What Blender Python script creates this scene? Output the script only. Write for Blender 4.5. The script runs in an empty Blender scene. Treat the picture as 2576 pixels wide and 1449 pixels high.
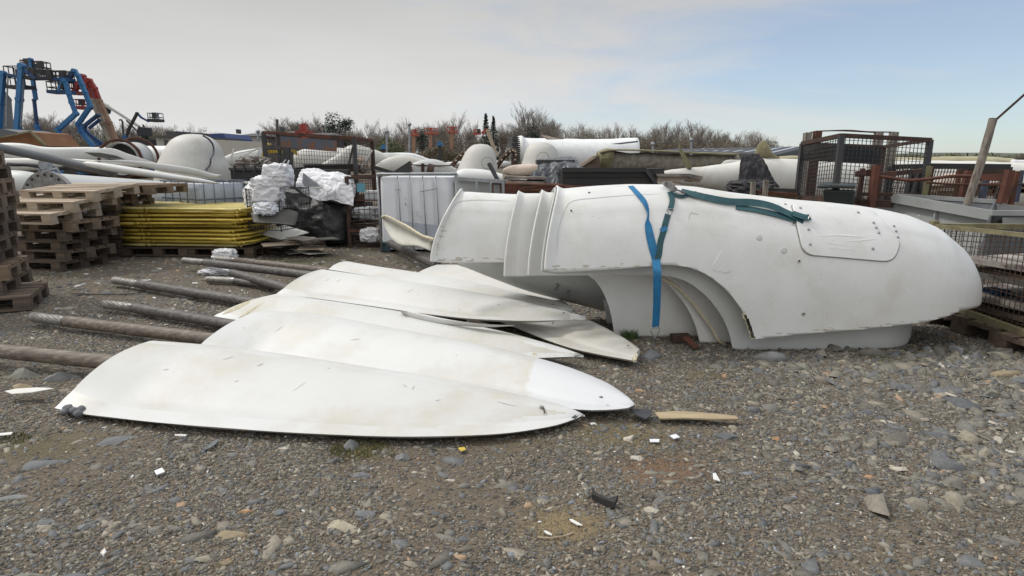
import bpy, math, random
import numpy as np
from math import radians, sin, cos, pi, sqrt
from mathutils import Vector, Matrix, noise
from mathutils.bvhtree import BVHTree
random.seed(7)
S = bpy.context.scene
COL = S.collection
# ------------------------------------------------------------------ camera
F, PITCH, H = 1500.0, radians(12.2), 1.5      # focal length in units of a 2576 wide picture
cp, sp = cos(PITCH), sin(PITCH)
cam = bpy.data.objects.new('camera', bpy.data.cameras.new('camera'))
COL.objects.link(cam)
cam.location = (0, 0, H)
cam.rotation_euler = (pi/2 - PITCH, 0, 0)
cam.data.sensor_width = 36
cam.data.lens = 36*F/2576
cam.data.clip_end = 3000
S.camera = cam
# ------------------------------------------------------------------ world and sun
SUN_EL, SUN_AZ = radians(48), radians(-72)     # azimuth measured from +Y, towards +X
w = bpy.data.worlds.new('World'); S.world = w; w.use_nodes = True
nt = w.node_tree; N = nt.nodes; Lk = nt.links; N.clear()
def nn(t, **k):
    n = N.new(t)
    for a, b in k.items(): setattr(n, a, b)
    return n
out = nn('ShaderNodeOutputWorld'); bg = nn('ShaderNodeBackground'); bg2 = nn('ShaderNodeBackground')
sky = nn('ShaderNodeTexSky', sky_type='NISHITA', sun_disc=False)
sky.sun_elevation = SUN_EL; sky.sun_rotation = SUN_AZ; sky.air_density = 1.0; sky.dust_density = 0.4; sky.ozone_density = 2.5
bg.inputs['Strength'].default_value = 0.118
vm = nn('ShaderNodeVectorMath', operation='MULTIPLY'); vm.inputs[1].default_value = (0.84, 0.99, 1.12)
Lk.new(sky.outputs[0], vm.inputs[0]); Lk.new(vm.outputs[0], bg.inputs['Color'])
tc = nn('ShaderNodeTexCoord'); sx = nn('ShaderNodeSeparateXYZ'); Lk.new(tc.outputs['Generated'], sx.inputs[0])
mp = nn('ShaderNodeMapping'); mp.inputs['Scale'].default_value = (1.5, 1.5, 8.0); mp.inputs['Rotation'].default_value = (0, 0.16, 0)
Lk.new(tc.outputs['Generated'], mp.inputs[0])
ns = nn('ShaderNodeTexNoise'); ns.inputs['Scale'].default_value = 1.6; ns.inputs['Detail'].default_value = 7; ns.inputs['Roughness'].default_value = 0.55
ns.inputs['Distortion'].default_value = 0.6
Lk.new(mp.outputs[0], ns.inputs['Vector'])
def mth(op, a, b=None, clamp=False):
    n = nn('ShaderNodeMath', operation=op); n.use_clamp = clamp
    for i, v in enumerate((a, b)):
        if v is None: continue
        if isinstance(v, (int, float)): n.inputs[i].default_value = v
        else: Lk.new(v, n.inputs[i])
    return n.outputs[0]
# cloud cover: solid on the left (west), breaking up into veils on the right, closed again overhead
az = mth('MULTIPLY', sx.outputs[0], -1.55)                    # + on the left
nz = mth('MULTIPLY', mth('SUBTRACT', ns.outputs[0], 0.5), 3.0)
zen = mth('MULTIPLY', mth('MAXIMUM', mth('SUBTRACT', sx.outputs[2], 0.30), 0.0), 1.5)
hz = mth('MULTIPLY', mth('SUBTRACT', 0.16, sx.outputs[2]), 0.5)
back = mth('MULTIPLY', mth('MAXIMUM', mth('MULTIPLY', sx.outputs[1], -1.0), 0.0), 0.8)
cov = mth('ADD', mth('ADD', mth('ADD', mth('ADD', mth('ADD', az, 0.86), nz), zen), hz), back, clamp=True)
cov2 = nn('ShaderNodeMapRange'); Lk.new(cov, cov2.inputs[0]); cov2.inputs[3].default_value = 0.40; cov2.inputs[4].default_value = 1.0
cr = nn('ShaderNodeValToRGB')                                 # cloud colour by elevation
Lk.new(sx.outputs[2], cr.inputs[0])
e = cr.color_ramp.elements
e[0].position = 0.0; e[0].color = (0.72, 0.722, 0.72, 1)
e[1].position = 0.12; e[1].color = (0.655, 0.652, 0.645, 1)
for p, c in ((0.26, (0.51, 0.508, 0.50, 1)), (0.42, (0.72, 0.72, 0.72, 1)), (0.9, (0.9, 0.9, 0.9, 1))):
    x_ = e.new(p); x_.color = c
Lk.new(cr.outputs[0], bg2.inputs['Color'])
ns2 = nn('ShaderNodeTexNoise'); ns2.inputs['Scale'].default_value = 2.2; ns2.inputs['Detail'].default_value = 4
Lk.new(mp.outputs[0], ns2.inputs['Vector'])
st = mth('ADD', mth('MULTIPLY', ns2.outputs[0], 0.16), 0.96)
zb = mth('MULTIPLY', mth('MAXIMUM', mth('SUBTRACT', sx.outputs[2], 0.35), 0.0), 0.7)
bk = mth('MULTIPLY', mth('MAXIMUM', mth('MULTIPLY', sx.outputs[1], -1.0), 0.0), 0.30)
Lk.new(mth('ADD', mth('ADD', st, zb), bk), bg2.inputs['Strength'])
mx = nn('ShaderNodeMixShader')
Lk.new(cov2.outputs[0], mx.inputs[0]); Lk.new(bg.outputs[0], mx.inputs[1]); Lk.new(bg2.outputs[0], mx.inputs[2])
Lk.new(mx.outputs[0], out.inputs[0])
sun = bpy.data.objects.new('sun', bpy.data.lights.new('sun', 'SUN')); COL.objects.link(sun)
sun.data.energy = 1.85; sun.data.angle = radians(10); sun.data.color = (1.0, 0.965, 0.91)
sd = Vector((sin(SUN_AZ)*cos(SUN_EL), cos(SUN_AZ)*cos(SUN_EL), sin(SUN_EL)))
sun.rotation_euler = sd.to_track_quat('Z', 'Y').to_euler()
sun.location = (0, 0, 30)
V = S.view_settings
V.view_transform = 'Standard'; V.look = 'None'; V.exposure = 0.06; V.gamma = 1.0; V.use_curve_mapping = False
# ------------------------------------------------------------------ pixel -> world (photo read at 2576 x 1449)
def ray(px, py):
    a = (px-1288.0)/F; b = (py-724.5)/F
    return Vector((a, cp - b*sp, -(sp + b*cp)))
def at(px, py, Y):
    d = ray(px, py); return Vector((0, 0, H)) + d*(Y/d.y)
def gz(px, py, z=0.0):
    d = ray(px, py); return Vector((0, 0, H)) + d*((H-z)/(-d.z))
def proj(v):
    d = Vector(v)-Vector((0, 0, H)); f_ = d.y*cp - d.z*sp; u_ = d.y*sp + d.z*cp
    return 1288+F*d.x/f_, 724.5-F*u_/f_
def lerp(a, b, t): return a + (b-a)*t
ORD = 'first second third fourth fifth sixth seventh eighth ninth tenth eleventh twelfth thirteenth fourteenth'.split()
# regions of the photograph I measured in
def R1(x, y): return (x*.25, 120.75+y*.25)
def R2(x, y): return (x*.25, 402.5+y*.25)
def R3(x, y): return (576.9+x*.25, 281.75+y*.25)
def R4(x, y): return (939.2+x*.25, 214.7+y*.25)
def R5(x, y): return (1408.8+x*.25, 268.3+y*.25)
def R6(x, y): return (1932+x*.25, 268.3+y*.25)
def T3(x, y): return (x/6.0, 134.2+y/6.0)
def S3(x, y): return (1502.7+x*.41667, 429.3+y*.41667)
def ZR(x, y): return (2213.7+x/3.0, 469.6+y/3.0)
# ------------------------------------------------------------------ materials
MATS = {}
def mat(name, c1, c2=None, rough=.6, metal=0.0, scale=4.0, stretch=(1, 1, 1), detail=6, lo=.35, hi=.65, bump=0.0, bscale=None,
        stain=None, st_scale=1.5, st_lo=.55, st_hi=.75, spec=.5, island=0.0, transm=0.0, speck=None, sp_scale=60, sp_lo=.68, wave=None):
    m = bpy.data.materials.new(name); m.use_nodes = True
    t = m.node_tree; n = t.nodes; l = t.links
    b = n['Principled BSDF']
    b.inputs['Roughness'].default_value = rough; b.inputs['Metallic'].default_value = metal
    b.inputs['Specular IOR Level'].default_value = spec
    if transm: b.inputs['Transmission Weight'].default_value = transm
    tcn = n.new('ShaderNodeTexCoord'); mpn = n.new('ShaderNodeMapping'); mpn.inputs['Scale'].default_value = stretch
    l.new(tcn.outputs['Object'], mpn.inputs[0])
    def noi(sc, det=6, rg=.6):
        q = n.new('ShaderNodeTexNoise'); q.inputs['Scale'].default_value = sc; q.inputs['Detail'].default_value = det; q.inputs['Roughness'].default_value = rg
        l.new(mpn.outputs[0], q.inputs['Vector']); return q.outputs[0]
    def ramp(src, a, c):
        q = n.new('ShaderNodeMapRange'); q.inputs[1].default_value = a; q.inputs[2].default_value = c
        l.new(src, q.inputs[0]); return q.outputs[0]
    def mix(fac, a, c):
        q = n.new('ShaderNodeMix'); q.data_type = 'RGBA'
        l.new(fac, q.inputs[0])
        for i, v in ((6, a), (7, c)):
            if isinstance(v, tuple): q.inputs[i].default_value = (*v[:3], 1)
            else: l.new(v, q.inputs[i])
        return q.outputs[2]
    col = c1
    if c2 is not None: col = mix(ramp(noi(scale, detail), lo, hi), c1, c2)
    if stain: col = mix(ramp(noi(st_scale, 8, .7), st_lo, st_hi), col, stain)
    if speck: col = mix(ramp(noi(sp_scale, 3, .5), sp_lo, sp_lo+.04), col, speck)
    if island:
        g = n.new('ShaderNodeNewGeometry'); hs = n.new('ShaderNodeHueSaturation')
        r = n.new('ShaderNodeMapRange'); r.inputs[3].default_value = 1-island; r.inputs[4].default_value = 1+island
        l.new(g.outputs['Random Per Island'], r.inputs[0]); l.new(r.outputs[0], hs.inputs['Value'])
        if isinstance(col, tuple): hs.inputs['Color'].default_value = (*col[:3], 1)
        else: l.new(col, hs.inputs['Color'])
        col = hs.outputs[0]
    if isinstance(col, tuple): b.inputs['Base Color'].default_value = (*col[:3], 1)
    else: l.new(col, b.inputs['Base Color'])
    if bump or wave:
        bn = n.new('ShaderNodeBump'); bn.inputs['Strength'].default_value = 1.0
        if wave:
            wv = n.new('ShaderNodeTexWave'); wv.inputs['Scale'].default_value = wave[0]; wv.bands_direction = 'DIAGONAL'
            wm = n.new('ShaderNodeMapping'); wm.inputs['Rotation'].default_value = (0, 0, wave[2]); l.new(tcn.outputs['Object'], wm.inputs[0]); l.new(wm.outputs[0], wv.inputs[0])
            bn.inputs['Distance'].default_value = wave[1]; l.new(wv.outputs[1], bn.inputs['Height'])
        else:
            bn.inputs['Distance'].default_value = bump; l.new(noi(bscale or scale*3, 8, .65), bn.inputs['Height'])
        l.new(bn.outputs[0], b.inputs['Normal'])
    MATS[name] = m
    return m
# ------------------------------------------------------------------ mesh builder
def worldloc(o):
    p = Vector((0, 0, 0))
    while o is not None: p += o.location; o = o.parent
    return p
def tag(o, label=None, cat=None, group=None, kind=None):
    for k, v in (('label', label), ('category', cat), ('group', group), ('kind', kind)):
        if v: o[k] = v
    return o
def thing(name, label, cat, loc=(0, 0, 0), group=None):
    o = bpy.data.objects.new(name, None); COL.objects.link(o); o.location = loc; o.empty_display_size = .1
    return tag(o, label, cat, group)
class MB:
    def __init__(s): s.v = []; s.f = []; s.m = []; s.mi = 0; s.sharp = False
    def add(s, vs, fs):
        k = len(s.v); s.v += [Vector(v) for v in vs]
        for f in fs: s.f.append([i+k for i in f]); s.m.append(s.mi)
        return s
    def box(s, c, size, R=None):
        c = Vector(c); hx, hy, hz_ = [q/2 for q in size]
        vs = [Vector((x, y, z)) for x in (-hx, hx) for y in (-hy, hy) for z in (-hz_, hz_)]
        if R is not None: vs = [R @ v for v in vs]
        return s.add([c+v for v in vs], [(0, 1, 3, 2), (4, 6, 7, 5), (0, 4, 5, 1), (2, 3, 7, 6), (0, 2, 6, 4), (1, 5, 7, 3)])
    def beam(s, a, b, w_, h_=None, up=None):
        a = Vector(a); b = Vector(b); h_ = h_ or w_; d = (b-a)
        if d.length < 1e-6: return s
        d.normalize(); up = Vector(up) if up else (Vector((0, 0, 1)) if abs(d.z) < .9 else Vector((0, 1, 0)))
        x = d.cross(up).normalized()*w_/2; y = x.cross(d).normalized()*h_/2
        vs = [a-x-y, a+x-y, a+x+y, a-x+y, b-x-y, b+x-y, b+x+y, b-x+y]
        return s.add(vs, [(0, 3, 2, 1), (4, 5, 6, 7), (0, 1, 5, 4), (1, 2, 6, 5), (2, 3, 7, 6), (3, 0, 4, 7)])
    def tube(s, pts, r, n=8, cap=True):
        pts = [Vector(p) for p in pts]; k = len(pts)
        rs = r if isinstance(r, (list, tuple)) else [r]*k
        vs = []; fs = []; pu = None
        for i, p in enumerate(pts):
            d = (pts[min(i+1, k-1)] - pts[max(i-1, 0)])
            d = d.normalized() if d.length > 1e-9 else Vector((0, 0, 1))
            if pu is None: pu = Vector((0, 0, 1)) if abs(d.z) < .9 else Vector((1, 0, 0))
            x = d.cross(pu).normalized(); y = x.cross(d).normalized(); pu = y
            for j in range(n):
                a = 2*pi*j/n; vs.append(p + (x*cos(a)+y*sin(a))*rs[i])
        for i in range(k-1):
            for j in range(n):
                fs.append((i*n+j, i*n+(j+1) % n, (i+1)*n+(j+1) % n, (i+1)*n+j))
        if cap: fs.append(tuple(range(n))[::-1]); fs.append(tuple(range((k-1)*n, k*n)))
        return s.add(vs, fs)
    def grid(s, P, wrap=False, capends=False):
        a = len(P); b = len(P[0]); vs = [p for r in P for p in r]; fs = []
        for i in range(a-1):
            for j in range(b if wrap else b-1):
                fs.append((i*b+j, i*b+(j+1) % b, (i+1)*b+(j+1) % b, (i+1)*b+j))
        if capends: fs.append(tuple(range(b))[::-1]); fs.append(tuple(range((a-1)*b, a*b)))
        return s.add(vs, fs)
    def prism(s, pts, off):
        n = len(pts); off = Vector(off); vs = [Vector(p) for p in pts] + [Vector(p)+off for p in pts]
        fs = [tuple(range(n)), tuple(range(2*n-1, n-1, -1))] + [(i, i+n, (i+1) % n+n, (i+1) % n) for i in range(n)]
        return s.add(vs, fs)
    def meshpanel(s, a, b, c, d, nu, nv, w_):
        a, b, c, d = map(Vector, (a, b, c, d))
        for i in range(nu+1):
            t = i/nu; s.beam(lerp(a, b, t), lerp(d, c, t), w_)
        for j in range(nv+1):
            t = j/nv; s.beam(lerp(a, d, t), lerp(b, c, t), w_)
        return s
    def ellipsoid(s, c, r, nu=16, nv=10, fn=None, R=None):
        c = Vector(c); P = []
        for i in range(nv+1):
            th = pi*i/nv; row = []
            for j in range(nu):
                ph = 2*pi*j/nu
                v = Vector((sin(th)*cos(ph)*r[0], sin(th)*sin(ph)*r[1], cos(th)*r[2]))
                if fn: v = fn(v)
                if R is not None: v = R @ v
                row.append(c+v)
            P.append(row)
        return s.grid(P, wrap=True)
    def build(s, name, m, parent=None, label=None, cat=None, group=None, kind=None, smooth=False, loc=None, solid=0, bevel=0, subsurf=0, angle=None):
        me = bpy.data.meshes.new(name)
        if parent is not None: off = worldloc(parent)
        elif loc is not None: off = Vector(loc)
        else:
            xs = [v.x for v in s.v]; ys = [v.y for v in s.v]; zs = [v.z for v in s.v]
            off = Vector(((min(xs)+max(xs))/2, (min(ys)+max(ys))/2, min(zs)))
        me.from_pydata([v-off for v in s.v], [], s.f)
        ms = m if isinstance(m, (list, tuple)) else [m]
        for q in ms: me.materials.append(MATS[q])
        if len(ms) > 1: me.polygons.foreach_set('material_index', s.m)
        if smooth: me.polygons.foreach_set('use_smooth', [True]*len(me.polygons))
        me.update()
        o = bpy.data.objects.new(name, me); COL.objects.link(o)
        if parent is not None: o.parent = parent
        else: o.location = off
        if smooth and angle:
            try: me.set_sharp_from_angle(angle=radians(angle))
            except Exception: pass
        if solid:
            k = o.modifiers.new('solid', 'SOLIDIFY'); k.thickness = abs(solid); k.offset = 1 if solid > 0 else -1
        if bevel:
            k = o.modifiers.new('bevel', 'BEVEL'); k.width = bevel; k.segments = 2; k.limit_method = 'ANGLE'
        if subsurf:
            k = o.modifiers.new('sub', 'SUBSURF'); k.levels = subsurf; k.render_levels = subsurf
        return tag(o, label, cat, group, kind)
def dup(root, loc, rot=None, label=None, group=None):
    r = root.copy(); COL.objects.link(r); r.location = loc
    if rot is not None: r.rotation_euler = rot
    if label: r['label'] = label
    if group: r['group'] = group
    for ch in list(root.children):
        c = ch.copy(); COL.objects.link(c); c.parent = r
        for g in ch.children:
            d = g.copy(); COL.objects.link(d); d.parent = c
    return r
def spline(pts, n):
    """Catmull-Rom through points (tuples or vectors), n samples, even in arc length"""
    P = [Vector(p) for p in pts]
    if len(P) == 2: return [lerp(P[0], P[1], i/(n-1)) for i in range(n)]
    Q = [P[0]*2-P[1]] + P + [P[-1]*2-P[-2]]
    o = []
    for i in range(1, len(Q)-2):
        a, b, c, d = Q[i-1:i+3]
        for k in range(12):
            t = k/12
            o.append(.5*((2*b)+(c-a)*t+(2*a-5*b+4*c-d)*t*t+(3*b-a-3*c+d)*t**3))
    o.append(P[-1])
    L = [0]
    for i in range(1, len(o)): L.append(L[-1]+(o[i]-o[i-1]).length)
    r = []; j = 0
    for i in range(n):
        s_ = L[-1]*i/(n-1)
        while j < len(L)-2 and L[j+1] < s_: j += 1
        t = (s_-L[j])/max(1e-9, L[j+1]-L[j]); r.append(lerp(o[j], o[j+1], min(1, t)))
    return r
def pod(mb, pairs, Y, depth=.5, n=16, st=None, rough_=0.0):
    """closed rounded body: each pair of picture points is one section, Y its distance (number or per pair)"""
    k = len(pairs); st = st or max(k, 18)
    Ys = Y if isinstance(Y, (list, tuple)) else [Y]*k
    A = spline([at(p[0][0], p[0][1], y) for p, y in zip(pairs, Ys)], st)
    B = spline([at(p[1][0], p[1][1], y) for p, y in zip(pairs, Ys)], st)
    P = []
    for a, b in zip(A, B):
        c = (a+b)/2; r = (a-b)/2; d = Vector((0, 1, 0))*r.length*2*depth if depth < 3 else Vector((0, depth-3, 0))
        row = []
        for j in range(n):
            q = 2*pi*j/n
            p = c + r*cos(q) - d*sin(q)
            if rough_: p += noise.noise_vector(p*3)*rough_
            row.append(p)
        P.append(row)
    mb.grid(P, wrap=True, capends=True)
    return mb
def plate(mb, px, Y, th=.02):
    """flat board from picture points; Y number or one per point"""
    Ys = Y if isinstance(Y, (list, tuple)) else [Y]*len(px)
    pts = [at(p[0], p[1], y) for p, y in zip(px, Ys)]
    n = (pts[1]-pts[0]).cross(pts[-1]-pts[0]).normalized()
    if n.y < 0: n = -n
    return mb.prism(pts, n*th)
# ================================================================== materials
mat('shell_white', (.68, .685, .675), (.61, .61, .59), rough=.55, scale=2.2, bump=.0015, bscale=150, stain=(.53, .51, .44), st_scale=2.6, st_lo=.52, st_hi=.80, speck=(.42, .40, .36), sp_scale=45, sp_lo=.72)
mat('shell_inner', (.56, .55, .50), (.47, .46, .41), rough=.65, scale=3, bump=.001, bscale=120, stain=(.36, .33, .26), st_scale=2.5, st_lo=.55, st_hi=.8)
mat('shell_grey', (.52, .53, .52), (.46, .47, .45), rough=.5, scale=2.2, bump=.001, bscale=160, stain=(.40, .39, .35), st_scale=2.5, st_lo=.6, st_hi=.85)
mat('blade_white', (.60, .605, .595), (.54, .54, .52), rough=.45, scale=1.6, bump=.0008, bscale=200, stain=(.50, .475, .41), st_scale=1.6, st_lo=.50, st_hi=.74, speck=(.38, .35, .32), sp_scale=22, sp_lo=.735)
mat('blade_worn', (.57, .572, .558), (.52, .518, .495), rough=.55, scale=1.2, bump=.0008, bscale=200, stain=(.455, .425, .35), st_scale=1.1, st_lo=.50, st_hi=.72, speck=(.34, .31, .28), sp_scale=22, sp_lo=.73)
mat('dome_cream', (.52, .51, .475), (.43, .42, .385), rough=.6, scale=1.4, bump=.002, bscale=60, stain=(.36, .33, .27), st_scale=1.6, st_lo=.52, st_hi=.78)
mat('blade_cream', (.58, .575, .54), (.51, .495, .45), rough=.5, scale=2, bump=.0008, bscale=200, stain=(.47, .44, .36), st_scale=2.0, st_lo=.52, st_hi=.8, speck=(.35, .32, .28), sp_scale=22, sp_lo=.74)
mat('paint_patch', (.78, .79, .79), (.70, .71, .71), rough=.5, scale=8, bump=.001, bscale=60, speck=(.45, .45, .44), sp_scale=60, sp_lo=.66)
mat('fibre_edge', (.45, .40, .26), (.58, .54, .42), rough=.9, scale=30, bump=.004, bscale=60)
mat('pole_grey', (.055, .050, .048), (.16, .145, .13), rough=.6, scale=5, stretch=(1.2, 8, 8), lo=.42, hi=.72, bump=.002, bscale=14, stain=(.28, .25, .21), st_scale=4, st_lo=.62, st_hi=.82)
mat('pole_brown', (.075, .057, .043), (.185, .155, .125), rough=.65, scale=5, stretch=(1.2, 9, 9), lo=.35, hi=.65, bump=.002, bscale=14, stain=(.35, .30, .24), st_scale=5, st_lo=.58, st_hi=.75)
mat('sleeve_metal', (.30, .29, .27), (.15, .14, .125), rough=.5, metal=.45, scale=18)
mat('steel', (.30, .30, .30), (.16, .15, .14), rough=.35, metal=.8, scale=12)
mat('wood_pallet', (.24, .17, .11), (.15, .105, .068), rough=.85, scale=3, stretch=(1, 9, 9), bump=.002, bscale=9, stain=(.11, .085, .062), st_scale=1.4, st_lo=.45, st_hi=.7)
mat('wood_grey', (.15, .108, .075), (.085, .06, .043), rough=.9, scale=3, stretch=(1, 9, 9), bump=.002, bscale=9, stain=(.06, .05, .04), st_scale=1.6, st_lo=.48, st_hi=.7)
mat('wood_light', (.44, .36, .27), (.33, .26, .185), rough=.8, scale=3, stretch=(1, 9, 9), bump=.002, bscale=9, stain=(.26, .18, .12), st_scale=3, st_lo=.55, st_hi=.75)
mat('wood_plank', (.43, .35, .22), (.30, .235, .145), rough=.85, scale=4, stretch=(1, 12, 12), bump=.003, bscale=9)
mat('yellow', (.58, .44, .07), (.44, .31, .045), rough=.5, scale=5, stain=(.22, .14, .03), st_scale=4, st_lo=.55, st_hi=.8)
mat('yellow_pale', (.62, .54, .23), (.52, .42, .11), rough=.55, scale=9, stain=(.35, .26, .08), st_scale=6, st_lo=.6, st_hi=.8)
mat('strap_blue', (.008, .165, .35), (.012, .12, .26), rough=.6, scale=20, bump=.0006, bscale=250, stain=(.10, .20, .26), st_scale=8, st_lo=.6, st_hi=.8)
mat('strap_teal', (.010, .055, .068), (.016, .08, .09), rough=.6, scale=14, bump=.0006, bscale=250, stain=(.10, .15, .15), st_scale=8, st_lo=.62, st_hi=.8)
mat('rust', (.115, .042, .02), (.05, .022, .014), rough=.85, scale=6, bump=.003, bscale=40, stain=(.02, .016, .014), st_scale=3, st_lo=.5, st_hi=.7)
mat('rust_red', (.125, .043, .026), (.07, .026, .018), rough=.8, scale=6, bump=.002, bscale=40, stain=(.25, .15, .10), st_scale=5, st_lo=.62, st_hi=.8)
mat('rust_dark', (.035, .022, .017), (.075, .036, .022), rough=.8, scale=7, bump=.002, bscale=40)
mat('rust_sheet', (.075, .085, .11), (.06, .066, .085), rough=.7, scale=5, stain=(.15, .062, .03), st_scale=4, st_lo=.5, st_hi=.6)
mat('dark_steel', (.022, .023, .027), (.045, .043, .042), rough=.55, scale=5)
mat('black_paint', (.018, .017, .017), (.028, .026, .025), rough=.5, scale=3, spec=.4)
mat('galv', (.33, .35, .37), (.24, .25, .26), rough=.45, metal=.4, scale=8)
mat('grey_paint', (.33, .345, .34), (.27, .28, .275), rough=.5, scale=2.5, stain=(.20, .20, .19), st_scale=3, st_lo=.55, st_hi=.8, speck=(.60, .60, .58), sp_scale=7, sp_lo=.73)
mat('grey_dark', (.105, .115, .125), (.08, .087, .095), rough=.5, scale=2.5)
mat('hdpe', (.74, .76, .78), (.66, .68, .71), rough=.35, scale=1.6, stain=(.45, .46, .46), st_scale=3, st_lo=.6, st_hi=.85)
mat('cage_steel', (.10, .115, .145), (.15, .165, .19), rough=.45, metal=.3, scale=6)
mat('hdpe_grey', (.50, .54, .60), (.38, .42, .48), rough=.35, scale=1.6)
mat('bag_white', (.72, .72, .73), (.62, .61, .63), rough=.7, scale=3, bump=.012, bscale=7)
mat('post_blue', (.03, .04, .075), (.05, .055, .07), rough=.6, scale=5)
mat('seam', (.20, .20, .19), (.27, .27, .255), rough=.8, scale=20)  # dark grey of the painted shadow gap round the hatch
mat('grime', (.36, .31, .24), (.46, .42, .35), rough=.8, scale=14)
mat('wrap_black', (.010, .010, .011), (.024, .023, .022), rough=.5, scale=3, stretch=(1.5, 1.5, 16), bump=.003, bscale=5)
mat('board_dark', (.085, .082, .072), (.055, .054, .048), rough=.7, scale=4)
mat('board_white', (.66, .655, .62), (.58, .57, .52), rough=.6, scale=3, stain=(.48, .38, .25), st_scale=2, st_lo=.6, st_hi=.85)
mat('debris', (.34, .31, .27), (.12, .10, .09), rough=.85, scale=6)
mat('concrete', (.42, .40, .36), (.33, .31, .28), rough=.9, scale=.7, stretch=(1, 1, .4), stain=(.20, .19, .17), st_scale=.9, st_lo=.6, st_hi=.8)
mat('blue_paint', (.035, .16, .33), (.025, .115, .26), rough=.5, scale=1)
mat('blue_dark', (.014, .06, .16), (.012, .04, .10), rough=.5, scale=1)
mat('red_paint', (.30, .028, .018), (.22, .02, .014), rough=.5, scale=1)
mat('orange_red', (.36, .065, .038), (.26, .06, .045), rough=.6, scale=1)
mat('boom_rust', (.33, .22, .15), (.24, .12, .07), rough=.7, scale=.9)
mat('boom_cream', (.44, .40, .32), (.30, .22, .15), rough=.7, scale=.9)
mat('machine_dark', (.026, .027, .031), (.042, .038, .035), rough=.6, scale=1)
mat('rubber', (.02, .02, .02), (.035, .033, .03), rough=.8, scale=8)
mat('orange_brown', (.21, .095, .035), (.15, .06, .025), rough=.8, scale=1.6, stain=(.30, .20, .11), st_scale=2, st_lo=.6, st_hi=.8)
mat('barn', (.028, .030, .036), (.035, .037, .043), rough=.7, scale=.2)
mat('rooflight', (.36, .38, .42), (.30, .32, .36), rough=.4, scale=.2)
mat('blue_roof', (.03, .06, .18), (.03, .05, .15), rough=.6, scale=.5)
mat('slate_roof', (.06, .06, .065), (.09, .085, .08), rough=.8, scale=.4)
mat('render_wall', (.40, .39, .36), (.33, .32, .30), rough=.8, scale=.3)
mat('insulation', (.27, .245, .14), (.17, .15, .085), rough=.95, scale=5, bump=.03, bscale=8, stain=(.38, .35, .25), st_scale=4, st_lo=.55, st_hi=.7)
mat('fluff', (.36, .33, .28), (.22, .20, .165), rough=1, scale=12, stretch=(1, 1, .6), bump=.04, bscale=22)
mat('foam_pink', (.60, .50, .42), (.48, .40, .33), rough=.9, scale=9, bump=.01, bscale=15)
mat('tarp_grey', (.085, .095, .105), (.055, .06, .068), rough=.38, scale=4, bump=.01, bscale=10)
mat('cloth_black', (.028, .026, .029), (.045, .042, .046), rough=.85, scale=4, bump=.006, bscale=14)
mat('bin_green', (.020, .028, .028), (.03, .038, .036), rough=.45, scale=4)
mat('lichen', (.22, .205, .11), (.13, .105, .06), rough=.85, scale=6, bump=.002, bscale=30)
mat('post_wood', (.28, .25, .21), (.12, .10, .085), rough=.9, scale=4, stretch=(8, 8, 1.5), bump=.003, bscale=12, stain=(.07, .05, .04), st_scale=4, st_lo=.55, st_hi=.7)
mat('bark', (.12, .10, .085), (.08, .07, .06), rough=.9, scale=1)
mat('twig', (.26, .225, .195), (.19, .16, .14), rough=.9, scale=.5)
mat('bud_green', (.13, .15, .06), (.10, .105, .045), rough=.8, scale=.5)
mat('conifer', (.018, .032, .022), (.03, .048, .03), rough=.85, scale=.6)
mat('shrub', (.11, .125, .05), (.085, .09, .045), rough=.85, scale=.5)
mat('brown_scrub', (.165, .13, .095), (.12, .105, .07), rough=.9, scale=.5)
mat('far_field', (.075, .085, .06), (.10, .10, .075), rough=.95, scale=.02)
mat('moss', (.12, .13, .035), (.10, .085, .035), rough=.95, scale=20)
mat('weed', (.05, .10, .02), (.08, .12, .03), rough=.7, scale=10)
mat('tag_blue', (.10, .30, .38), (.09, .26, .33), rough=.6, scale=4)
mat('teal_pallet', (.035, .085, .11), (.05, .08, .095), rough=.7, scale=4)
mat('ink', (.10, .10, .12), rough=.6)
mat('slate_dark', (.035, .038, .045), (.05, .052, .06), rough=.5, scale=9)
mat('cover_beige', (.42, .39, .25), (.34, .31, .20), rough=.85, scale=3, stretch=(1, 1, 3), bump=.01, bscale=8)
for nm, a, b in (('rock_grey', (.20, .205, .20), (.115, .12, .12)), ('rock_tan', (.36, .32, .235), (.25, .22, .16)), ('rock_orange', (.42, .25, .13), (.30, .19, .11)),
                 ('rock_slate', (.15, .155, .16), (.10, .103, .107)), ('rock_green', (.20, .20, .165), (.13, .132, .11)), ('rock_ochre', (.30, .24, .15), (.19, .155, .105)), ('rock_pale', (.52, .47, .38), (.40, .36, .29))):
    mat(nm, a, b, rough=.85, scale=9, lo=.4, hi=.6, bump=.008, bscale=22, stain=(.33, .32, .28), st_scale=16, st_lo=.60, st_hi=.66)
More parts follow.
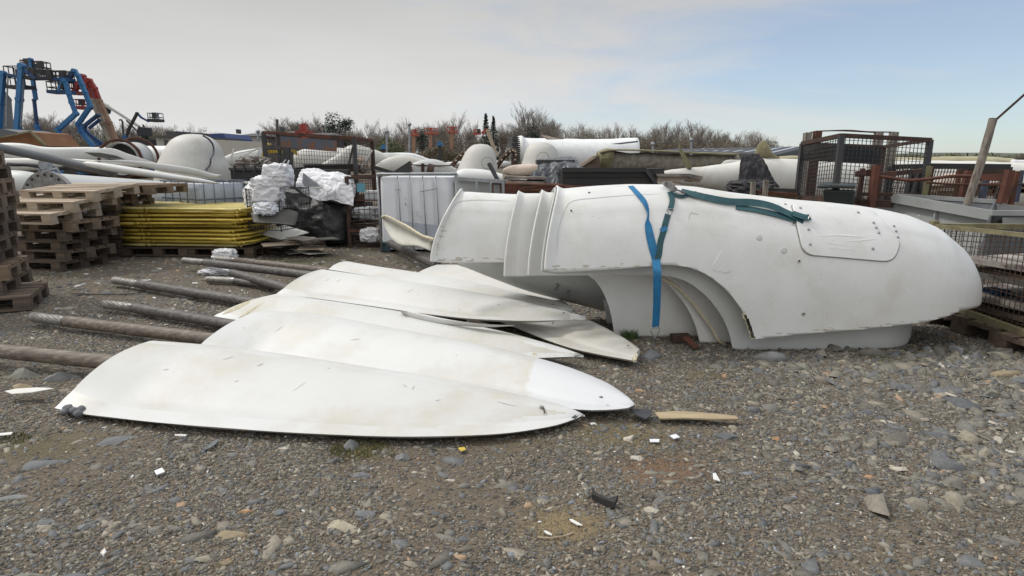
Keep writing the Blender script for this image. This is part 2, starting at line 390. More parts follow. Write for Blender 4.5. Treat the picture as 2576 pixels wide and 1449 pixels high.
# ================================================================== ground
def gh(x, y):
    h = .020*noise.noise(Vector((x*.55, y*.55, 0))) + .008*noise.noise(Vector((x*2.1, y*2.1, 3)))
    # the loose rubble to the right of the yard is heaped a little
    t = max(0, min(1, (x-1.3)/2.2))*max(0, min(1, (4.9-y)/.8))*max(0, min(1, (y-2.0)/1.2))
    return h + .035*t - .004
PATCH = [(1428, 1322, .17, (.22, .17, .095)), (1560, 1092, .26, (.155, .125, .068)), (1665, 1185, .20, (.16, .10, .062)), (905, 1140, .13, (.13, .115, .045)), (1300, 1115, .22, (.125, .10, .065)), (720, 660, .7, (.10, .10, .05)), (1780, 945, .14, (.14, .115, .06)), (110, 1120, .25, (.115, .10, .06))]
def ground_material():
    m = bpy.data.materials.new('gravel_dirt'); m.use_nodes = True; t = m.node_tree; n = t.nodes; l = t.links; b = n['Principled BSDF']
    b.inputs['Roughness'].default_value = .92; b.inputs['Specular IOR Level'].default_value = .25
    tcn = n.new('ShaderNodeTexCoord')
    def noi(sc, det=5, rg=.6):
        q = n.new('ShaderNodeTexNoise'); q.inputs['Scale'].default_value = sc; q.inputs['Detail'].default_value = det; q.inputs['Roughness'].default_value = rg
        l.new(tcn.outputs['Object'], q.inputs['Vector']); return q.outputs[0]
    def ramp(src, stops, const=False):
        q = n.new('ShaderNodeValToRGB'); l.new(src, q.inputs[0]); r = q.color_ramp
        if const: r.interpolation = 'CONSTANT'
        r.elements[0].position, r.elements[0].color = stops[0][0], (*stops[0][1], 1)
        r.elements[1].position, r.elements[1].color = stops[1][0], (*stops[1][1], 1)
        for p, c in stops[2:]: z = r.elements.new(p); z.color = (*c, 1)
        return q.outputs[0]
    def mix(fac, a, c, mode='MIX'):
        q = n.new('ShaderNodeMix'); q.data_type = 'RGBA'; q.blend_type = mode
        if isinstance(fac, float): q.inputs[0].default_value = fac
        else: l.new(fac, q.inputs[0])
        l.new(a, q.inputs[6]); l.new(c, q.inputs[7]); return q.outputs[2]
    def vor(sc, feat='F1'):
        q = n.new('ShaderNodeTexVoronoi'); q.feature = feat; q.inputs['Scale'].default_value = sc
        mm = n.new('ShaderNodeMapping'); mm.inputs['Scale'].default_value = (.62, 1, 1); mm.inputs['Rotation'].default_value = (0, 0, .3)
        dn = n.new('ShaderNodeTexNoise'); dn.inputs['Scale'].default_value = sc*.8
        va = n.new('ShaderNodeVectorMath'); va.operation = 'MULTIPLY_ADD'; l.new(dn.outputs[1], va.inputs[0]); va.inputs[1].default_value = (.6/sc,)*3
        l.new(tcn.outputs['Object'], dn.inputs[0]); l.new(tcn.outputs['Object'], va.inputs[2]); l.new(va.outputs[0], mm.inputs[0]); l.new(mm.outputs[0], q.inputs['Vector'])
        return q
    dirt = ramp(noi(1.1, 8, .7), [(.3, (.11, .088, .063)), (.7, (.165, .133, .095))])
    pal = [(0, (.055, .052, .048)), (.2, (.10, .092, .08)), (.38, (.155, .14, .12)), (.55, (.11, .115, .118)), (.7, (.21, .19, .155)), (.84, (.085, .078, .066)), (.93, (.28, .25, .20)), (.975, (.42, .38, .31))]
    v1 = vor(75); v2 = vor(30)
    s1 = n.new('ShaderNodeSeparateColor'); l.new(v1.outputs['Color'], s1.inputs[0])
    s2 = n.new('ShaderNodeSeparateColor'); l.new(v2.outputs['Color'], s2.inputs[0])
    c1 = ramp(s1.outputs[0], pal, True); c2 = ramp(s2.outputs[0], pal, True)
    e1 = n.new('ShaderNodeMapRange'); l.new(v1.outputs['Distance'], e1.inputs[0]); e1.inputs[1].default_value = .55; e1.inputs[2].default_value = .38
    f1 = n.new('ShaderNodeMapRange'); l.new(noi(.9, 6), f1.inputs[0]); f1.inputs[1].default_value = .36; f1.inputs[2].default_value = .56; f1.inputs[3].default_value = .25
    k1 = n.new('ShaderNodeMath'); k1.operation = 'MULTIPLY'; l.new(e1.outputs[0], k1.inputs[0]); l.new(f1.outputs[0], k1.inputs[1])
    col = mix(k1.outputs[0], dirt, c1)
    g2 = n.new('ShaderNodeMath'); g2.operation = 'GREATER_THAN'; l.new(s2.outputs[1], g2.inputs[0]); g2.inputs[1].default_value = .72
    e2 = n.new('ShaderNodeMapRange'); l.new(v2.outputs['Distance'], e2.inputs[0]); e2.inputs[1].default_value = .5; e2.inputs[2].default_value = .4
    k2 = n.new('ShaderNodeMath'); k2.operation = 'MULTIPLY'; l.new(g2.outputs[0], k2.inputs[0]); l.new(e2.outputs[0], k2.inputs[1])
    col = mix(k2.outputs[0], col, c2)
    # moss and pale sandy patches
    mo = n.new('ShaderNodeMapRange'); l.new(noi(.8, 9, .72), mo.inputs[0]); mo.inputs[1].default_value = .60; mo.inputs[2].default_value = .72; mo.inputs[4].default_value = .55
    mc = n.new('ShaderNodeRGB'); mc.outputs[0].default_value = (.075, .072, .026, 1); col = mix(mo.outputs[0], col, mc.outputs[0])
    for (px_, py_, r_, c_) in PATCH:                     # bare sandy, mossy and rusty spots of the yard
        ctr = gz(px_, py_); sb = n.new('ShaderNodeVectorMath'); sb.operation = 'SUBTRACT'; l.new(tcn.outputs['Object'], sb.inputs[0]); sb.inputs[1].default_value = (ctr.x, ctr.y, 0)
        ml = n.new('ShaderNodeVectorMath'); ml.operation = 'MULTIPLY'; l.new(sb.outputs[0], ml.inputs[0]); ml.inputs[1].default_value = (.7, 1, 0)
        ln = n.new('ShaderNodeVectorMath'); ln.operation = 'LENGTH'; l.new(ml.outputs[0], ln.inputs[0])
        ad = n.new('ShaderNodeMath'); ad.operation = 'MULTIPLY_ADD'; l.new(noi(7, 6, .7), ad.inputs[0]); ad.inputs[1].default_value = r_*1.3; l.new(ln.outputs['Value'], ad.inputs[2])
        rg_ = n.new('ShaderNodeMapRange'); l.new(ad.outputs[0], rg_.inputs[0]); rg_.inputs[1].default_value = r_*1.75; rg_.inputs[2].default_value = r_*.9; rg_.inputs[4].default_value = .85
        cc = n.new('ShaderNodeRGB'); cc.outputs[0].default_value = (*c_, 1); col = mix(rg_.outputs[0], col, cc.outputs[0])
    l.new(col, b.inputs['Base Color'])
    bm = n.new('ShaderNodeBump'); bm.inputs['Distance'].default_value = .006; bm.inputs['Strength'].default_value = 1
    hh = n.new('ShaderNodeMath'); hh.operation = 'ADD'; l.new(k1.outputs[0], hh.inputs[0]); l.new(k2.outputs[0], hh.inputs[1])
    l.new(hh.outputs[0], bm.inputs['Height']); l.new(bm.outputs[0], b.inputs['Normal'])
    MATS['gravel_dirt'] = m
ground_material()
def axis(near0, near1, step, far):
    a = list(np.arange(near0, near1+1e-6, step)); s_ = step
    x = near1
    while x < far: s_ *= 1.35; x += s_; a.append(x)
    x = near0; s_ = step
    while x > -far: s_ *= 1.35; x -= s_; a.insert(0, x)
    return a
gx = axis(-6, 6, .12, 1500); gy = axis(0, 9, .12, 1500)
mb = MB(); mb.grid([[Vector((x, y, gh(x, y) if (abs(x) < 14 and abs(y) < 16) else -.01)) for y in gy] for x in gx])
g = mb.build('ground', 'gravel_dirt', loc=(0, 0, 0), smooth=True, kind='structure')
g['label'] = 'brown stony yard ground of dirt and crushed slate'
# loose stones: numpy built, one mesh per class
def stone_material(name, pal, rough=.85):
    m = bpy.data.materials.new(name); m.use_nodes = True; t = m.node_tree; n = t.nodes; l = t.links; b = n['Principled BSDF']
    b.inputs['Roughness'].default_value = rough; b.inputs['Specular IOR Level'].default_value = .3
    g_ = n.new('ShaderNodeNewGeometry'); q = n.new('ShaderNodeValToRGB'); l.new(g_.outputs['Random Per Island'], q.inputs[0]); r = q.color_ramp; r.interpolation = 'CONSTANT'
    r.elements[0].position, r.elements[0].color = pal[0][0], (*pal[0][1], 1); r.elements[1].position, r.elements[1].color = pal[1][0], (*pal[1][1], 1)
    for p, c in pal[2:]: z = r.elements.new(p); z.color = (*c, 1)
    tcn = n.new('ShaderNodeTexCoord'); no = n.new('ShaderNodeTexNoise'); no.inputs['Scale'].default_value = 55; no.inputs['Detail'].default_value = 6; l.new(tcn.outputs['Object'], no.inputs[0])
    mr = n.new('ShaderNodeMapRange'); l.new(no.outputs[0], mr.inputs[0]); mr.inputs[3].default_value = .55; mr.inputs[4].default_value = 1.45
    hs = n.new('ShaderNodeHueSaturation'); l.new(q.outputs[0], hs.inputs['Color']); l.new(mr.outputs[0], hs.inputs['Value']); l.new(hs.outputs[0], b.inputs['Base Color'])
    bm = n.new('ShaderNodeBump'); bm.inputs['Distance'].default_value = .002; l.new(no.outputs[0], bm.inputs['Height']); l.new(bm.outputs[0], b.inputs['Normal'])
    MATS[name] = m
PAL = [(0, (.105, .092, .074)), (.16, (.16, .142, .114)), (.34, (.145, .142, .132)), (.50, (.21, .19, .152)), (.64, (.125, .13, .132)), (.76, (.26, .235, .19)), (.86, (.18, .15, .112)),
       (.93, (.34, .305, .245)), (.968, (.34, .235, .15)), (.976, (.20, .215, .235)), (.994, (.62, .61, .58))]
PAL2 = [(0, (.13, .122, .105)), (.2, (.17, .16, .135)), (.4, (.135, .138, .138)), (.55, (.21, .19, .155)), (.72, (.16, .155, .138)), (.84, (.26, .235, .185)), (.93, (.105, .11, .118)), (.978, (.34, .235, .15)), (.986, (.42, .39, .33))]
stone_material('stone_mix', PAL); stone_material('rubble_mix', PAL2, .8)
def stones(name, m, X, Y, size, label, cat, flat=(.12, .4), tilt=.4, seed=1, K=4, tp0=.78, zj=.10):
    rng = np.random.default_rng(seed); n = len(X)
    ang = np.sort(rng.uniform(-.35, .35, (n, K)) + np.arange(K)*2*np.pi/K, axis=1)
    rr = rng.uniform(.5, 1.2, (n, K)); el = rng.uniform(1.0, 2.6, n); th = rng.uniform(flat[0], flat[1], n)
    bx_ = np.cos(ang)*rr*el[:, None]; by_ = np.sin(ang)*rr
    tp = rng.uniform(tp0, tp0+.22, (n, 1)); ox = rng.uniform(-.22, .22, (n, 1)); oy = rng.uniform(-.22, .22, (n, 1))
    vx = np.concatenate([bx_, bx_*tp+ox], 1); vy = np.concatenate([by_, by_*tp+oy], 1)
    vz = np.concatenate([np.full((n, K), -.25), np.repeat(th[:, None], K, 1)+rng.uniform(-zj, zj, (n, K))], 1)
    s_ = (size/2)[:, None]; vx *= s_*.8; vy *= s_*.8; vz *= s_
    ta = rng.uniform(-tilt, tilt, (n, 1)); tb = rng.uniform(-tilt, tilt, (n, 1)); ya = rng.normal(.0, 1.1, (n, 1))
    y2 = vy*np.cos(ta)-vz*np.sin(ta); z2 = vy*np.sin(ta)+vz*np.cos(ta)
    x3 = vx*np.cos(tb)+z2*np.sin(tb); z3 = -vx*np.sin(tb)+z2*np.cos(tb)
    x4 = x3*np.cos(ya)-y2*np.sin(ya); y4 = x3*np.sin(ya)+y2*np.cos(ya)
    gz_ = np.array([gh(a, b) for a, b in zip(X, Y)])[:, None]
    V_ = np.stack([x4+X[:, None], y4+Y[:, None], z3+gz_+.002], 2).reshape(-1, 3)
    base = (np.arange(n)*2*K)[:, None]
    i = np.arange(K); j = (i+1) % K
    quads = np.stack([i, j, j+K, i+K], 1).reshape(1, -1)+base
    tops = (i+K)[None, :]+base
    loops = np.concatenate([quads, tops], 1).reshape(-1)
    tot = np.tile(np.array([4]*K+[K]), n); start = np.concatenate([[0], np.cumsum(tot)[:-1]])
    me = bpy.data.meshes.new(name); me.vertices.add(len(V_)); me.vertices.foreach_set('co', V_.astype('f').ravel())
    me.loops.add(len(loops)); me.loops.foreach_set('vertex_index', loops.astype('i'))
    me.polygons.add(len(tot)); me.polygons.foreach_set('loop_start', start.astype('i')); me.polygons.foreach_set('loop_total', tot.astype('i'))
    me.update(calc_edges=True); me.validate(); me.materials.append(MATS[m])
    o = bpy.data.objects.new(name, me); COL.objects.link(o)
    return tag(o, label, cat, None, 'stuff')
rng = np.random.default_rng(11)
def scatter(n, y0, y1, power=1.0, wide=.98, keep=None):
    """positions inside the widening field the lens takes in, denser near the lens"""
    u = rng.uniform(0, 1, n); y = (y0**power + u*(y1**power-y0**power))**(1/power)
    x = rng.uniform(-1, 1, n)*(y*wide+.25)
    if keep is not None:
        k = keep(x, y); x, y = x[k], y[k]
    return x, y
def fnoise(x, y, sc, sd): return np.array([noise.noise(Vector((a*sc, b*sc, sd))) for a, b in zip(x, y)])
def keep_small(x, y):
    q = fnoise(x, y, 1.1, 9.0)
    p = np.clip(.72+q*1.3+np.where(x > 1.0, .25, 0), .16, 1)
    for (px_, py_, r_, c_) in PATCH:
        c = gz(px_, py_); d = np.hypot((x-c.x)*.7, y-c.y)/r_; p = p*np.clip(.12+d**2*.9, 0, 1)
    return rng.uniform(0, 1, len(x)) < p
X, Y = scatter(165000, 1.55, 6.4, 1.1, keep=keep_small)
stones('gravel', 'stone_mix', X, Y, rng.lognormal(math.log(.0115), .45, len(X))*(1+.10*np.maximum(0, Y-2.5)), 'fine crushed slate gravel covering the yard', 'gravel', seed=3)
def keep_med(x, y):
    q = fnoise(x, y, .8, 5.0)
    return rng.uniform(0, 1, len(x)) < np.clip(.25+q*.6+np.where(x > .9, .45, 0)*np.where(y > 2.2, 1, .4)+np.where((x < -1.8) & (y < 3.9), .22, 0), .05, 1)
X, Y = scatter(15000, 1.6, 7.0, 1.4, keep=keep_med)
stones('stone_chips', 'rubble_mix', X, Y, np.minimum(.10, rng.lognormal(math.log(.023), .45, len(X))), 'flat slate chips lying loose over the gravel', 'stone chips', flat=(.06, .24), tilt=.38, seed=5, K=4)
def keep_rub(x, y): return (x > 1.25+rng.uniform(-.5, .5, len(x))) & (y > 2.35-.0*x) & (y < 4.6) & (rng.uniform(0, 1, len(x)) < np.clip((x-.9)*.55, .1, 1)) & (x < 4.2)
X, Y = scatter(14000, 2.3, 4.7, 1.2, keep=keep_rub)
stones('rubble', 'rubble_mix', X, Y, np.minimum(.16, rng.lognormal(math.log(.033), .50, len(X))), 'loose broken slate rubble in front of the nacelle covers', 'rubble', flat=(.07, .30), tilt=.5, seed=8, K=4)
X, Y = scatter(1500, 2.2, 4.6, 1.2, keep=lambda x, y: keep_rub(x, y) & (rng.uniform(0, 1, len(x)) < np.clip((x-1.0)*.4, .12, 1)))
stones('broken_slate', 'rubble_mix', X, Y, np.minimum(.20, rng.lognormal(math.log(.085), .35, len(X))), 'larger angular slate lumps in the rubble on the right', 'rubble', flat=(.12, .55), tilt=.4, seed=18, K=5, tp0=.45, zj=.22)
X, Y = scatter(900, 1.6, 5.2, 1.3)
stones('flat_slates', 'rubble_mix', X, Y, np.minimum(.11, rng.lognormal(math.log(.052), .3, len(X))), 'thin flat slates lying on the open gravel', 'slates', flat=(.04, .14), tilt=.25, seed=19, K=5)
# far gravel between blades, pallets and cages
X, Y = scatter(9000, 5.6, 11.5, 1.2, wide=.8)
stones('yard_litter', 'rubble_mix', X, Y, rng.lognormal(math.log(.035), .45, len(X)), 'scattered chips and grit in the back of the yard', 'grit', flat=(.10, .35), tilt=.25, seed=12)
# pale plastic and fibreglass chips
stone_material('chip_white', [(0, (.62, .62, .60)), (.5, (.50, .49, .45)), (.8, (.35, .36, .37))])
X1, Y1 = scatter(330, 5.2, 9.5, 1.3, wide=.75, keep=lambda x, y: (x < 0) & (rng.uniform(0, 1, len(x)) < .8))
X2, Y2 = scatter(60, 1.8, 4.0, 1.3)
stones('white_chips', 'chip_white', np.concatenate([X1, X2]), np.concatenate([Y1, Y2]), np.concatenate([rng.uniform(.02, .085, len(X1)), rng.uniform(.008, .022, len(X2))]), 'small white fibreglass chips littering the ground', 'chips', flat=(.04, .12), tilt=.15, seed=14, K=5)
# ================================================================== blade tips
def seg(pts, zs, n):
    """picture points with their heights -> n world points along the line"""
    return spline([gz(p[0], p[1], z) for p, z in zip(pts, zs)], n)
def blade_tip(label, front, fz, ridge, rz, m='blade_white', bulge=.035, backw=.10, n=48, k=24, prof=1.0, root_bulge=0.0, thick=.02):
    Fp = seg(front, fz, n); Rp = seg(ridge, rz, n)
    mb = MB(); P = []
    for i in range(n):
        s_ = i/(n-1); f = Fp[i]; r = Rp[i]; fall = (1-s_)**.5 if s_ > .0 else 1
        away = Vector((r.x-f.x, r.y-f.y, 0)); away = away.normalized() if away.length > 1e-4 else Vector((0, 1, 0))
        row = []
        rt_ = max(0, 1-s_*9); bb = min(1, (r-f).length/.35)*bulge*(.25+.75*rt_) + root_bulge*rt_; wd_ = min(1, (r-f).length/.4)
        for j in range(k):                                   # upper skin, front edge to ridge
            t = j/(k-1); p = lerp(f, r, t); u_ = min(1, max(0, (t-.20)/.70)); S_ = u_*u_*(3-2*u_); p.z = lerp(p.z, f.z+(r.z-f.z)*S_, (1-rt_)*.85*prof)
            p.z -= .012*math.exp(-((t-.27)/.05)**2)*wd_*(1-rt_)
            # thin flat lip by the front edge, then a swelling aerofoil
            h = sin(pi*min(1, max(0, (t-.02)/.98)))**.9*bb
            h -= .006*math.exp(-((t-.17)/.05)**2)*min(1, (r-f).length/.3)
            row.append(p + Vector((0, 0, h+.004*noise.noise(p*2.2))))
        bw = backw*min(1, (r-f).length/.3)
        low = max(.012, f.z-thick*min(1, (r-f).length/.25)-.004)
        for j in range(1, 6):                                # round nose behind the ridge, then the underside
            q = j/6*pi/2
            row.append(Vector((r.x, r.y, 0)) + away*bw*sin(q*1.1) + Vector((0, 0, lerp(r.z, low, (1-cos(q*1.25))/1.4))))
        row.append(Vector((r.x, r.y, 0)) - away*bw*.3 + Vector((0, 0, max(low-.004, .01))))
        row.append(f + away*.02*min(1, (r-f).length/.1) + Vector((0, 0, -thick*min(1, (r-f).length/.1))))
        P.append(row)
    mb.grid(P, wrap=True, capends=True); bb_ = len(P[0])
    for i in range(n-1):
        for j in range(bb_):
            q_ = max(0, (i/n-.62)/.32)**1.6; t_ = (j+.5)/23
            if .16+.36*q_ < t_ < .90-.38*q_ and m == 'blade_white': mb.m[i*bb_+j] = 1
    base = (Fp[n//2]+Rp[n//2])/2
    root = thing('blade_tip', label, 'blade tip', (base.x, base.y, 0), 'white turbine blade tips lying in a fan')
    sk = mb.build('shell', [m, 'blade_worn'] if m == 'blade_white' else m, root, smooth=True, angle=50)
    return root, sk, P
def on_tip(P, s_, t):     # point on the upper skin
    n = len(P); i = int(s_*(n-1)); j = t*23; a = int(j); q = j-a
    p = lerp(P[i][a], P[i][a+1], q); return p
def bolt(parent, p, r=.012, m='steel', name='bolt_head'):
    mb = MB(); mb.ellipsoid(p+Vector((0, 0, .002)), (r, r, .005), 12, 6); mb.build(name, m, parent, smooth=True)
def shaft(parent, pts, zs, r, m, sleeve=None, sz=None, collar=True, taper=.92, sr=None):
    e0_, e1_ = gz(*pts[0], zs[0]), gz(*pts[-1], zs[-1]); P = [lerp(e0_, e1_, i/13) for i in range(14)]
    mb = MB(); k = len(P)
    if collar:
        P = [P[0]] + [lerp(P[0], P[1], .25)] + P[1:]; k += 1
        rs = [r*.84, r*1.0] + [r*(1.02+.04*sin(i*1.7)) for i in range(k-2)]
    else: rs = [r*(1+.03*sin(i*1.7)) for i in range(k)]
    mb.tube(P, rs, 20); mb.build('shaft', m, parent, smooth=True, angle=60)
    if sleeve:
        a, b = [gz(p[0], p[1], z) for p, z in zip(sleeve, sz or (zs[0], zs[0]))]
        d = (b-a).normalized(); sr = sr or r*.88; x = d.cross(Vector((0, 0, 1))).normalized(); y = x.cross(d)
        n = 66; st = 80; rows = []          # helical grooves cut into the metal sleeve
        for i in range(st):
            t = i/(st-1); row = []
            for j in range(n):
                q = 2*pi*j/n
                g = .0014*sin(13*q + t*34) if .02 < t < .98 else -.003
                row.append(lerp(a, b, t) + (x*cos(q)+y*sin(q))*(sr+g))
            rows.append(row)
        mb = MB(); mb.grid(rows, wrap=True, capends=True); mb.build('metal_sleeve', 'sleeve_metal', parent, smooth=True, angle=70)
        mb = MB(); mb.tube([b-d*.015, b+d*.02], sr*1.09, 20); mb.build('collar', 'steel', parent, smooth=True, angle=40)
        mb = MB(); mb.tube([a-d*.03, a], [sr*.25, sr*.55], 10); mb.build('end_plug', 'hdpe', parent, smooth=True, angle=40)
# tip 1, nearest
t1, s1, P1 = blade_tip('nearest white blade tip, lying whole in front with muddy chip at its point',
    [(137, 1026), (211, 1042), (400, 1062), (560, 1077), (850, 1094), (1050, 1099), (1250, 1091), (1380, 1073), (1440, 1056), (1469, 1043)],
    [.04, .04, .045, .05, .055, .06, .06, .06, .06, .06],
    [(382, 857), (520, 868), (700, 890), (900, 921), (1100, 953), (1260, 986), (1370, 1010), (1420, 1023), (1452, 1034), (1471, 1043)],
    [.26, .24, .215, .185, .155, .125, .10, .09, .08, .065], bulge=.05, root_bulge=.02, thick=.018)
shaft(t1, [(-60, 877), (120, 893), (300, 914)], [.12, .12, .12], .053, 'pole_brown', collar=False)
bolt(t1, gz(1362, 1024, .105), .014)
mb = MB(); p = gz(1362, 1024, .105); mb.tube([p+Vector((.012, -.01, .0)), p+Vector((.016, -.055, -.012))], .004, 6); mb.build('bolt_streak', 'rust_dark', t1)  # thin dark streak running down from the bolt head
mb = MB(); q = [(1437, 1052), (1445, 1046), (1450, 1044), (1448, 1048), (1456, 1046), (1452, 1050), (1446, 1054), (1441, 1052)]
mb.prism([gz(a, b, .085) for a, b in q], (0, 0, .003)); mb.build('broken_chip', 'slate_dark', t1)
# scuffs: thin dark marks of paint rubbed into the skin
def scuff(parent, P, marks, m='ink'):
    mb = MB()
    V_ = [p for r in P for p in r]; nn_ = len(P[0])
    Fc = [(i*nn_+j, i*nn_+j+1, (i+1)*nn_+j+1, (i+1)*nn_+j) for i in range(len(P)-1) for j in range(21)]
    bv = BVHTree.FromPolygons([tuple(v) for v in V_], Fc)
    for (x0, y0, x1, y1, wd) in marks:
        a = []
        for k_ in range(5):
            t = k_/4; d = ray(x0+(x1-x0)*t, y0+(y1-y0)*t+sin(t*3)*1.2).normalized()
            h = bv.ray_cast(Vector((0, 0, H)), d)
            if h[0] is None: a = []; break
            a.append((h[0]+h[1]*(.0015 if h[1].z > 0 else -.0015), h[1]))
        if not a: continue
        L_ = []; R_ = []
        for k_, (p_, nr) in enumerate(a):
            tn = (a[min(k_+1, 4)][0]-a[max(k_-1, 0)][0]).normalized(); sd_ = tn.cross(nr).normalized()*wd/2*sin(pi*(k_+.4)/4.8)
            L_.append(p_-sd_); R_.append(p_+sd_)
        mb.grid([L_, R_])
        if mb.f: mb.build('scuff_mark', m, parent); mb = MB()
mat('scuff', (.30, .30, .29), (.45, .44, .42), rough=.6, scale=40)
mat('scratch', (.76, .76, .74), (.70, .70, .68), rough=.5, scale=40)
scuff(t1, P1, [(647, 920, 662, 914, .014), (700, 892, 690, 915, .006), (1014, 966, 1024, 974, .006), (1036, 980, 1043, 970, .008), (410, 930, 425, 928, .008), (590, 960, 600, 956, .006), (560, 905, 590, 895, .005),
               (1250, 1010, 1300, 1022, .006), (1095, 1008, 1110, 1004, .005), (735, 985, 770, 960, .003)], 'scuff')
mb = MB()
# tip 2, with newer white paint at its point
def patched():
    m = MATS['blade_white'].copy(); m.name = 'blade_repainted'; t = m.node_tree; n = t.nodes; l = t.links; b = n['Principled BSDF']
    src = b.inputs['Base Color'].links[0].from_socket; g_ = n.new('ShaderNodeNewGeometry'); sp_ = n.new('ShaderNodeSeparateXYZ'); l.new(g_.outputs['Position'], sp_.inputs[0])
    no = n.new('ShaderNodeTexNoise'); no.inputs['Scale'].default_value = 9; no.inputs['Detail'].default_value = 8; no.inputs['Roughness'].default_value = .7; l.new(g_.outputs['Position'], no.inputs[0])
    a = n.new('ShaderNodeMath'); a.operation = 'MULTIPLY_ADD'; l.new(no.outputs[0], a.inputs[0]); a.inputs[1].default_value = .28; l.new(sp_.outputs[0], a.inputs[2])
    c_ = n.new('ShaderNodeMath'); c_.operation = 'MULTIPLY_ADD'; l.new(sp_.outputs[1], c_.inputs[0]); c_.inputs[1].default_value = -.12; l.new(a.outputs[0], c_.inputs[2])
    r = n.new('ShaderNodeMapRange'); x_ = gz(1330, 955, .13); v0 = x_.x+.14-.12*x_.y; r.inputs[1].default_value = v0-.02; r.inputs[2].default_value = v0+.02; l.new(c_.outputs[0], r.inputs[0])
    q = n.new('ShaderNodeMix'); q.data_type = 'RGBA'; l.new(r.outputs[0], q.inputs[0]); l.new(src, q.inputs[6]); q.inputs[7].default_value = (.58, .59, .60, 1); l.new(q.outputs[2], b.inputs['Base Color'])
    MATS['blade_repainted'] = m
patched()
t2, s2, P2 = blade_tip('second blade tip from the front, with a bright repainted point and the longest reach right',
    [(462, 905), (700, 932), (1000, 966), (1250, 996), (1360, 1020), (1470, 1031), (1540, 1030), (1580, 1026), (1597, 1018)],
    [.05, .05, .05, .06, .07, .075, .08, .08, .08],
    [(664, 781), (800, 791), (1005, 829), (1218, 870), (1338, 899), (1422, 924), (1505, 958), (1552, 983), (1585, 1003), (1598, 1017)],
    [.27, .26, .225, .19, .165, .145, .125, .11, .10, .085], bulge=.045, root_bulge=.02, thick=.018, m='blade_repainted')
shaft(t2, [(163, 808), (300, 825), (420, 840), (600, 862)], [.08, .085, .09, .10], .050, 'pole_brown', sleeve=((83, 797), (163, 808)), sz=(.075, .08), sr=.046)
def overlay(parent, P, i0, i1, m, lift=.002, wob=1.2, name='paint_patch', j0=0, j1=15):
    mb = MB(); rows = []
    for i in range(i0, i1+1):
        row = []
        for j in range(j0, j1+1):
            a = P[i][j]
            if i == i0:
                q = (.5+.5*noise.noise(Vector((j*.9, 3.1, 0)))*wob); a = lerp(P[i][j], P[i+2][j], max(0, min(1, q)))
            b = P[min(i+1, len(P)-1)][j]; c = P[i][min(j+1, 15)] if j < 15 else P[i][j-1]
            nr = (b-P[i][j]).cross(c-P[i][j]) if j < 15 else (c-P[i][j]).cross(b-P[i][j])
            nr = nr.normalized() if nr.length > 1e-9 else Vector((0, 0, 1))
            if nr.z < 0: nr = -nr
            row.append(a+nr*lift)
        rows.append(row)
    mb.grid(rows); return mb.build(name, m, parent, smooth=True)
bolt(t2, gz(1512, 1000, .125), .013)
scuff(t2, P2, [(1010, 940, 1060, 945, .01), (690, 835, 712, 820, .006), (880, 855, 905, 852, .006)], 'scuff')
# tip 3, stained point
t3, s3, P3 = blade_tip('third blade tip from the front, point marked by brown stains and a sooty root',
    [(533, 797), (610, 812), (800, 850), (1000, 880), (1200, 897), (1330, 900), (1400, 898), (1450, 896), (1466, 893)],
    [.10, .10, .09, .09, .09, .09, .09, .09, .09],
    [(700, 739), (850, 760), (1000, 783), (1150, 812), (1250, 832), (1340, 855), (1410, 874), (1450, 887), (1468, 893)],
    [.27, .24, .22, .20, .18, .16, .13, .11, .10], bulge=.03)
shaft(t3, [(333, 774), (420, 788), (500, 801), (605, 821)], [.075, .08, .085, .09], .048, 'pole_grey', sleeve=((262, 765), (333, 774)), sz=(.07, .075), sr=.044)
for q in ((1393, 876, .12),): bolt(t3, gz(*q), .012)
scuff(t3, P3, [(1340, 889, 1352, 893, .03), (1395, 893, 1402, 895, .018), (560, 790, 640, 752, .05), (600, 800, 660, 762, .03)], 'fibre_edge')
# tip 5 and 6 behind, tip 4 on top
t6, s6, P6 = blade_tip('brownish blade tip lying furthest back, running under the nacelle covers',
    [(1030, 700), (1150, 722), (1250, 745), (1330, 765), (1400, 775), (1425, 778)], [.16]*6,
    [(1100, 666), (1165, 668), (1240, 690), (1320, 716), (1400, 752), (1440, 776)], [.28, .26, .24, .22, .19, .17], m='blade_cream', bulge=.02, n=30, prof=0)
shaft(t6, [(590, 655), (700, 665), (830, 682)], [.09, .10, .12], .046, 'pole_brown', sleeve=((547, 651), (590, 655)), sz=(.09, .09), sr=.04)
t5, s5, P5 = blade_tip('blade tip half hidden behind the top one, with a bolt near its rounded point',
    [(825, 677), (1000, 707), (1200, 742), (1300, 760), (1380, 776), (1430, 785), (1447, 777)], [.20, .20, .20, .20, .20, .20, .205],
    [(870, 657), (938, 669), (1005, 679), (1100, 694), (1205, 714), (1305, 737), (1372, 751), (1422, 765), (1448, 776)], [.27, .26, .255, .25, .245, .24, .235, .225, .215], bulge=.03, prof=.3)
shaft(t5, [(513, 660), (600, 668), (700, 680), (800, 695)], [.15, .16, .17, .18], .050, 'pole_grey', sleeve=((462, 655), (513, 660)), sz=(.14, .15), sr=.043)
bolt(t5, gz(1390, 766, .235), .012)
t8, s8, P8 = blade_tip('blade tip with a snapped ragged end resting on slate rocks, pointing furthest right',
    [(1180, 780), (1293, 822), (1372, 854), (1438, 876), (1505, 891), (1560, 901), (1592, 907)], [.09, .08, .07, .07, .07, .07, .07],
    [(1250, 735), (1380, 770), (1474, 804), (1538, 837), (1580, 861), (1600, 874), (1607, 879)], [.20, .18, .155, .13, .12, .11, .105], m='blade_cream', bulge=.02, n=34, prof=.4)
bolt(t8, gz(1580, 870, .125), .010); bolt(t8, gz(1391, 813, .15), .009)
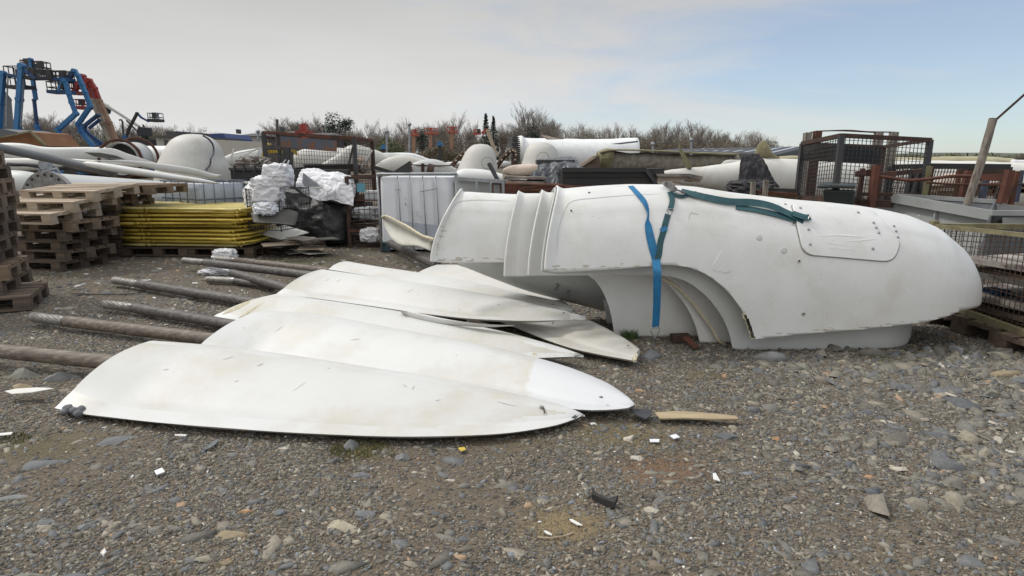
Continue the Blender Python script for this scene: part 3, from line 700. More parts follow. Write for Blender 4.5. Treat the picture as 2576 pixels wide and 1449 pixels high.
shaft(t8, [(347, 714), (450, 728), (560, 745), (680, 768)], [.075, .08, .085, .09], .050, 'pole_grey', sleeve=((287, 705), (347, 714)), sz=(.07, .075), sr=.044)
mb = MB()
for q in ([(1590, 904), (1600, 905), (1601, 912), (1593, 911)], [(1596, 894), (1605, 897), (1602, 906)]): mb.prism([gz(a, b, .075) for a, b in q], (0, 0, .02))
mb.build('torn_edge', 'fibre_edge', t8)
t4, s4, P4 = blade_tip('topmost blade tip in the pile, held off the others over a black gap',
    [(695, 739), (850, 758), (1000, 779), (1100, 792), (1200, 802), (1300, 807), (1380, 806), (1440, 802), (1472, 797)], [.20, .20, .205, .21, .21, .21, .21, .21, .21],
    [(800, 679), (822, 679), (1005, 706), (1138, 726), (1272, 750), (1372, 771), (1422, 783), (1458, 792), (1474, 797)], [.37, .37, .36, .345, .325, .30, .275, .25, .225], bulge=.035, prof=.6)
bolt(t4, gz(1418, 788, .29), .012)
scuff(t4, P4, [(845, 708, 858, 702, .012), (818, 706, 828, 700, .010), (1023, 735, 1040, 727, .007), (1050, 738, 1053, 741, .008), (1300, 768, 1330, 770, .008), (1440, 793, 1465, 797, .012)], 'fibre_edge')
shaft(t4, [(583, 686), (640, 700), (730, 728)], [.10, .11, .12], .047, 'pole_grey')
# the other sleeve end on the ground, half under those shafts
t9 = thing('metal_rod', 'ribbed metal shaft end lying under the crossed shafts beside a plastic bag', 'shaft', gz(560, 705, 0))
shaft(t9, [(588, 706), (640, 713), (690, 722)], [.05, .05, .05], .036, 'pole_grey', sleeve=((521, 703), (588, 706)), sz=(.05, .05), sr=.040)
# curved sliver
def sliver():
    top = [(1008, 783), (1022, 782), (1060, 789), (1110, 800), (1170, 810), (1230, 816), (1293, 818)]
    bot = [(1010, 787), (1026, 796), (1062, 805), (1110, 814), (1170, 821), (1230, 823), (1293, 820)]
    A = seg(top, [.26, .26, .26, .25, .25, .25, .25], 26); B = seg(bot, [.22, .21, .205, .20, .20, .21, .24], 26); P = []
    for a, b in zip(A, B):
        c = (a+b)/2; row = []
        for j in range(10):
            q = 2*pi*j/10; row.append(c + (a-b)/2*cos(q) + Vector((0, -1, .5))*.012*sin(q))
        P.append(row)
    mb = MB(); mb.grid(P, wrap=True, capends=True)
    mb.build('edge_strip', 'blade_white', smooth=True, label='thin curved white edge strip lying between the stacked blade tips', cat='edge strip')
sliver()
# blocks that carry the pile
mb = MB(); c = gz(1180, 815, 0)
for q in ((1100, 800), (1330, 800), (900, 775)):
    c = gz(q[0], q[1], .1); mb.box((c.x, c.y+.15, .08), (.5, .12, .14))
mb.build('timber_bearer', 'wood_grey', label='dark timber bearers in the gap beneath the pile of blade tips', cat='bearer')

# ================================================================== nacelle covers
def interp(tab, x):
    if x <= tab[0][0]: return tab[0][1]
    for (a, b), (c, d) in zip(tab, tab[1:]):
        if x <= c: return b+(d-b)*(x-a)/max(1e-9, c-a)
    return tab[-1][1]
def xz(p, Y): q = at(p[0], p[1], Y); return (q.x, q.z)
def cover(label, low, top, yf, yb, x1, rn, m, spring=.32, ex=2.35, rim=True, nx=70, name='nacelle_cover', stepz=.012, shear=.11):
    """moulded half shell: low = lower edge of the front wall (picture points at yf), top = ridge line (at the middle)"""
    yc = (yf+yb)/2; w_ = (yb-yf)/2
    L_ = [xz(p, yf) for p in low]; T_ = [xz(p, yc) for p in top]
    x0 = L_[0][0]
    xs = sorted(set([x0+.0, x0+.012, x0+.03, x0+.05, x0+.075, x0+.10, x0+.14, x0+.2, x0+.3] + [x0+(x1-x0)*i/nx for i in range(nx+1)] + [q[0] for q in L_ if x0 < q[0] < x1]
                    + [x1-rn*(1-sin(pi/2*i/26)) for i in range(27)]))
    xs = [x for x in xs if x <= x1-1e-4] + [x1-1e-4]
    P = []; nf = 56
    for x in xs:
        t = (x-(x1-rn))/rn; sc = sqrt(max(0.0, 1-t**2.25)) if t > 0 else 1.0; sc = max(sc, .02)
        zt = interp(T_, x); spr = min(spring, zt*.85)
        ztt = spr + (zt-spr)*(1.0 if t <= 0 else sc**.22)
        ww = w_*sc; lo = interp(L_, x)
        fl = 0.0
        if rim:
            d = x-x0
            fl = .042*max(0, 1-d/.10)**1.4 if d < .10 else 0
        row = []
        def sec(z, sgn):      # y of the wall at height z
            if z <= spr: return yc - sgn*(ww+fl)
            u = min(1, (z-spr)/max(1e-6, ztt-spr)); return yc - sgn*(ww+fl)*max(0, (1-u**ex))**(1/ex)
        zl = min(lo, ztt-.01)
        # front wall on one fixed ladder of heights, everything under the cut edge pulled up to it
        def pt(z, sgn):
            z = max(z, zl)
            if z <= spr: yy_ = yc - sgn*(ww+fl)
            else: u = min(1, (z-spr)/max(1e-6, ztt-spr)); yy_ = yc - sgn*(ww+fl)*max(0, (1-u**ex))**(1/ex)
            st_ = stepz*max(0, min(1, (.70-abs(yy_-yc)/max(1e-6, ww))/.06))*(1 if t < .3 else max(0, 1-(t-.3)*3))
            return Vector((x, yy_, z + fl*.6*max(0, (z-spr)/(ztt-spr)) + st_))
        k1 = 14
        lad = [spr*i/k1 for i in range(k1)] + [spr+(ztt-spr)*sin(pi/2*i/(nf-k1))**(2/ex) for i in range(nf-k1+1)]
        for z in lad: row.append(pt(z, 1))
        for z in lad[::-1][1:]: row.append(pt(z, -1))
        sh = shear*max(0, 1-(x-x0)/.6)**2
        if rim and sh:
            for v in row: v.x += sh*max(0, (v.z-zl)/max(.1, ztt-zl))**1.7
        P.append(row)
    base = Vector((sum(xs)/len(xs), yc, 0))
    root = thing(name, label, 'nacelle cover', base, 'nested nacelle covers strapped in a row')
    mb = MB(); mb.grid(P)
    for f in mb.f: f.reverse()
    import bmesh
    o = mb.build('shell', m, root, smooth=True, solid=-.016)
    bm_ = bmesh.new(); bm_.from_mesh(o.data); bmesh.ops.remove_doubles(bm_, verts=bm_.verts, dist=2e-4)
    bmesh.ops.dissolve_degenerate(bm_, dist=1e-4, edges=bm_.edges); bm_.to_mesh(o.data); bm_.free()
    try: o.data.set_sharp_from_angle(angle=radians(40))
    except Exception: pass
    bv = BVHTree.FromPolygons([tuple(v) for v in mb.v], mb.f)
    return root, bv, P
topA = [(1400, 478), (1503, 471), (1582, 467), (1669, 468), (1753, 474), (1836, 487), (1919, 497), (2000, 506), (2086, 513), (2160, 521), (2211, 529), (2274, 541), (2336, 560), (2399, 602), (2444, 663), (2458, 705)]
lowA = [(1371, 681), (1395, 686), (1450, 684), (1560, 678), (1669, 668), (1703, 669), (1736, 674), (1766, 685), (1794, 701), (1822, 724), (1844, 748), (1864, 776), (1880, 806), (1890, 830), (1899, 853),
        (1902, 854), (2003, 842), (2100, 834), (2169, 829), (2250, 820), (2336, 811), (2400, 799), (2440, 788)]
YA, YBK = 4.42, 5.46
cA, bvA, PA = cover('biggest white nacelle cover on top, with a riveted hatch and rounded nose', lowA, topA, YA, YBK, 3.905, 1.0, 'shell_white', spring=.34)
lowB = [(1363, 685), (1400, 690), (1500, 688), (1600, 690), (1669, 694), (1695, 698), (1719, 705), (1745, 719), (1769, 738), (1788, 757), (1803, 777), (1818, 800), (1830, 825), (1838, 850), (1843, 875), (1846, 890),
        (1849, 891), (1950, 892), (2026, 892), (2150, 891), (2253, 889), (2300, 882), (2340, 864)]
topB = [(1404, 483), (1600, 476), (1836, 500), (2086, 530), (2240, 560)]
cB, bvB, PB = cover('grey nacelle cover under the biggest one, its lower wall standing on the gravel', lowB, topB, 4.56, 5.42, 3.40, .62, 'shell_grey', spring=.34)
lowC = [(1329, 692), (1400, 694), (1560, 692), (1640, 694), (1663, 702), (1683, 717), (1702, 738), (1718, 758), (1731, 778), (1743, 802), (1752, 826), (1758, 850), (1761, 871), (1764, 872), (1840, 872), (1900, 872)]
topC = [(1352, 488), (1600, 484), (1836, 506), (1950, 520)]
cC, bvC, PC = cover('nacelle cover third in the nest, showing an arch edged with torn yellow fibre', lowC, topC, 4.76, 5.40, 2.1, .1, 'shell_white', spring=.34)
lowD = [(1269, 695), (1300, 696), (1400, 693), (1478, 692), (1496, 705), (1511, 724), (1522, 745), (1531, 768), (1538, 795), (1543, 825), (1546, 851), (1549, 852), (1650, 852), (1770, 852), (1830, 852)]
topD = [(1289, 490), (1324, 490), (1600, 490), (1900, 515)]
cD, bvD, PD = cover('nacelle cover fourth in the nest, widest smooth wall seen through the arches', lowD, topD, 4.94, 5.38, 2.0, .1, 'shell_white', spring=.34)
lowE = [(1085, 658), (1120, 662), (1200, 662), (1300, 660), (1450, 660)]
topE = [(1155, 486), (1289, 492), (1450, 492)]
cE, bvE, PE = cover('leftmost nacelle cover of the nest, its flared rim beside the white tank', lowE, topE, 5.0, 5.7, .62, .05, 'shell_white', spring=.40, shear=.22)
# torn yellow lip of the third cover
mb = MB(); arc = [(1661, 700), (1700, 722), (1735, 757), (1765, 795), (1790, 830), (1806, 858), (1822, 868)]
pts = spline([at(a, b, 4.70) for a, b in arc], 20); mb.grid([[p+Vector((0, 0, 0)) for p in pts], [p+Vector((.012, -.015, .010)) for p in pts], [p+Vector((.018, .03, .006)) for p in pts]])
mb.build('torn_lip', 'fibre_edge', cC, solid=.004)
# dark belly panel of another cover lying beneath
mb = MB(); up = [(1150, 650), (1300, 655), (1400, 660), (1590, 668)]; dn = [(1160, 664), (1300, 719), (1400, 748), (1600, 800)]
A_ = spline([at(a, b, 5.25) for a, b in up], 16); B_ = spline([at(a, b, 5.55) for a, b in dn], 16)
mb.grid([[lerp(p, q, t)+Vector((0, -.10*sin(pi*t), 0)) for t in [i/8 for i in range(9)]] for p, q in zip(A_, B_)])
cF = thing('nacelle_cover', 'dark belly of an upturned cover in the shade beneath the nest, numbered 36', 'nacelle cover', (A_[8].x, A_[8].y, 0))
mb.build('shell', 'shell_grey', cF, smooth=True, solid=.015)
def text(body, parent, loc, rot, size, m, ext=.001, name='lettering'):
    cu = bpy.data.curves.new(name, 'FONT'); cu.body = body; cu.size = size; cu.extrude = ext; cu.align_x = 'CENTER'; cu.align_y = 'CENTER'
    tmp = bpy.data.objects.new(name, cu); me = bpy.data.meshes.new_from_object(tmp); bpy.data.objects.remove(tmp); me.materials.clear(); me.materials.append(MATS[m])
    o = bpy.data.objects.new(name, me); COL.objects.link(o); o.parent = parent
    o.location = Vector(loc)-worldloc(parent); o.rotation_euler = rot; return o
text('3', cF, at(1400, 724, 5.27), (radians(75), radians(25), 0), .10, 'ink')
text('6', cF, at(1430, 738, 5.27), (radians(75), radians(25), 0), .10, 'ink')
# ------------------------------------------------------------------ details on the main cover
def hit(bv, px, py):
    d = ray(px, py).normalized(); h = bv.ray_cast(Vector((0, 0, H)), d)
    if h[0] is None: return None
    n_ = h[1] if h[1].dot(d) < 0 else -h[1]
    return h[0], n_
def rounded(poly, r, k=6):
    o = []; n_ = len(poly)
    for i in range(n_):
        p = Vector((*poly[i], 0)); a = Vector((*poly[i-1], 0)); b = Vector((*poly[(i+1) % n_], 0)); rr = r[i]
        u = p+(a-p).normalized()*rr; v = p+(b-p).normalized()*rr
        for j in range(k+1):
            t = j/k; q = (u*(1-t)+p*t)*(1-t)+(p*(1-t)+v*t)*t; o.append((q.x, q.y))
    f_ = []
    for a, b in zip(o, o[1:]+o[:1]):
        m_ = max(1, int(math.hypot(b[0]-a[0], b[1]-a[1])/6)); f_ += [(a[0]+(b[0]-a[0])*q/m_, a[1]+(b[1]-a[1])*q/m_) for q in range(m_)]
    return f_
hpoly = rounded([(1992, 518), (2021, 641), (2248, 660), (2262, 612), (2196, 528)], [4, 26, 30, 8, 26])
def hatch():
    mb = MB(); C_ = (2125, 590); rings = []
    for sc, lift in ((1.0, .0), (.998, .010), (.985, .014), (.8, .014), (.55, .014), (.25, .014)):
        row = []
        for (x, y) in hpoly:
            h = hit(bvA, C_[0]+(x-C_[0])*sc, C_[1]+(y-C_[1])*sc)
            row.append(h[0]+h[1]*(lift+.002))
        rings.append(row)
    c0 = hit(bvA, *C_); mb.grid(rings, wrap=True); k = len(mb.v); mb.v.append(c0[0]+c0[1]*.016); n_ = len(hpoly); b0 = 5*n_
    for j in range(n_): mb.f.append([b0+j, b0+(j+1) % n_, k]); mb.m.append(0)
    return mb.build('hatch', 'shell_white', cA, smooth=True, angle=35)
ht = hatch()
def gap_shade():  # dark strip laid round the hatch, shadow gap put in as colour
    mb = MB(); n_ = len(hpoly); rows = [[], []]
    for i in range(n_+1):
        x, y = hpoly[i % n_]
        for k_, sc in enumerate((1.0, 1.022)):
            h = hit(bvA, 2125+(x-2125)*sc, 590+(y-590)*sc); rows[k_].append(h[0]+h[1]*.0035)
    mb.grid(rows); mb.build('gap_shade', 'seam', ht)
gap_shade()
def disc(parent, bv, px, py, r, m='steel', name='rivet', lift=.003, h_=.004):
    q = hit(bv, px, py)
    if not q: return
    R_ = q[1].to_track_quat('Z', 'Y').to_matrix(); mb = MB(); mb.ellipsoid(q[0]+q[1]*lift, (r, r, h_), 12, 6, R=R_)
    return mb.build(name, m, parent, smooth=True)
for (x, y) in [(1220, 235), (1568, 263), (1268, 361), (1278, 448), (1655, 475), (1660, 322), (1675, 350), (1690, 381)]:
    disc(ht, bvA, *S3(x, y), .011, 'galv', 'rivet', lift=.020)
for (x, y) in [(1790, 335), (1803, 366), (1815, 402), (1135, 203)]: disc(cA, bvA, *S3(x, y), .010, 'galv', 'rivet')
for (x, y, r) in [(977, 404, .024), (1126, 481, .026), (1092, 213, .022)]: disc(cA, bvA, *S3(x, y), r, 'shell_grey', 'filled_hole', lift=.001, h_=.0015)
for (x, y) in [(1217, 545), (1244, 864), (1184, 320)]:
    disc(cA, bvA, *S3(x, y), .019, 'shell_grey', 'hole_ring', lift=.001, h_=.003); disc(cA, bvA, *S3(x, y), .009, 'black_paint', 'hole', lift=.003, h_=.002)
disc(cA, bvA, 1437, 530, .008, 'ink', 'hole'); disc(cA, bvA, 1482, 485, .01, 'ink', 'hole')
def marks(parent, bv, lines, m, name, wd=.004, lift=.0012):
    mb = MB()
    for ln in lines:
        wq = wd
        if isinstance(ln[0], (int, float)): wq = ln[0]; ln = ln[1:]
        pts = spline([(p[0], p[1], 0) for p in ln], max(5, len(ln)*4)); L_ = []; R_ = []; hs_ = [hit(bv, p.x, p.y) for p in pts]
        if any(h is None for h in hs_): continue
        for i, h in enumerate(hs_):
            a = hs_[max(0, i-1)][0]; b = hs_[min(len(hs_)-1, i+1)][0]; sd_ = (b-a).cross(h[1]).normalized()*wq/2*(.25+.75*sin(pi*(i+.5)/len(hs_)))
            L_.append(h[0]+h[1]*lift-sd_); R_.append(h[0]+h[1]*lift+sd_)
        mb.grid([L_, R_]); mb.build(name, m, parent); mb = MB()
marks(cA, bvA, [(.005, S3(1800, 620), S3(1860, 720), S3(1930, 800)), (.012, S3(2165, 620), S3(2180, 690), S3(2215, 740), S3(2245, 840)), (.004, S3(1880, 800), S3(2000, 802), S3(2110, 800)),
                (.004, S3(1365, 820), S3(1370, 870), S3(1368, 930)), (.003, S3(620, 330), S3(628, 400)), (.003, S3(680, 355), S3(705, 395)), (.006, S3(0, 485), S3(80, 500), S3(160, 482)), (.004, S3(40, 495), S3(140, 498)),
                (.02, S3(750, 480), S3(720, 530), S3(690, 580)), (.004, S3(1050, 700), S3(1100, 760)), (.004, S3(1990, 500), S3(2040, 545)), (.003, S3(1700, 640), S3(1760, 600)), (.003, S3(1500, 640), S3(1580, 720), S3(1600, 800)),
                (.004, S3(2040, 760), S3(2042, 880)), (.003, S3(900, 600), S3(960, 640), S3(1010, 630))], 'scratch', 'scratch')
marks(cA, bvA, [(.004, S3(720, 612), S3(745, 610), S3(765, 618), S3(800, 612), S3(815, 595)), (.006, S3(550, 300), S3(560, 265), S3(575, 250)), (.006, S3(565, 255), S3(610, 265)), (.003, S3(720, 612), S3(700, 598))], 'scuff', 'crack')
marks(cA, bvA, [(.014, S3(1340, 400), S3(1440, 392), S3(1600, 405)), (.008, S3(1400, 470), S3(1550, 478)), (.01, S3(1500, 430), S3(1680, 415)), (.006, S3(1380, 440), S3(1500, 450)), (.005, S3(1290, 330), S3(1330, 380)), (.004, S3(1440, 330), S3(1460, 300))], 'scratch', 'scratch', lift=.0175)
mb = MB(); 
# raised seam band along the top and below the rim
pts = [(1440, 505), (1500, 497), (1560, 490), (1600, 489)]
marks(cA, bvA, [(.008, (1400, 640), (1405, 580), (1420, 530), (1440, 506), (1500, 498), (1600, 490), (1660, 488))], 'shell_grey', 'moulded_seam', lift=.002)
marks(cE, bvE, [(.010, (1098, 640), (1110, 590), (1130, 540), (1150, 510), (1200, 503), (1280, 506))], 'shell_grey', 'moulded_seam', lift=.002)
marks(cB, bvB, [(.004, S3(1253, 992), S3(1258, 1040), S3(1268, 1100))], 'ink', 'crack')
rg = random.Random(4)
for bv_, c_, (xa, ya, xb, yb), n__ in ((bvE, cE, (1096, 655, 1262, 658), 26), (bvA, cA, (1385, 677, 1620, 672), 20), (bvA, cA, (1920, 850, 2330, 808), 22), (bvE, cE, (1092, 650, 1110, 560), 10)):
    mb = MB()
    for i in range(n__):
        t = rg.random(); x = lerp(xa, xb, t); y = lerp(ya, yb, t)-rg.random()**2*10; h = hit(bv_, x, y); h2 = hit(bv_, x+rg.uniform(4, 22), y+rg.uniform(-1.5, 1.5))
        if h and h2 and (h[0]-h2[0]).length < .2:
            d = h2[0]-h[0]; u = d.cross(h[1]).normalized()*rg.uniform(.002, .006); o = h[1]*.0012
            mb.add([h[0]+o, h[0]+d*.4+u+o, h2[0]+o, h[0]+d*.5-u+o], [(0, 1, 2, 3)])
    if mb.f: o_ = mb.build('grime', 'grime', c_); o_['kind'] = 'stuff'
sc_r = random.Random(9)
for i in range(26):
    x = sc_r.uniform(1480, 2380); y = sc_r.uniform(520, 800); l = sc_r.uniform(12, 45); a_ = sc_r.uniform(-1.9, .3); x2 = x+l*cos(a_); y2 = y+l*sin(a_)
    if hit(bvA, x, y) and hit(bvA, x2, y2) and (hit(bvA, x, y)[0]-hit(bvA, x2, y2)[0]).length < .3: marks(cA, bvA, [(sc_r.uniform(.002, .004), (x, y), ((x+x2)/2+sc_r.uniform(-2, 2), (y+y2)/2), (x2, y2))], 'scratch', 'scratch')
for i in range(10):
    x = sc_r.uniform(1120, 1260); y = sc_r.uniform(520, 645); x2 = x+sc_r.uniform(-6, 12); y2 = y+sc_r.uniform(10, 40)
    marks(cE, bvE, [(.003, (x, y), ((x+x2)/2+1, (y+y2)/2), (x2, y2))], 'scratch', 'scratch')
# torn fibre on the arch of the big cover
mb = MB(); rng2 = random.Random(3)
for i in range(26):
    t = i/25; a = spline([at(1878, 792, YA), at(1890, 826, YA), at(1898, 850, YA)], 26)[i]
    mb.box(a+Vector((-.012+rng2.uniform(-.006, .006), .01, 0)), (.02+rng2.random()*.012, .02, .014))
mb.build('torn_edge', 'fibre_edge', cA)

# ================================================================== straps
def ribbon(mb, pts, nrm, wd, th=.003, n=30):
    wl = wd if isinstance(wd, list) else [wd]*len(pts); P = spline(pts, n); A = []; Nn = []; W_l = []; js = 0
    for p in P:                                          # normal and width follow the nearest key points
        ds = sorted((((p-Vector(k)).length, i) for i, k in enumerate(pts)))[:2]; (d0, i0), (d1_, i1) = ds; t = d0/max(1e-6, d0+d1_)
        Nn.append(lerp(Vector(nrm[i0]).normalized(), Vector(nrm[i1]).normalized(), t)); W_l.append(wl[i0]*(1-t)+wl[i1]*t)
    for i in range(n):
        t = (P[min(i+1, n-1)]-P[max(i-1, 0)]).normalized(); q = Nn[i].normalized(); s_ = t.cross(q).normalized()*W_l[i]/2; q = s_.cross(t).normalized()*th
        A.append([P[i]-s_, P[i]+s_, P[i]+s_+q, P[i]-s_+q])
    mb.grid(A, wrap=True, capends=True)
def onA(px, py, lift=.004):
    h = hit(bvA, px, py)
    if h is None: return None
    return h[0]+h[1]*lift, h[1]
stp = thing('ratchet_strap', 'bright blue webbing strap hanging over the big cover with a wire hook at its end', 'strap', at(1648, 700, 4.3)-Vector((0, 0, .6)))
# blue run
mb = MB(); keyp = [(1586, 470, .044), (1603, 488, .044), (1618, 506, .044), (1627, 524, .036), (1630, 540, .022), (1629, 552, .024), (1630, 566, .050), (1634, 590, .060), (1641, 620, .062), (1650, 655, .062)]
pn = [onA(q[0], q[1], .006) for q in keyp]; fr_ = [at(1653, 682, 4.37), at(1653, 720, 4.37), at(1652, 770, 4.40), at(1649, 822, 4.44)]
ns_ = [n_ for _, n_ in pn]+[Vector((.1, -1, 0))]*4; ns_[3] = ns_[3]+Vector((.5, 0, 0)); ns_[4] = ns_[4]+Vector((1.1, 0, 0)); ns_[5] = ns_[5]+Vector((.8, 0, 0))
ribbon(mb, [p for p, _ in pn]+fr_, ns_, [q[2] for q in keyp]+[.062, .060, .058, .056], n=90)
mb.build('webbing', 'strap_blue', stp, smooth=False)
def wirehook(parent, c, s_, m='steel'):
    mb = MB(); P = [c+Vector((-.026, 0, .01))*s_, c+Vector((.026, 0, .01))*s_, c+Vector((.022, 0, -.015))*s_, c+Vector((.004, -.002, -.045))*s_, c+Vector((.002, -.012, -.065))*s_]
    mb.tube(P, .0035*s_, 8)
    P = [c+Vector((-.026, 0, .01))*s_, c+Vector((-.022, 0, -.015))*s_, c+Vector((-.004, -.002, -.045))*s_, c+Vector((-.002, -.012, -.065))*s_]; mb.tube(P, .0035*s_, 8)
    return mb.build('wire_hook', m, parent, smooth=True)
wirehook(stp, at(1648, 829, 4.44), 1.35)
st2 = thing('ratchet_strap', 'dark teal strap with a steel ratchet lying along the top of the big cover', 'strap', at(1700, 500, 4.8)-Vector((0, 0, .2)))
mb = MB()
def run(px, wd, lift=.005, n=40, tw=None, l0=None):
    pn_ = [onA(*q, (l0[i] if l0 else lift)) for i, q in enumerate(px)]
    ns_ = [n_ + (Vector(tw[i]) if tw else Vector((0, 0, 0))) for i, (_, n_) in enumerate(pn_)]
    ribbon(mb, [p for p, _ in pn_], ns_, wd, n=n)
run([(1712, 485), (1760, 498), (1830, 512), (1890, 517), (1935, 525), (1980, 541), (2020, 558)], .060, tw=[(0, 0, 0), (0, -.4, 0), (0, -.6, 0), (0, -.8, 0), (0, -.4, 0), (0, 0, 0), (0, 0, 0)], l0=[.02, .02, .022, .03, .03, .02, .014])
run([(1850, 522), (1900, 530), (1950, 541), (1990, 551), (2026, 560)], .052, lift=.008)
run([(2034, 553), (2018, 552), (1990, 543)], .055, lift=.03, n=12)
run([(1684, 486), (1690, 503), (1688, 520), (1684, 530)], .040, lift=.012, n=16)
run([(1680, 540), (1674, 562), (1668, 585), (1661, 610), (1657, 640), (1650, 664)], .046, lift=.004, n=24)
run([(1690, 492), (1715, 497), (1740, 490), (1752, 487)], .03, lift=.012, n=12)
mb.build('webbing', 'strap_teal', st2)
mb = MB(); run([(1661, 581), (1669, 578), (1677, 575)], .036, lift=.012, n=6); mb.build('loose_tab', 'strap_blue', st2)
mb = MB(); p0 = onA(1672, 474, .03)[0]; p1 = onA(1692, 485, .035)[0]; p2 = onA(1722, 492, .03)[0]
mb.beam(p0+Vector((0, -.02, .01)), p1+Vector((0, -.02, .01)), .006, .04); mb.beam(p0+Vector((0, .03, .01)), p1+Vector((0, .03, .01)), .006, .04)
mb.tube([p0+Vector((0, -.03, .01)), p0+Vector((0, .04, .01))], .014, 10); mb.tube([p1+Vector((0, -.03, .0)), p1+Vector((0, .04, .0))], .02, 10)
mb.beam(p1, p2, .045, .012); mb.build('ratchet_buckle', 'steel', st2)
wirehook(st2, onA(1684, 531, .02)[0], .9, 'galv')
mb = MB(); a = onA(2018, 560, .02)[0]; mb.tube([a, a+Vector((.035, 0, .02)), a+Vector((.05, .01, .045))], .0045, 8); mb.build('hook_end', 'steel', st2)
# ================================================================== things on the ground near the arches
def boxbrick(px, py, yaw, size, m, name, label, cat, z=.03, roll=0):
    c = gz(px, py, z); mb = MB(); R_ = Matrix.Rotation(yaw, 3, 'Z') @ Matrix.Rotation(roll, 3, 'Y'); mb.box(c, size, R_)
    return mb.build(name, m, label=label, cat=cat, bevel=.004)
boxbrick(1738, 862, -1.2, (.16, .055, .02), 'rust_red', 'steel_strap', 'rusty flat steel strip sticking from the gravel under the arch', 'steel strip', z=.05, roll=.3)
boxbrick(1712, 850, .1, (.16, .09, .06), 'rust_dark', 'brick', 'dark rusty block lying behind the steel strip', 'block', z=.04)
mb = MB(); c = [(1647, 1041), (1700, 1038), (1760, 1041), (1852, 1050), (1858, 1058), (1790, 1058), (1720, 1055), (1660, 1056)]
mb.prism([gz(a, b, .03) for a, b in c], (0, 0, .012)); mb.build('wood_plank', 'wood_plank', label='short weathered plank on the gravel right of the blade points', cat='plank', bevel=.003)
mb = MB(); mb.prism([gz(a, b, .04) for a, b in [(1580, 1030), (1640, 1032), (1640, 1045), (1625, 1056), (1600, 1046)]], (0, 0, .006)); mb.build('plastic_scrap', 'slate_dark', label='dark blue plastic scrap beside the plank', cat='scrap')
mb = MB(); mb.prism([gz(a, b, .02) for a, b in [(1488, 1239), (1495, 1243), (1500, 1255), (1530, 1267), (1550, 1262), (1555, 1258), (1546, 1279), (1518, 1270), (1488, 1257)]], (0, 0, .03)); mb.build('rubber_bracket', 'rubber', label='black rubber bracket lying alone on bare gravel', cat='bracket', bevel=.003)
def rod(px, r, m, name, label, cat, z=.01):
    mb = MB(); mb.tube(spline([gz(a, b, z) for a, b in px], 16), r, 6); mb.build(name, m, label=label, cat=cat)
rod([(1352, 1351), (1380, 1353), (1420, 1348), (1442, 1339)], .003, 'wood_light', 'twig', 'thin pale curved twig on the sandy patch', 'twig', .012)
rod([(180, 739), (300, 741), (365, 733)], .006, 'rubber', 'cable', 'thin black cable curving across the ground near the shafts', 'cable')
def leafy(px, m, name, label, cat, z=.014, th=.004):
    mb = MB(); mb.prism([gz(a, b, z) for a, b in px], (0, 0, th)); mb.build(name, m, label=label, cat=cat)
leafy([(1432, 1307), (1440, 1308), (1462, 1320), (1466, 1324), (1452, 1322), (1436, 1313)], 'board_white', 'leaf', 'larger pale dry leaf above the twig', 'leaf')
leafy([(1367, 1336), (1375, 1337), (1388, 1345), (1388, 1348), (1376, 1345)], 'board_white', 'leaf', 'smaller pale dry leaf left of the twig', 'leaf')
leafy([(388, 1186), (408, 1178), (415, 1188), (394, 1196)], 'hdpe', 'plastic_piece', 'square white plastic piece on the left gravel', 'scrap')
leafy([(440, 1094), (470, 1094), (467, 1098), (440, 1097)], 'board_white', 'plastic_piece', 'thin white strip just below the nearest blade tip', 'scrap')
leafy([(12, 985), (40, 979), (95, 976), (136, 978), (80, 988), (30, 992)], 'board_white', 'plastic_piece', 'long torn white strip among the rocks at the left', 'scrap', z=.07)
leafy([(-10, 1092), (33, 1088), (28, 1094), (-10, 1098)], 'board_white', 'plastic_piece', 'white strip cut by the left picture edge', 'scrap', z=.02)
leafy([(510, 1130), (545, 1106), (552, 1108), (537, 1124), (518, 1133)], 'rock_slate', 'slate_piece', 'narrow blue slate shard on open gravel below the nearest blade', 'slate')
leafy([(1793, 1192), (1800, 1191), (1812, 1212), (1794, 1207)], 'shell_white', 'plastic_piece', 'small triangular white shard on the gravel, lower right of centre', 'scrap', z=.02)
leafy([(1634, 1106), (1659, 1106), (1658, 1113), (1635, 1113)], 'hdpe', 'plastic_piece', 'pale oblong tile chip below the plank', 'scrap', z=.02)
leafy([(1685, 1097), (1700, 1093), (1710, 1101), (1695, 1105)], 'hdpe', 'plastic_piece', 'pale chip nearest below the plank', 'scrap', z=.02)
leafy([(1152, 1128), (1168, 1126), (1172, 1132), (1160, 1137)], 'yellow', 'plastic_piece', 'tiny yellow scrap below the nearest blade tip', 'scrap', z=.02)
# ================================================================== single rocks
def rock(px, py, w_px, h_px, m, label, yaw=0.0, flat=.45, seed=1, name='rock'):
    c = gz(px, py, 0.02); D_ = c.y; wm = w_px/F*D_*1.02; dep = max(h_px/F*D_*1.15, wm*.45)
    hgt = max(.012, wm*flat*.5); r = random.Random(seed); mb = MB()
    pl = [(Vector((r.uniform(-1, 1), r.uniform(-1, 1), r.uniform(-.4, 1))).normalized(), r.uniform(.42, .78)) for _ in range(8)]
    def fn(v):
        u = Vector((v.x/(wm/2), v.y/(dep/2), v.z/hgt))
        for n_, d in pl:
            e_ = u.dot(n_)-d
            if e_ > 0: u -= n_*e_
        u += noise.noise_vector(u*2.3+Vector((seed, 0, 0)))*.03
        return Vector((u.x*wm/2, u.y*dep/2, u.z*hgt))
    mb.ellipsoid((c.x, c.y, gh(c.x, c.y)+hgt*.12), (wm/2, dep/2, hgt), 22, 14, fn=fn, R=Matrix.Rotation(yaw, 3, 'Z'))
    return mb.build(name, m, label=label, cat='rock')
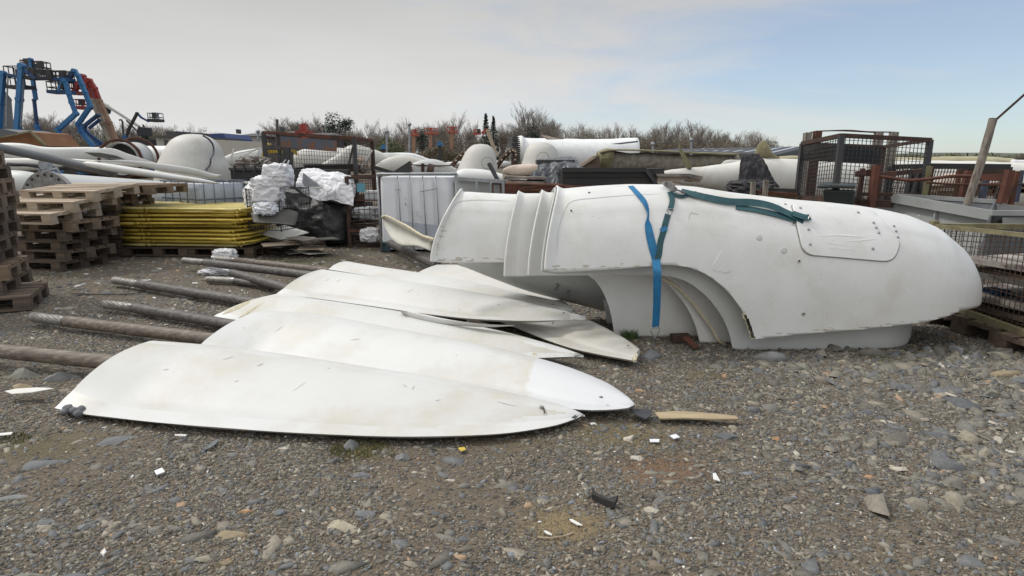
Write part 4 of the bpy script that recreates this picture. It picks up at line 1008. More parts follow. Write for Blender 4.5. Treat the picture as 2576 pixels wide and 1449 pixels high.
RK = [(60, 942, 90, 34, 'rock_green', 'big greenish flat rock under the leftmost shaft', .1, .55), (155, 948, 90, 42, 'rock_grey', 'rock with a slanted top between the left rocks and the nearest blade', .5, .5),
      (60, 970, 70, 22, 'rock_ochre', 'low brown stone in front of the two left rocks', 0, .35), (225, 905, 0, 0, '', '', 0, 0),
      (880, 1122, 55, 45, 'rock_grey', 'upright angular grey rock in the grass below the nearest blade', .6, .85), (1010, 1148, 46, 22, 'rock_grey', 'grey block right of the grass tuft', .1, .6),
      (855, 1317, 110, 55, 'rock_tan', 'largest tan slab on the gravel in the lower middle', -.35, .22), (585, 1335, 95, 32, 'rock_ochre', 'long layered ochre slab left of the tan one', .25, .3),
      (612, 1278, 50, 22, 'rock_orange', 'bright orange stone on the lower left gravel', .1, .35), (702, 1278, 46, 32, 'rock_slate', 'blue veined slate stone right of the orange one', .2, .5),
      (208, 1312, 50, 46, 'rock_grey', 'rounded grey rock in the lower left', .5, .45), (110, 1300, 70, 36, 'rock_slate', 'flat slate slab at lower left, left of the rounded rock', -.4, .16), (165, 1320, 26, 26, 'rock_green', 'small green stone between the slab and the rounded rock', .2, .6),
      (910, 1284, 80, 20, 'rock_slate', 'long blue slate slab right of the tan slab', -.2, .18), (65, 1440, 110, 40, 'rock_green', 'greenish slab cut by the bottom edge at far left', .3, .3), (175, 1445, 95, 38, 'rock_slate', 'slate block cut by the bottom edge', .1, .4),
      (558, 1408, 55, 22, 'rock_ochre', 'ochre stone near the bottom edge', .4, .5), (905, 1190, 60, 18, 'rock_slate', 'slate slab below the grey block', -.1, .2), (1365, 1248, 40, 16, 'rock_slate', 'plain slate flake left of the rubber bracket', -.3, .2),
      (1640, 1280, 48, 22, 'rock_pale', 'pale cream stone right of the rubber bracket', .1, .5), (1620, 1410, 32, 30, 'rock_green', 'squarish green stone near the bottom, right of centre', .1, .6), (1583, 1098, 42, 26, 'rock_pale', 'pale angular stone below the plastic scrap', .4, .5),
      (1245, 1345+0, 0, 0, '', '', 0, 0), (1490, 1222, 44, 18, 'rock_grey', 'pair-topping flat grey stone above the bracket', .1, .3), (1487, 1240-8+4, 0, 0, '', '', 0, 0),
      (1950, 1095, 30, 20, 'rock_orange', 'orange stone among rubble right of the plank', .1, .6), (1822, 943, 22, 18, 'rock_orange', 'round orange stone just below the arches', 0, .8), (1610, 975, 16, 26, 'rock_orange', 'small upright orange stone beyond the repainted blade point', .5, .7),
      (1632, 893, 64, 36, 'rock_slate', 'large veined rock touching the snapped blade end', .2, .6), (1825, 1092, 80, 24, 'rock_slate', 'pale streaked slate just under the plank', -.2, .35), (1905, 930, 40, 28, 'rock_slate', 'blue-grey cube of slate below the grey cover', .3, .7),
      (1855, 915, 42, 30, 'rock_slate', 'slate block left under the grey cover', .1, .6), (1885, 925, 22, 24, 'rock_tan', 'mottled tan pebble between two slate blocks', 0, .9), (1935, 900, 90, 34, 'rock_grey', 'long layered grey rock leaning below the grey cover', -.4, .5),
      (2020, 925, 46, 36, 'rock_green', 'rounded green-grey rock under the cover crack', .4, .7), (2120, 912, 56, 26, 'rock_tan', 'flat beige rock under the middle of the grey cover', .1, .4), (2405, 888, 50, 34, 'rock_grey', 'big angular rock at the nose end by the pallets', -.4, .8),
      (2455, 905, 50, 30, 'rock_grey', 'rounded rock right of the angular one by the pallets', -.3, .7), (2335, 882, 36, 30, 'rock_slate', 'dark rock tucked under the end of the grey cover', .2, .8), (2265, 886, 44, 24, 'rock_tan', 'tan slab partly beneath the grey cover', 0, .5),
      (2520, 948, 100, 28, 'rock_ochre', 'large tan slab in front of the right pallets', .1, .3), (2555, 970, 60, 36, 'rock_slate', 'blue-grey boulder cut by the right picture edge', .3, .6), (2490, 1000, 56, 36, 'rock_green', 'pale rounded boulder at the right, lying in rubble', .2, .6),
      (2275, 978, 50, 36, 'rock_slate', 'smooth blue slate stone in the right rubble', -.5, .35), (2375, 990, 80, 36, 'rock_slate', 'wide blue slate slab in the right rubble', -.35, .22), (2540, 1050, 70, 32, 'rock_slate', 'dark blue slate by the right edge of the picture', -.2, .4),
      (2240, 1080, 50, 22, 'rock_slate', 'slate flake alone in the middle of the right gravel', -.3, .2), (2120, 1095, 70, 18, 'rock_green', 'long greenish flake in the middle of the right gravel', .15, .2), (2190, 1265, 0, 0, '', '', 0, 0),
      (2292, 1268, 40, 30, 'rock_grey', 'five-sided grey flake on the lower right gravel', -.5, .15), (1865, 1413, 34, 16, 'rock_slate', 'light blue stone near the bottom edge', 0, .4), (2010, 1335, 30, 22, 'rock_slate', 'dark slate stone in the lower right', .2, .4),
      (2000, 1008, 26, 12, 'rock_orange', 'reddish flat stone in the right rubble', 0, .35), (2190, 1190, 34, 12, 'rock_orange', 'pinkish layered flake on the right gravel', -.2, .25),
      (290, 1095, 110, 22, 'rock_slate', 'long pale slate outcrop below the nearest blade root', .5, .12), (95, 1155, 130, 16, 'rock_slate', 'longest thin slate outcrop at the left edge', .35, .1), (30, 1235, 90, 12, 'rock_grey', 'lower thin slate outcrop at the left edge', .3, .1)]
for i, (a, b, c_, d, m_, lb, yw, fl_) in enumerate(RK):
    if c_: rock(a, b, c_, d, m_, lb, yw, fl_, seed=i+3)
# small dark stones heaped on the left corner of the nearest blade
for i, (a, b, s_) in enumerate([(170, 1028, 24), (186, 1032, 22), (203, 1030, 22), (160, 1036, 18), (176, 1022, 14), (195, 1040, 20)]):
    c = gz(a, b, .05); mb = MB(); r = random.Random(i+50); wm = s_/F*c.y
    mb.ellipsoid(c, (wm*.6, wm*.5, wm*.45), 9, 6, fn=lambda v: v*(1+.25*noise.noise(v*30+Vector((i, 0, 0)))))
    mb.build('rock', 'rock_slate', label='small dark stone %s from the left on the corner of the nearest blade' % ORD[(2, 3, 5, 0, 1, 4)[i]], cat='rock', group='dark stones on the blade corner')
# ================================================================== grass tufts and moss
def tuft(px, py, r, n, hgt, m, label, seed):
    c = gz(px, py, 0); mb = MB(); q = random.Random(seed)
    for i in range(n):
        a = q.uniform(0, 2*pi); d = r*sqrt(q.random()); p = Vector((c.x+cos(a)*d*1.5, c.y+sin(a)*d, gh(c.x, c.y)-.004)); l = hgt*q.uniform(.4, 1)
        ln = Vector((q.uniform(-1, 1), q.uniform(-1, 1), 0))*l*.6; s_ = Vector((q.uniform(-1, 1), q.uniform(-1, 1), 0)).normalized()*.0022
        mb.add([p-s_, p+s_, p+ln*.4+Vector((0, 0, l*.7))+s_*.7, p+ln*.4+Vector((0, 0, l*.7))-s_*.7, p+ln+Vector((0, 0, l))], [(0, 1, 2, 3), (3, 2, 4)])
    mb.build('grass_tuft', m, label=label, cat='grass', kind='stuff')
tuft(905, 1135, .10, 420, .032, 'moss', 'mossy grass around the upright rock', 1)
tuft(905, 1140, .13, 260, .03, 'brown_scrub', 'brown grass around the upright rock', 21)
tuft(1583, 852, .05, 200, .09, 'weed', 'green weed beside the snapped blade end', 2)
tuft(2240, 905, .16, 380, .04, 'moss', 'thin grass under the end of the grey cover', 3)
tuft(18, 1105, .08, 260, .03, 'moss', 'moss at the left picture edge', 4)
tuft(1700, 1140, .16, 160, .018, 'moss', 'sparse moss on the gravel below the plank', 5)
tuft(100, 700, .30, 500, .03, 'moss', 'moss by the foot of the left pallets', 6)
tuft(1430, 1320, .13, 500, .014, 'wood_plank', 'dry straw on the sandy patch around the twig', 7)
# ================================================================== pallets
def make_pallet(label, m, dark=False):
    t = thing('pallet', label, 'pallet', (0, 0, 0), 'wooden pallets in stacks')
    r = random.Random(len(bpy.data.objects))
    def part(nm, boxes):
        for c, s_ in boxes:
            mb = MB(); R_ = Matrix.Rotation(r.uniform(-.01, .01), 3, 'Z'); mb.box(c, s_, R_); o = mb.build(nm, m, t)
    part('deck_board', [((0, y, .133), (1.2, .145 if i % 2 == 0 else .10, .022)) for i, y in enumerate((-.327, -.165, 0, .165, .327))])
    part('cross_board', [((x, 0, .111), (.145, .8, .022)) for x in (-.527, 0, .527)])
    part('block', [((x, y, .061), (.145, .10 if y else .14, .078)) for x in (-.527, 0, .527) for y in (-.35, 0, .35)])
    part('bottom_board', [((0, y, .011), (1.2, .10 if y else .145, .022)) for y in (-.35, 0, .35)])
    return t
PW = make_pallet('', 'wood_pallet'); PG = make_pallet('', 'wood_grey'); PL = make_pallet('', 'wood_light')
used = set()
def put_pallet(src, corner, z, yaw, label, tilt=(0, 0), cx=.6, cy=-.4, group='wooden pallets in stacks'):
    """corner: world xy of the pallet's local (cx, cy) corner"""
    R_ = Matrix.Rotation(yaw, 3, 'Z'); o = Vector((corner[0], corner[1], z)) - R_ @ Vector((cx, cy, 0))
    rot = (tilt[0], tilt[1], yaw)
    if src.name not in used:
        used.add(src.name); src.location = o; src.rotation_euler = rot; src['label'] = label; src['group'] = group; return src
    return dup(src, o, rot, label, group)
# stack by the left edge: eleven pallets, right ends ragged
edge = [112, 68, 63, 31, 39, 42, 36, 41, 34, 22, 9]
cor0 = gz(100, 775, 0)
for i, ex_ in enumerate(edge):
    D_ = 5.75 + .04*(i % 3); x = (ex_-1288)/F*D_*1.02
    yw = radians(24 + (-1)**i*3); mxp = max(proj((x+ a_*cos(yw)-b_*sin(yw), D_+.12+a_*sin(yw)+b_*cos(yw), .144*i+.07))[0] for a_ in (0, -1.2) for b_ in (0, .8)); x -= (mxp-ex_)/F*D_
    lb = 'pallet %s from the ground in the tall stack cut by the left picture edge' % ORD[i]
    if i == 10: lb = 'topmost pallet of the tall stack cut by the left picture edge'
    put_pallet((PG, PG, PW, PG, PG, PG, PG, PW, PW, PG, PW)[i], (x, D_+.12), .144*i+.005, yw, lb)
# second stack: near right corners read from the photo
c2 = [(154, 684), (169, 650), (162, 618), (179, 586), (200, 556), (151, 530), (212, 505), (268, 478)]
for i, (x, y) in enumerate(c2):
    z = .138*i; D_ = 7.94 if i < 5 else (7.75 if i == 5 else (8.0 if i == 6 else 8.25))
    tl = (radians(5.5), 0) if i == 7 else ((radians(4), 0) if i in (5, 6) else (0, radians((-1)**i*.6)))
    nm_ = 'topmost pale-boarded pallet tilted on the second stack, beside the yellow barriers' if i == 7 else ('pale pallet %s from the ground in the second stack, sliding forward' if i in (5, 6) else 'pallet %s from the ground in the second stack, beside the yellow barriers') % ORD[i]
    put_pallet((PG, PG, PG, PG, PW, PL, PL, PL)[i], ((x-1288)/F*D_*1.018, D_), z, radians(-11.6+(-1)**i*2.5 + (4 if i >= 5 else 0)), nm_, tilt=tl)
# third pile behind, seen right of it
for i in range(8):
    D_ = 9.3; x = (300, 292, 302, 298, 303, 308, 313, 405)[i]
    z = .146*i - (.05 if i == 7 else 0)
    put_pallet((PG, PG, PG, PG, PG, PW, PW, PW)[i], ((x-1288)/F*D_*1.0, D_-.02*i), z+.0, radians(-8+(-1)**i*2), 'pallet %s from the ground in the rear stack behind the yellow barriers' % ORD[i] if i < 7 else 'pallet sticking out to the right on top of the rear stack')
# pallet under the barriers, under the white board
put_pallet(PG, ((640-1288)/F*9.35, 9.25), 0, radians(-2), 'pallet flat on the ground under the left of the yellow barriers', cx=1.55, cy=-.4)
put_pallet(PG, ((640-1288)/F*9.35, 9.22), 0, radians(-2), 'pallet flat on the ground under the right of the yellow barriers', cx=.6, cy=-.4)
put_pallet(PG, at(742, 628, 9.5).xy, 0, radians(-20), 'dark pallet under the white square board')
# ================================================================== yellow barriers
def barrier(i, x0, yaw, m, label, curl):
    t = thing('yellow_barrier', label, 'barrier', (0, 0, 0), 'yellow plastic pedestrian barriers in a pile')
    L, W_ = 2.12, .95
    mb = MB(); r = .0165
    c = [(-L/2, -W_/2), (L/2-.12, -W_/2), (L/2, -W_/2+.14), (L/2, W_/2), (-L/2, W_/2)]
    pts = [Vector((x, y, .03+(curl*max(0, x-.6)**2))) for x, y in c]
    dense = []
    for a, b in zip(pts, pts[1:]+pts[:1]):
        for k in range(8): p = lerp(a, b, k/8); p.z = .03+curl*max(0, p.x-.6)**2; dense.append(p)
    mb.tube(dense+[dense[0]], r, 8); mb.build('outer_frame', m, t, smooth=True)
    for k in range(9):
        y = -W_/2+.10+k*(W_-.2)/8
        mb = MB(); mb.grid([[Vector((x, y+s_, .036+curl*max(0, x-.6)**2)) for x in [-L/2+.03+(L-.08)*q/12 for q in range(13)]] for s_ in (-.032, .032)]); mb.build('slat', m, t, solid=.006)
    for s_ in (-.98, .52):
        mb = MB(); mb.tube([Vector((s_, -W_/2-.012, .03)), Vector((s_+.36, -W_/2-.012, .03))], .021, 8)
        mb.tube([Vector((s_+.40, -W_/2-.012, .03)), Vector((s_+.43, -W_/2-.012, .03))], .026, 8); mb.build('foot_clip', m, t, smooth=True)
    return t
YB = []
proto = None
for i in range(11):
    D_ = 9.3; xr = (640, 650, 632, 648, 628, 640, 622, 640, 628, 644, 640)[i]
    z = .15+.0575*i; x = (xr-1288)/F*D_ - 1.06
    m_ = 'yellow_pale' if i in (0, 10) else 'yellow'
    lb = 'yellow plastic barrier %s from the ground in the yellow pile' % ORD[i]
    if i == 10: lb = 'topmost yellow barrier, pale and slatted, lying over the whole pile'
    if i == 0: lb = 'lowest yellow barrier, its front edge bent up on the pallets'
    yw = radians(-2+random.uniform(-4.5, 4.5)); loc = (x+random.uniform(-.07, .07), D_+.45+random.uniform(-.08, .08), z)
    if i == 0: proto0 = barrier(i, xr, 0, 'yellow_pale', lb, .10); t = proto0; t.location = loc; t.rotation_euler = (0, 0, yw)
    elif i == 1: proto = barrier(i, xr, 0, 'yellow', lb, .06); t = proto; t.location = loc; t.rotation_euler = (0, 0, yw)
    elif i == 10: t = dup(proto0, loc, (0, 0, yw), lb); t.rotation_euler = (radians(1.2), radians(.6), yw)
    else: t = dup(proto, loc, (radians(random.uniform(-.4, .4)), 0, yw), lb)
# ================================================================== liquid container lying low on the left (clear tank in cage)
def ibc(label, P, h, m, nu, nv, tank_top=.9, open_=True):
    """P: four base corners (world, near left, near right, far right, far left), h height"""
    c = sum(P, Vector())/4; t = thing('container_tank', label, 'liquid container', c, None)
    mb = MB(); up = Vector((0, 0, h*tank_top)); rows = []
    for k in range(8):
        z = k/7; row = []
        for e_ in range(4):
            a, b = P[e_], P[(e_+1) % 4]
            for q in range(10):
                s_ = q/10; p = lerp(a, b, s_); rib = .006*cos(s_*2*pi*4); v = (p-c); v.z = 0; p = p - v.normalized()*(.05+rib+ (.03 if k in (0, 7) else 0)); row.append(p+up*z+Vector((0, 0, .02)))
        rows.append(row)
    mb.grid(rows, wrap=True, capends=True); mb.build('tank', m, t, smooth=True, angle=50)
    mb = MB()
    for k in range(nv+1):
        z = Vector((0, 0, h*k/nv)); mb.tube([p+z for p in P]+[P[0]+z], .015, 6)
    mb.build('cage_rail', 'cage_steel', t, smooth=True, angle=60)
    mb = MB()
    for e_ in range(4):
        a, b = P[e_], P[(e_+1) % 4]
        for q in range(nu): p = lerp(a, b, (q+.5)/nu); mb.tube([p, p+Vector((0, 0, h))], .009, 6)
    mb.build('cage_upright', 'cage_steel', t, smooth=True)
    return t
Ya = 9.9
Pn = [at(412, 527, 10.6), at(505, 527, 9.9), at(628, 527, 10.6), at(525, 520, 11.4)]
zb_ = min(p.z for p in Pn)
P_ = [Vector((p.x, p.y, .55)) for p in Pn]
t_ = ibc('pale translucent tank in a low grey cage behind the yellow barriers', P_, .58, 'hdpe_grey', 5, 2)
mb = MB(); 
for q in ((-.3, 0), (.3, 0)): mb.box((P_[1].x+q[0], 10.7, .27), (.5, .5, .54))
mb.build('crate', 'wood_grey', label='dark crate carrying the caged tank behind the yellow barriers', cat='crate')
# the tall white one
wt = thing('container_tank', 'tall white plastic tank with ribbed side in a grey tube frame', 'liquid container', gz(1050, 640, 0))
yf = 9.75
def W2(px, py, y=yf): return at(px, py, y)
rows = []; nx_ = 60; left, right = 953, 1136
for i in range(9):
    v = i/8; row = []
    for j in range(nx_+1):
        u = j/nx_; xb = lerp(955, 962, v) ; xr = lerp(1136, 1146, v)
        px = xb+(xr-xb)*u; py = lerp(446, 628, v)
        seams = [0.235, 0.40, 0.575, 0.75]; g_ = max([math.exp(-((u-s_)/.022)**2) for s_ in seams]); e_ = math.exp(-(u/.02)**2)+math.exp(-((1-u)/.02)**2)
        row.append(W2(px, py)+Vector((0, .045*g_+.05*e_ + (.03 if i in (0, 8) else 0) - .02*sin(u*pi*6)**2, 0)))
    rows.append(row)
mb = MB(); mb.grid(rows); bk = [[p+Vector((0, .95, 0)) for p in r] for r in rows]
mb.grid([r for r in [rows[0], bk[0]]]); mb.grid(bk); mb.grid([[r[0] for r in rows], [r[0] for r in bk]]); mb.grid([[r[-1] for r in rows], [r[-1] for r in bk]])
mb.build('tank', 'hdpe', wt, smooth=True, angle=60)
mb = MB(); tp = [at(949, 438, yf-.05), at(1147, 438, yf-.05), at(1150, 436, yf+1.0), at(962, 436, yf+1.0)]
mb.tube([tp[0]+Vector((0, 0, -.03)), tp[0], tp[1], tp[1]+Vector((0, 0, -.03))], .022, 8); mb.tube([tp[1], tp[2], tp[3], tp[0]], .020, 8); mb.build('top_rail', 'galv', wt, smooth=True, angle=60)
for a, b in ((949, 960), (1147, 1152)):
    mb = MB(); mb.tube([at(a, 440, yf-.05), at(b, 632, yf-.05)], .016, 8); mb.build('corner_post', 'galv', wt, smooth=True)
for s_ in (1000, 1031, 1063, 1096):
    mb = MB(); mb.tube([at(s_, 443, yf-.045), at(lerp(s_, s_+12, 1), 630, yf-.045)], .009, 6); mb.build('upright', 'galv', wt, smooth=True)
mb = MB(); mb.tube([at(996, 478, yf-.07), at(1008, 477, yf-.07)], .005, 5); mb.tube([at(1056, 483, yf-.07), at(1101, 474, yf-.07)], .005, 5); mb.build('tie', 'ink', wt)
for k, (a, b, c, d) in enumerate([(1018, 498, 1024, 502), (1019, 511, 1022, 518), (1047, 530, 1055, 536), (1048, 538, 1052, 545), (1056, 543, 1059, 547)]):
    mb = MB(); mb.beam(at(a, b, yf-.045), at(c, d, yf-.045), .012, .003); mb.build('pen_mark', 'ink', wt)
mb = MB(); plate(mb, [(1008, 556), (1118, 569), (1118, 602), (1012, 600)], yf-.012, .004); mb.build('water_line', 'hdpe_grey', wt)
mb = MB()
for q in (970, 1130): mb.box(Vector((at(q, 640, yf).x, yf+.45, .065)), (.16, .9, .13))
mb.box(Vector((at(1050, 640, yf).x, yf+.45, .15)), (1.2, .95, .04)); mb.build('base_pallet', 'teal_pallet', wt, bevel=.01)
# broken greenish shell piece leaning on the tank
ps = thing('broken_shell', 'broken curved fibreglass piece with a rough cut edge leaning against the tall tank', 'shell piece', gz(1020, 640, 0))
up = [(962, 546), (972, 544), (1000, 557), (1030, 573), (1060, 592), (1092, 603)]; dn = [(962, 552), (968, 572), (985, 600), (1010, 618), (1050, 620), (1085, 632)]
A_ = spline([at(a, b, y) for (a, b), y in zip(up, (9.2, 9.1, 8.8, 8.4, 7.9, 7.5))], 18); B_ = spline([at(a, b, y) for (a, b), y in zip(dn, (9.2, 9.1, 8.9, 8.5, 8.1, 7.6))], 18)
mb = MB(); mb.grid([[lerp(p, q, t)+Vector((.0, .16*sin(pi*t)*(sin(pi*i/17)+.2), 0)) for t in [k/8 for k in range(9)]] for i, (p, q) in enumerate(zip(A_, B_))]); mb.build('shell', 'shell_inner', ps, smooth=True, solid=.02)
mb = MB(); mb.tube([p+Vector((0, -.01, .004)) for p in A_], [.018+.006*noise.noise(p*9) for p in A_], 7); mb.build('cut_edge', 'fibre_edge', ps)
# shaft with crumpled plastic on its metal end
sh = thing('shaft_end', 'grey shaft with a shiny metal end wrapped in plastic, running under the leftmost cover', 'shaft', gz(1000, 640, 0))
a = gz(944, 597, .16); b = gz(986, 614, .15); c = gz(1100, 668, .14)
mb = MB(); mb.tube([a, b], .055, 18); mb.build('metal_sleeve', 'sleeve_metal', sh, smooth=True, angle=60)
mb = MB(); mb.tube([lerp(b, a, .05), b+(c-b)*.02], .062, 18); mb.build('collar', 'steel', sh, smooth=True, angle=60)
mb = MB(); mb.tube(spline([b, lerp(b, c, .5), c], 8), .060, 18); mb.build('shaft', 'pole_grey', sh, smooth=True, angle=60)
# ================================================================== crumpled bags
def bag(mb, c, r, seed, amp=.22, fr=2.2, nu=34, nv=22, sq=1.0, sag=0.0):
    c = Vector(c)
    def fn(v):
        u = Vector((v.x/r[0], v.y/r[1], v.z/r[2])); m_ = max(abs(u.x), abs(u.y), abs(u.z), .3); u2 = u*lerp(1, 1/m_ if m_ > .3 else 1, sq*.45)
        o = Vector((seed*3.1, seed, 0)); q = u*fr+o
        d = (1-abs(noise.noise(q)*2))*amp*.6 + (1-abs(noise.noise(q*2.3)*2))*amp*.35 + noise.noise(q*5)*amp*.25 + ((1-abs(noise.noise(q*4.2+Vector((9, 0, 0)))*2.2))**3*amp*.16 if nu > 40 else 0) + noise.noise(q*11)*amp*.08 - amp*.5
        u2 = u2*(1+d); u2.z -= sag*(u.x*u.x)
        return Vector((u2.x*r[0], u2.y*r[1], u2.z*r[2]))
    return mb.ellipsoid(c, r, nu, nv, fn=fn)
mb = MB(); c = at(931, 591, 10.3); bag(mb, c, (.16, .14, .125), 2, .28, 2.0, nu=80, nv=50); mb.build('plastic_bag', 'bag_white', smooth=True, angle=55, label='small crumpled white bag on the metal shaft end by the tank', cat='bag')
mb = MB(); c = gz(566, 643, .06); bag(mb, c, (.17, .12, .10), 3, .3, 1.8, nu=80, nv=50)
mb.build('plastic_bag', 'bag_white', label='white plastic bag behind the two uppermost shaft ends', cat='bag')
mb = MB(); c = gz(545, 684, .03); bag(mb, c, (.20, .12, .045), 4, .6, 2.8); mb.build('plastic_bag', 'bag_white', label='flattened white plastic bag in front of the uppermost shafts', cat='bag')
b1 = thing('bulk_bag', 'white sack bulging out over the wire cage, left of the open bulk bag', 'sack', at(690, 470, 9.3))
mb = MB(); bag(mb, at(700, 443, 9.3), (.20, .22, .19), 5, .20, 1.5, nu=90, nv=60); bag(mb, at(674, 476, 9.25), (.24, .2, .20), 6, .22, 1.5, nu=90, nv=60); mb.build('sack', 'bag_white', b1, smooth=True, angle=55)
mb = MB(); mb.beam(at(702, 425, 9.1), at(718, 402, 9.1), .02, .01); mb.beam(at(722, 418, 9.05), at(727, 403, 9.05), .02, .01); mb.build('lifting_loop', 'bag_white', b1)
b2 = thing('bulk_bag', 'big white open bulk bag slumped over the black wrapped load', 'sack', at(815, 470, 8.9))
def loft(rows, m, name, parent, amp=.03, n=40, seed=0, solid=.006, k=30, sub=1.0, fr=3.0, smooth=False, zs=1.0):
    A = [spline(r, n) for r in rows]; cols = []
    for j in range(n): cols.append(spline([a[j] for a in A], k))
    P = []
    for j, cl in enumerate(cols):
        row = []
        for i, p in enumerate(cl):
            q = Vector((p.x*fr, p.y*fr, p.z*fr*zs))+Vector((seed, 0, 0)); d = (abs(noise.noise(q))*-1.6+.3 + noise.noise(q*2.7)*.6 + .25*noise.noise(q*6) - ((1-abs(noise.noise(q*3.4+Vector((5, 0, 0)))*2.2))**3*.5 if smooth else 0))*amp
            row.append(p+Vector((0, -d, d*.4)))
        P.append(row)
    mb = MB(); mb.grid(P); return mb.build(name, m, parent, solid=solid, smooth=smooth, angle=50 if smooth else None)
def AT(l, y): return [at(a, b, (y if not isinstance(y, (list, tuple)) else y[i])) for i, (a, b) in enumerate(l)]
loft([AT([(768, 424), (800, 425), (824, 432), (848, 432), (870, 440), (884, 456)], 10.8),
      AT([(754, 432), (780, 440), (815, 442), (845, 442), (868, 450), (886, 462)], 10.35),
      AT([(746, 455), (775, 475), (812, 482), (840, 476), (866, 482), (888, 490)], 10.1),
      AT([(744, 470), (770, 490), (805, 505), (835, 502), (862, 512), (889, 518)], 10.05)], 'bag_white', 'sack', b2, amp=.05, seed=3, fr=2.6, n=120, k=90, smooth=True)
mb = MB(); bag(mb, at(846, 472, 10.6), (.30, .28, .22), 9, .2, 1.6, nu=90, nv=60); mb.build('bulge', 'bag_white', b2, smooth=True, angle=55)
mb = MB(); pts_ = [at(757, 436, 10.28), at(754, 468, 10.15), at(790, 472, 10.08), at(812, 470, 10.06)]; mb.tube(spline(pts_, 10), .010, 6); mb.build('bag_rim', 'board_white', b2)
mb = MB(); plate(mb, [(762, 434), (790, 456), (812, 474), (760, 467)], 10.12, .01); mb.build('inner_lining', 'galv', b2)
mb = MB(); plate(mb, [(684, 466), (700, 466), (742, 478), (752, 486), (735, 486), (695, 474)], 10.0, .012); mb.build('plastic_strip', 'board_white', label='bent white plastic strip poking out left of the bulk bag', cat='strip')
# black wrapped load
bw = thing('wrapped_load', 'load wrapped in wrinkled black film under the white bulk bag', 'wrapped load', gz(800, 605, 0))
rows = [AT([(712, 482), (745, 490), (800, 500), (850, 512), (884, 516)], [11.0, 10.5, 10.4, 10.45, 10.5]), AT([(706, 510), (745, 512), (800, 520), (850, 528), (884, 530)], [11.0, 10.45, 10.3, 10.3, 10.45]),
        AT([(700, 545), (745, 550), (800, 555), (850, 560), (882, 560)], [10.9, 10.4, 10.2, 10.2, 10.4]), AT([(715, 585), (750, 590), (800, 600), (850, 605), (876, 600)], [10.8, 10.35, 10.15, 10.15, 10.35])]
loft(rows, 'wrap_black', 'film', bw, amp=.035, seed=8, solid=.01)
mb = MB(); mb.box(Vector((at(800, 560, 10.7).x, 10.85, .36)), (1.0, .85, .70)); mb.build('load', 'wrap_black', bw, bevel=.04)
mb = MB(); bag(mb, gz(800, 578, .16)+Vector((-.05, -.12, 0)), (.16, .1, .1), 11, .5, 3); mb.build('film_knot', 'wrap_black', bw)
# boards
mb = MB(); up = [(632, 536), (700, 531), (728, 528), (751, 536)]; dn = [(640, 560), (680, 562), (715, 565), (738, 568)]
A_ = spline([at(a, b, 9.15) for a, b in up], 14); B_ = spline([at(a, b, 8.85) for a, b in dn], 14)
mb.grid([[lerp(p, q, t)+Vector((0, 0, -.05*sin(pi*t))) for t in [k/6 for k in range(7)]] for p, q in zip(A_, B_)]); mb.build('dark_board', 'board_dark', label='curled dark grey board behind the white square board', cat='board', solid=.012, smooth=True)
mb = MB(); p4 = [gz(644, 587, .31), gz(708, 604, .24), gz(776, 586, .32), gz(716, 568, .42)]; mb.prism([(Vector(p)) for p in p4], (0, 0, .014)); mb.build('white_board', 'board_white', label='square white board lying diamond-wise on the dark pallet', cat='board')
rr = random.Random(5)
for i in range(16):
    px = rr.uniform(690, 800); py = rr.uniform(585, 612); c = gz(px, py, .0); c.z = .05+.016*i; mb = MB(); R_ = Matrix.Rotation(rr.uniform(-.9, .9), 3, 'Z') @ Matrix.Rotation(rr.uniform(-.06, .06), 3, 'X')
    c.y = 9.4+rr.uniform(-.2, .2); c.x = (px-1288)/F*c.y
    mb.box(c, (rr.uniform(.3, .55), rr.uniform(.25, .4), .012), R_); mb.build('panel_scrap', rr.choice(['board_white', 'board_dark', 'wood_light', 'debris', 'board_dark']), label='panel offcut number %s up in the loose pile under and beside the white board' % (ORD[i] if i < 14 else ('fifteenth', 'sixteenth')[i-14]), cat='panel', group='panel offcuts piled by the white board')
mb = MB(); bag(mb, gz(943-11-120+0, 598, .0)+Vector((.12, .1, .05)), (.10, .06, .035), 15, .4, 3); mb.build('foam_scrap', 'foam_pink', label='pinkish foam lump at the foot of the wrapped load', cat='foam')
mb = MB(); mb.prism([gz(a, b, .02) for a, b in [(793, 602), (815, 602), (829, 609), (808, 611)]], (0, 0, .02)); mb.build('panel_scrap', 'board_white', label='small white offcut on the ground before the wrapped load', cat='panel')
# ================================================================== wire cage with white scrap
def cage(label, P, h, cell, wire, m, name='wire_cage', posts=.03, rails=True, cat='wire cage', mm=None):
    c = sum(P, Vector())/len(P); t = thing(name, label, cat, Vector((c.x, c.y, P[0].z)))
    U = Vector((0, 0, h)); n_ = len(P)
    for i in range(n_):
        a, b = P[i], P[(i+1) % n_]; mb = MB(); mb.meshpanel(a, b, b+U, a+U, max(2, int((b-a).length/cell)), max(2, int(h/cell)), wire); mb.build('mesh_side', mm or m, t)
    for p in P: mb = MB(); mb.beam(p-Vector((0, 0, .02)), p+U+Vector((0, 0, .02)), posts); mb.build('post', m, t)
    if rails:
        for z in (0, h):
            mb = MB()
            for i in range(n_): mb.beam(P[i]+Vector((0, 0, z)), P[(i+1) % n_]+Vector((0, 0, z)), posts*.8)
            mb.build('rail', m, t)
    return t
def ground_rect(pl, pr, yl, yr, dep, z=0):
    a = at(pl, 560, yl); b = at(pr, 560, yr); a.z = b.z = z; d = (b-a).normalized(); n_ = Vector((-d.y, d.x, 0)); 
    if n_.y < 0: n_ = -n_
    return [a, b, b+n_*dep, a+n_*dep]
cage('thin wire cage full of white scrap below the bulging white sack', ground_rect(626, 706, 9.35, 9.2, .8, .42), .62, .05, .005, 'dark_steel', posts=.014)
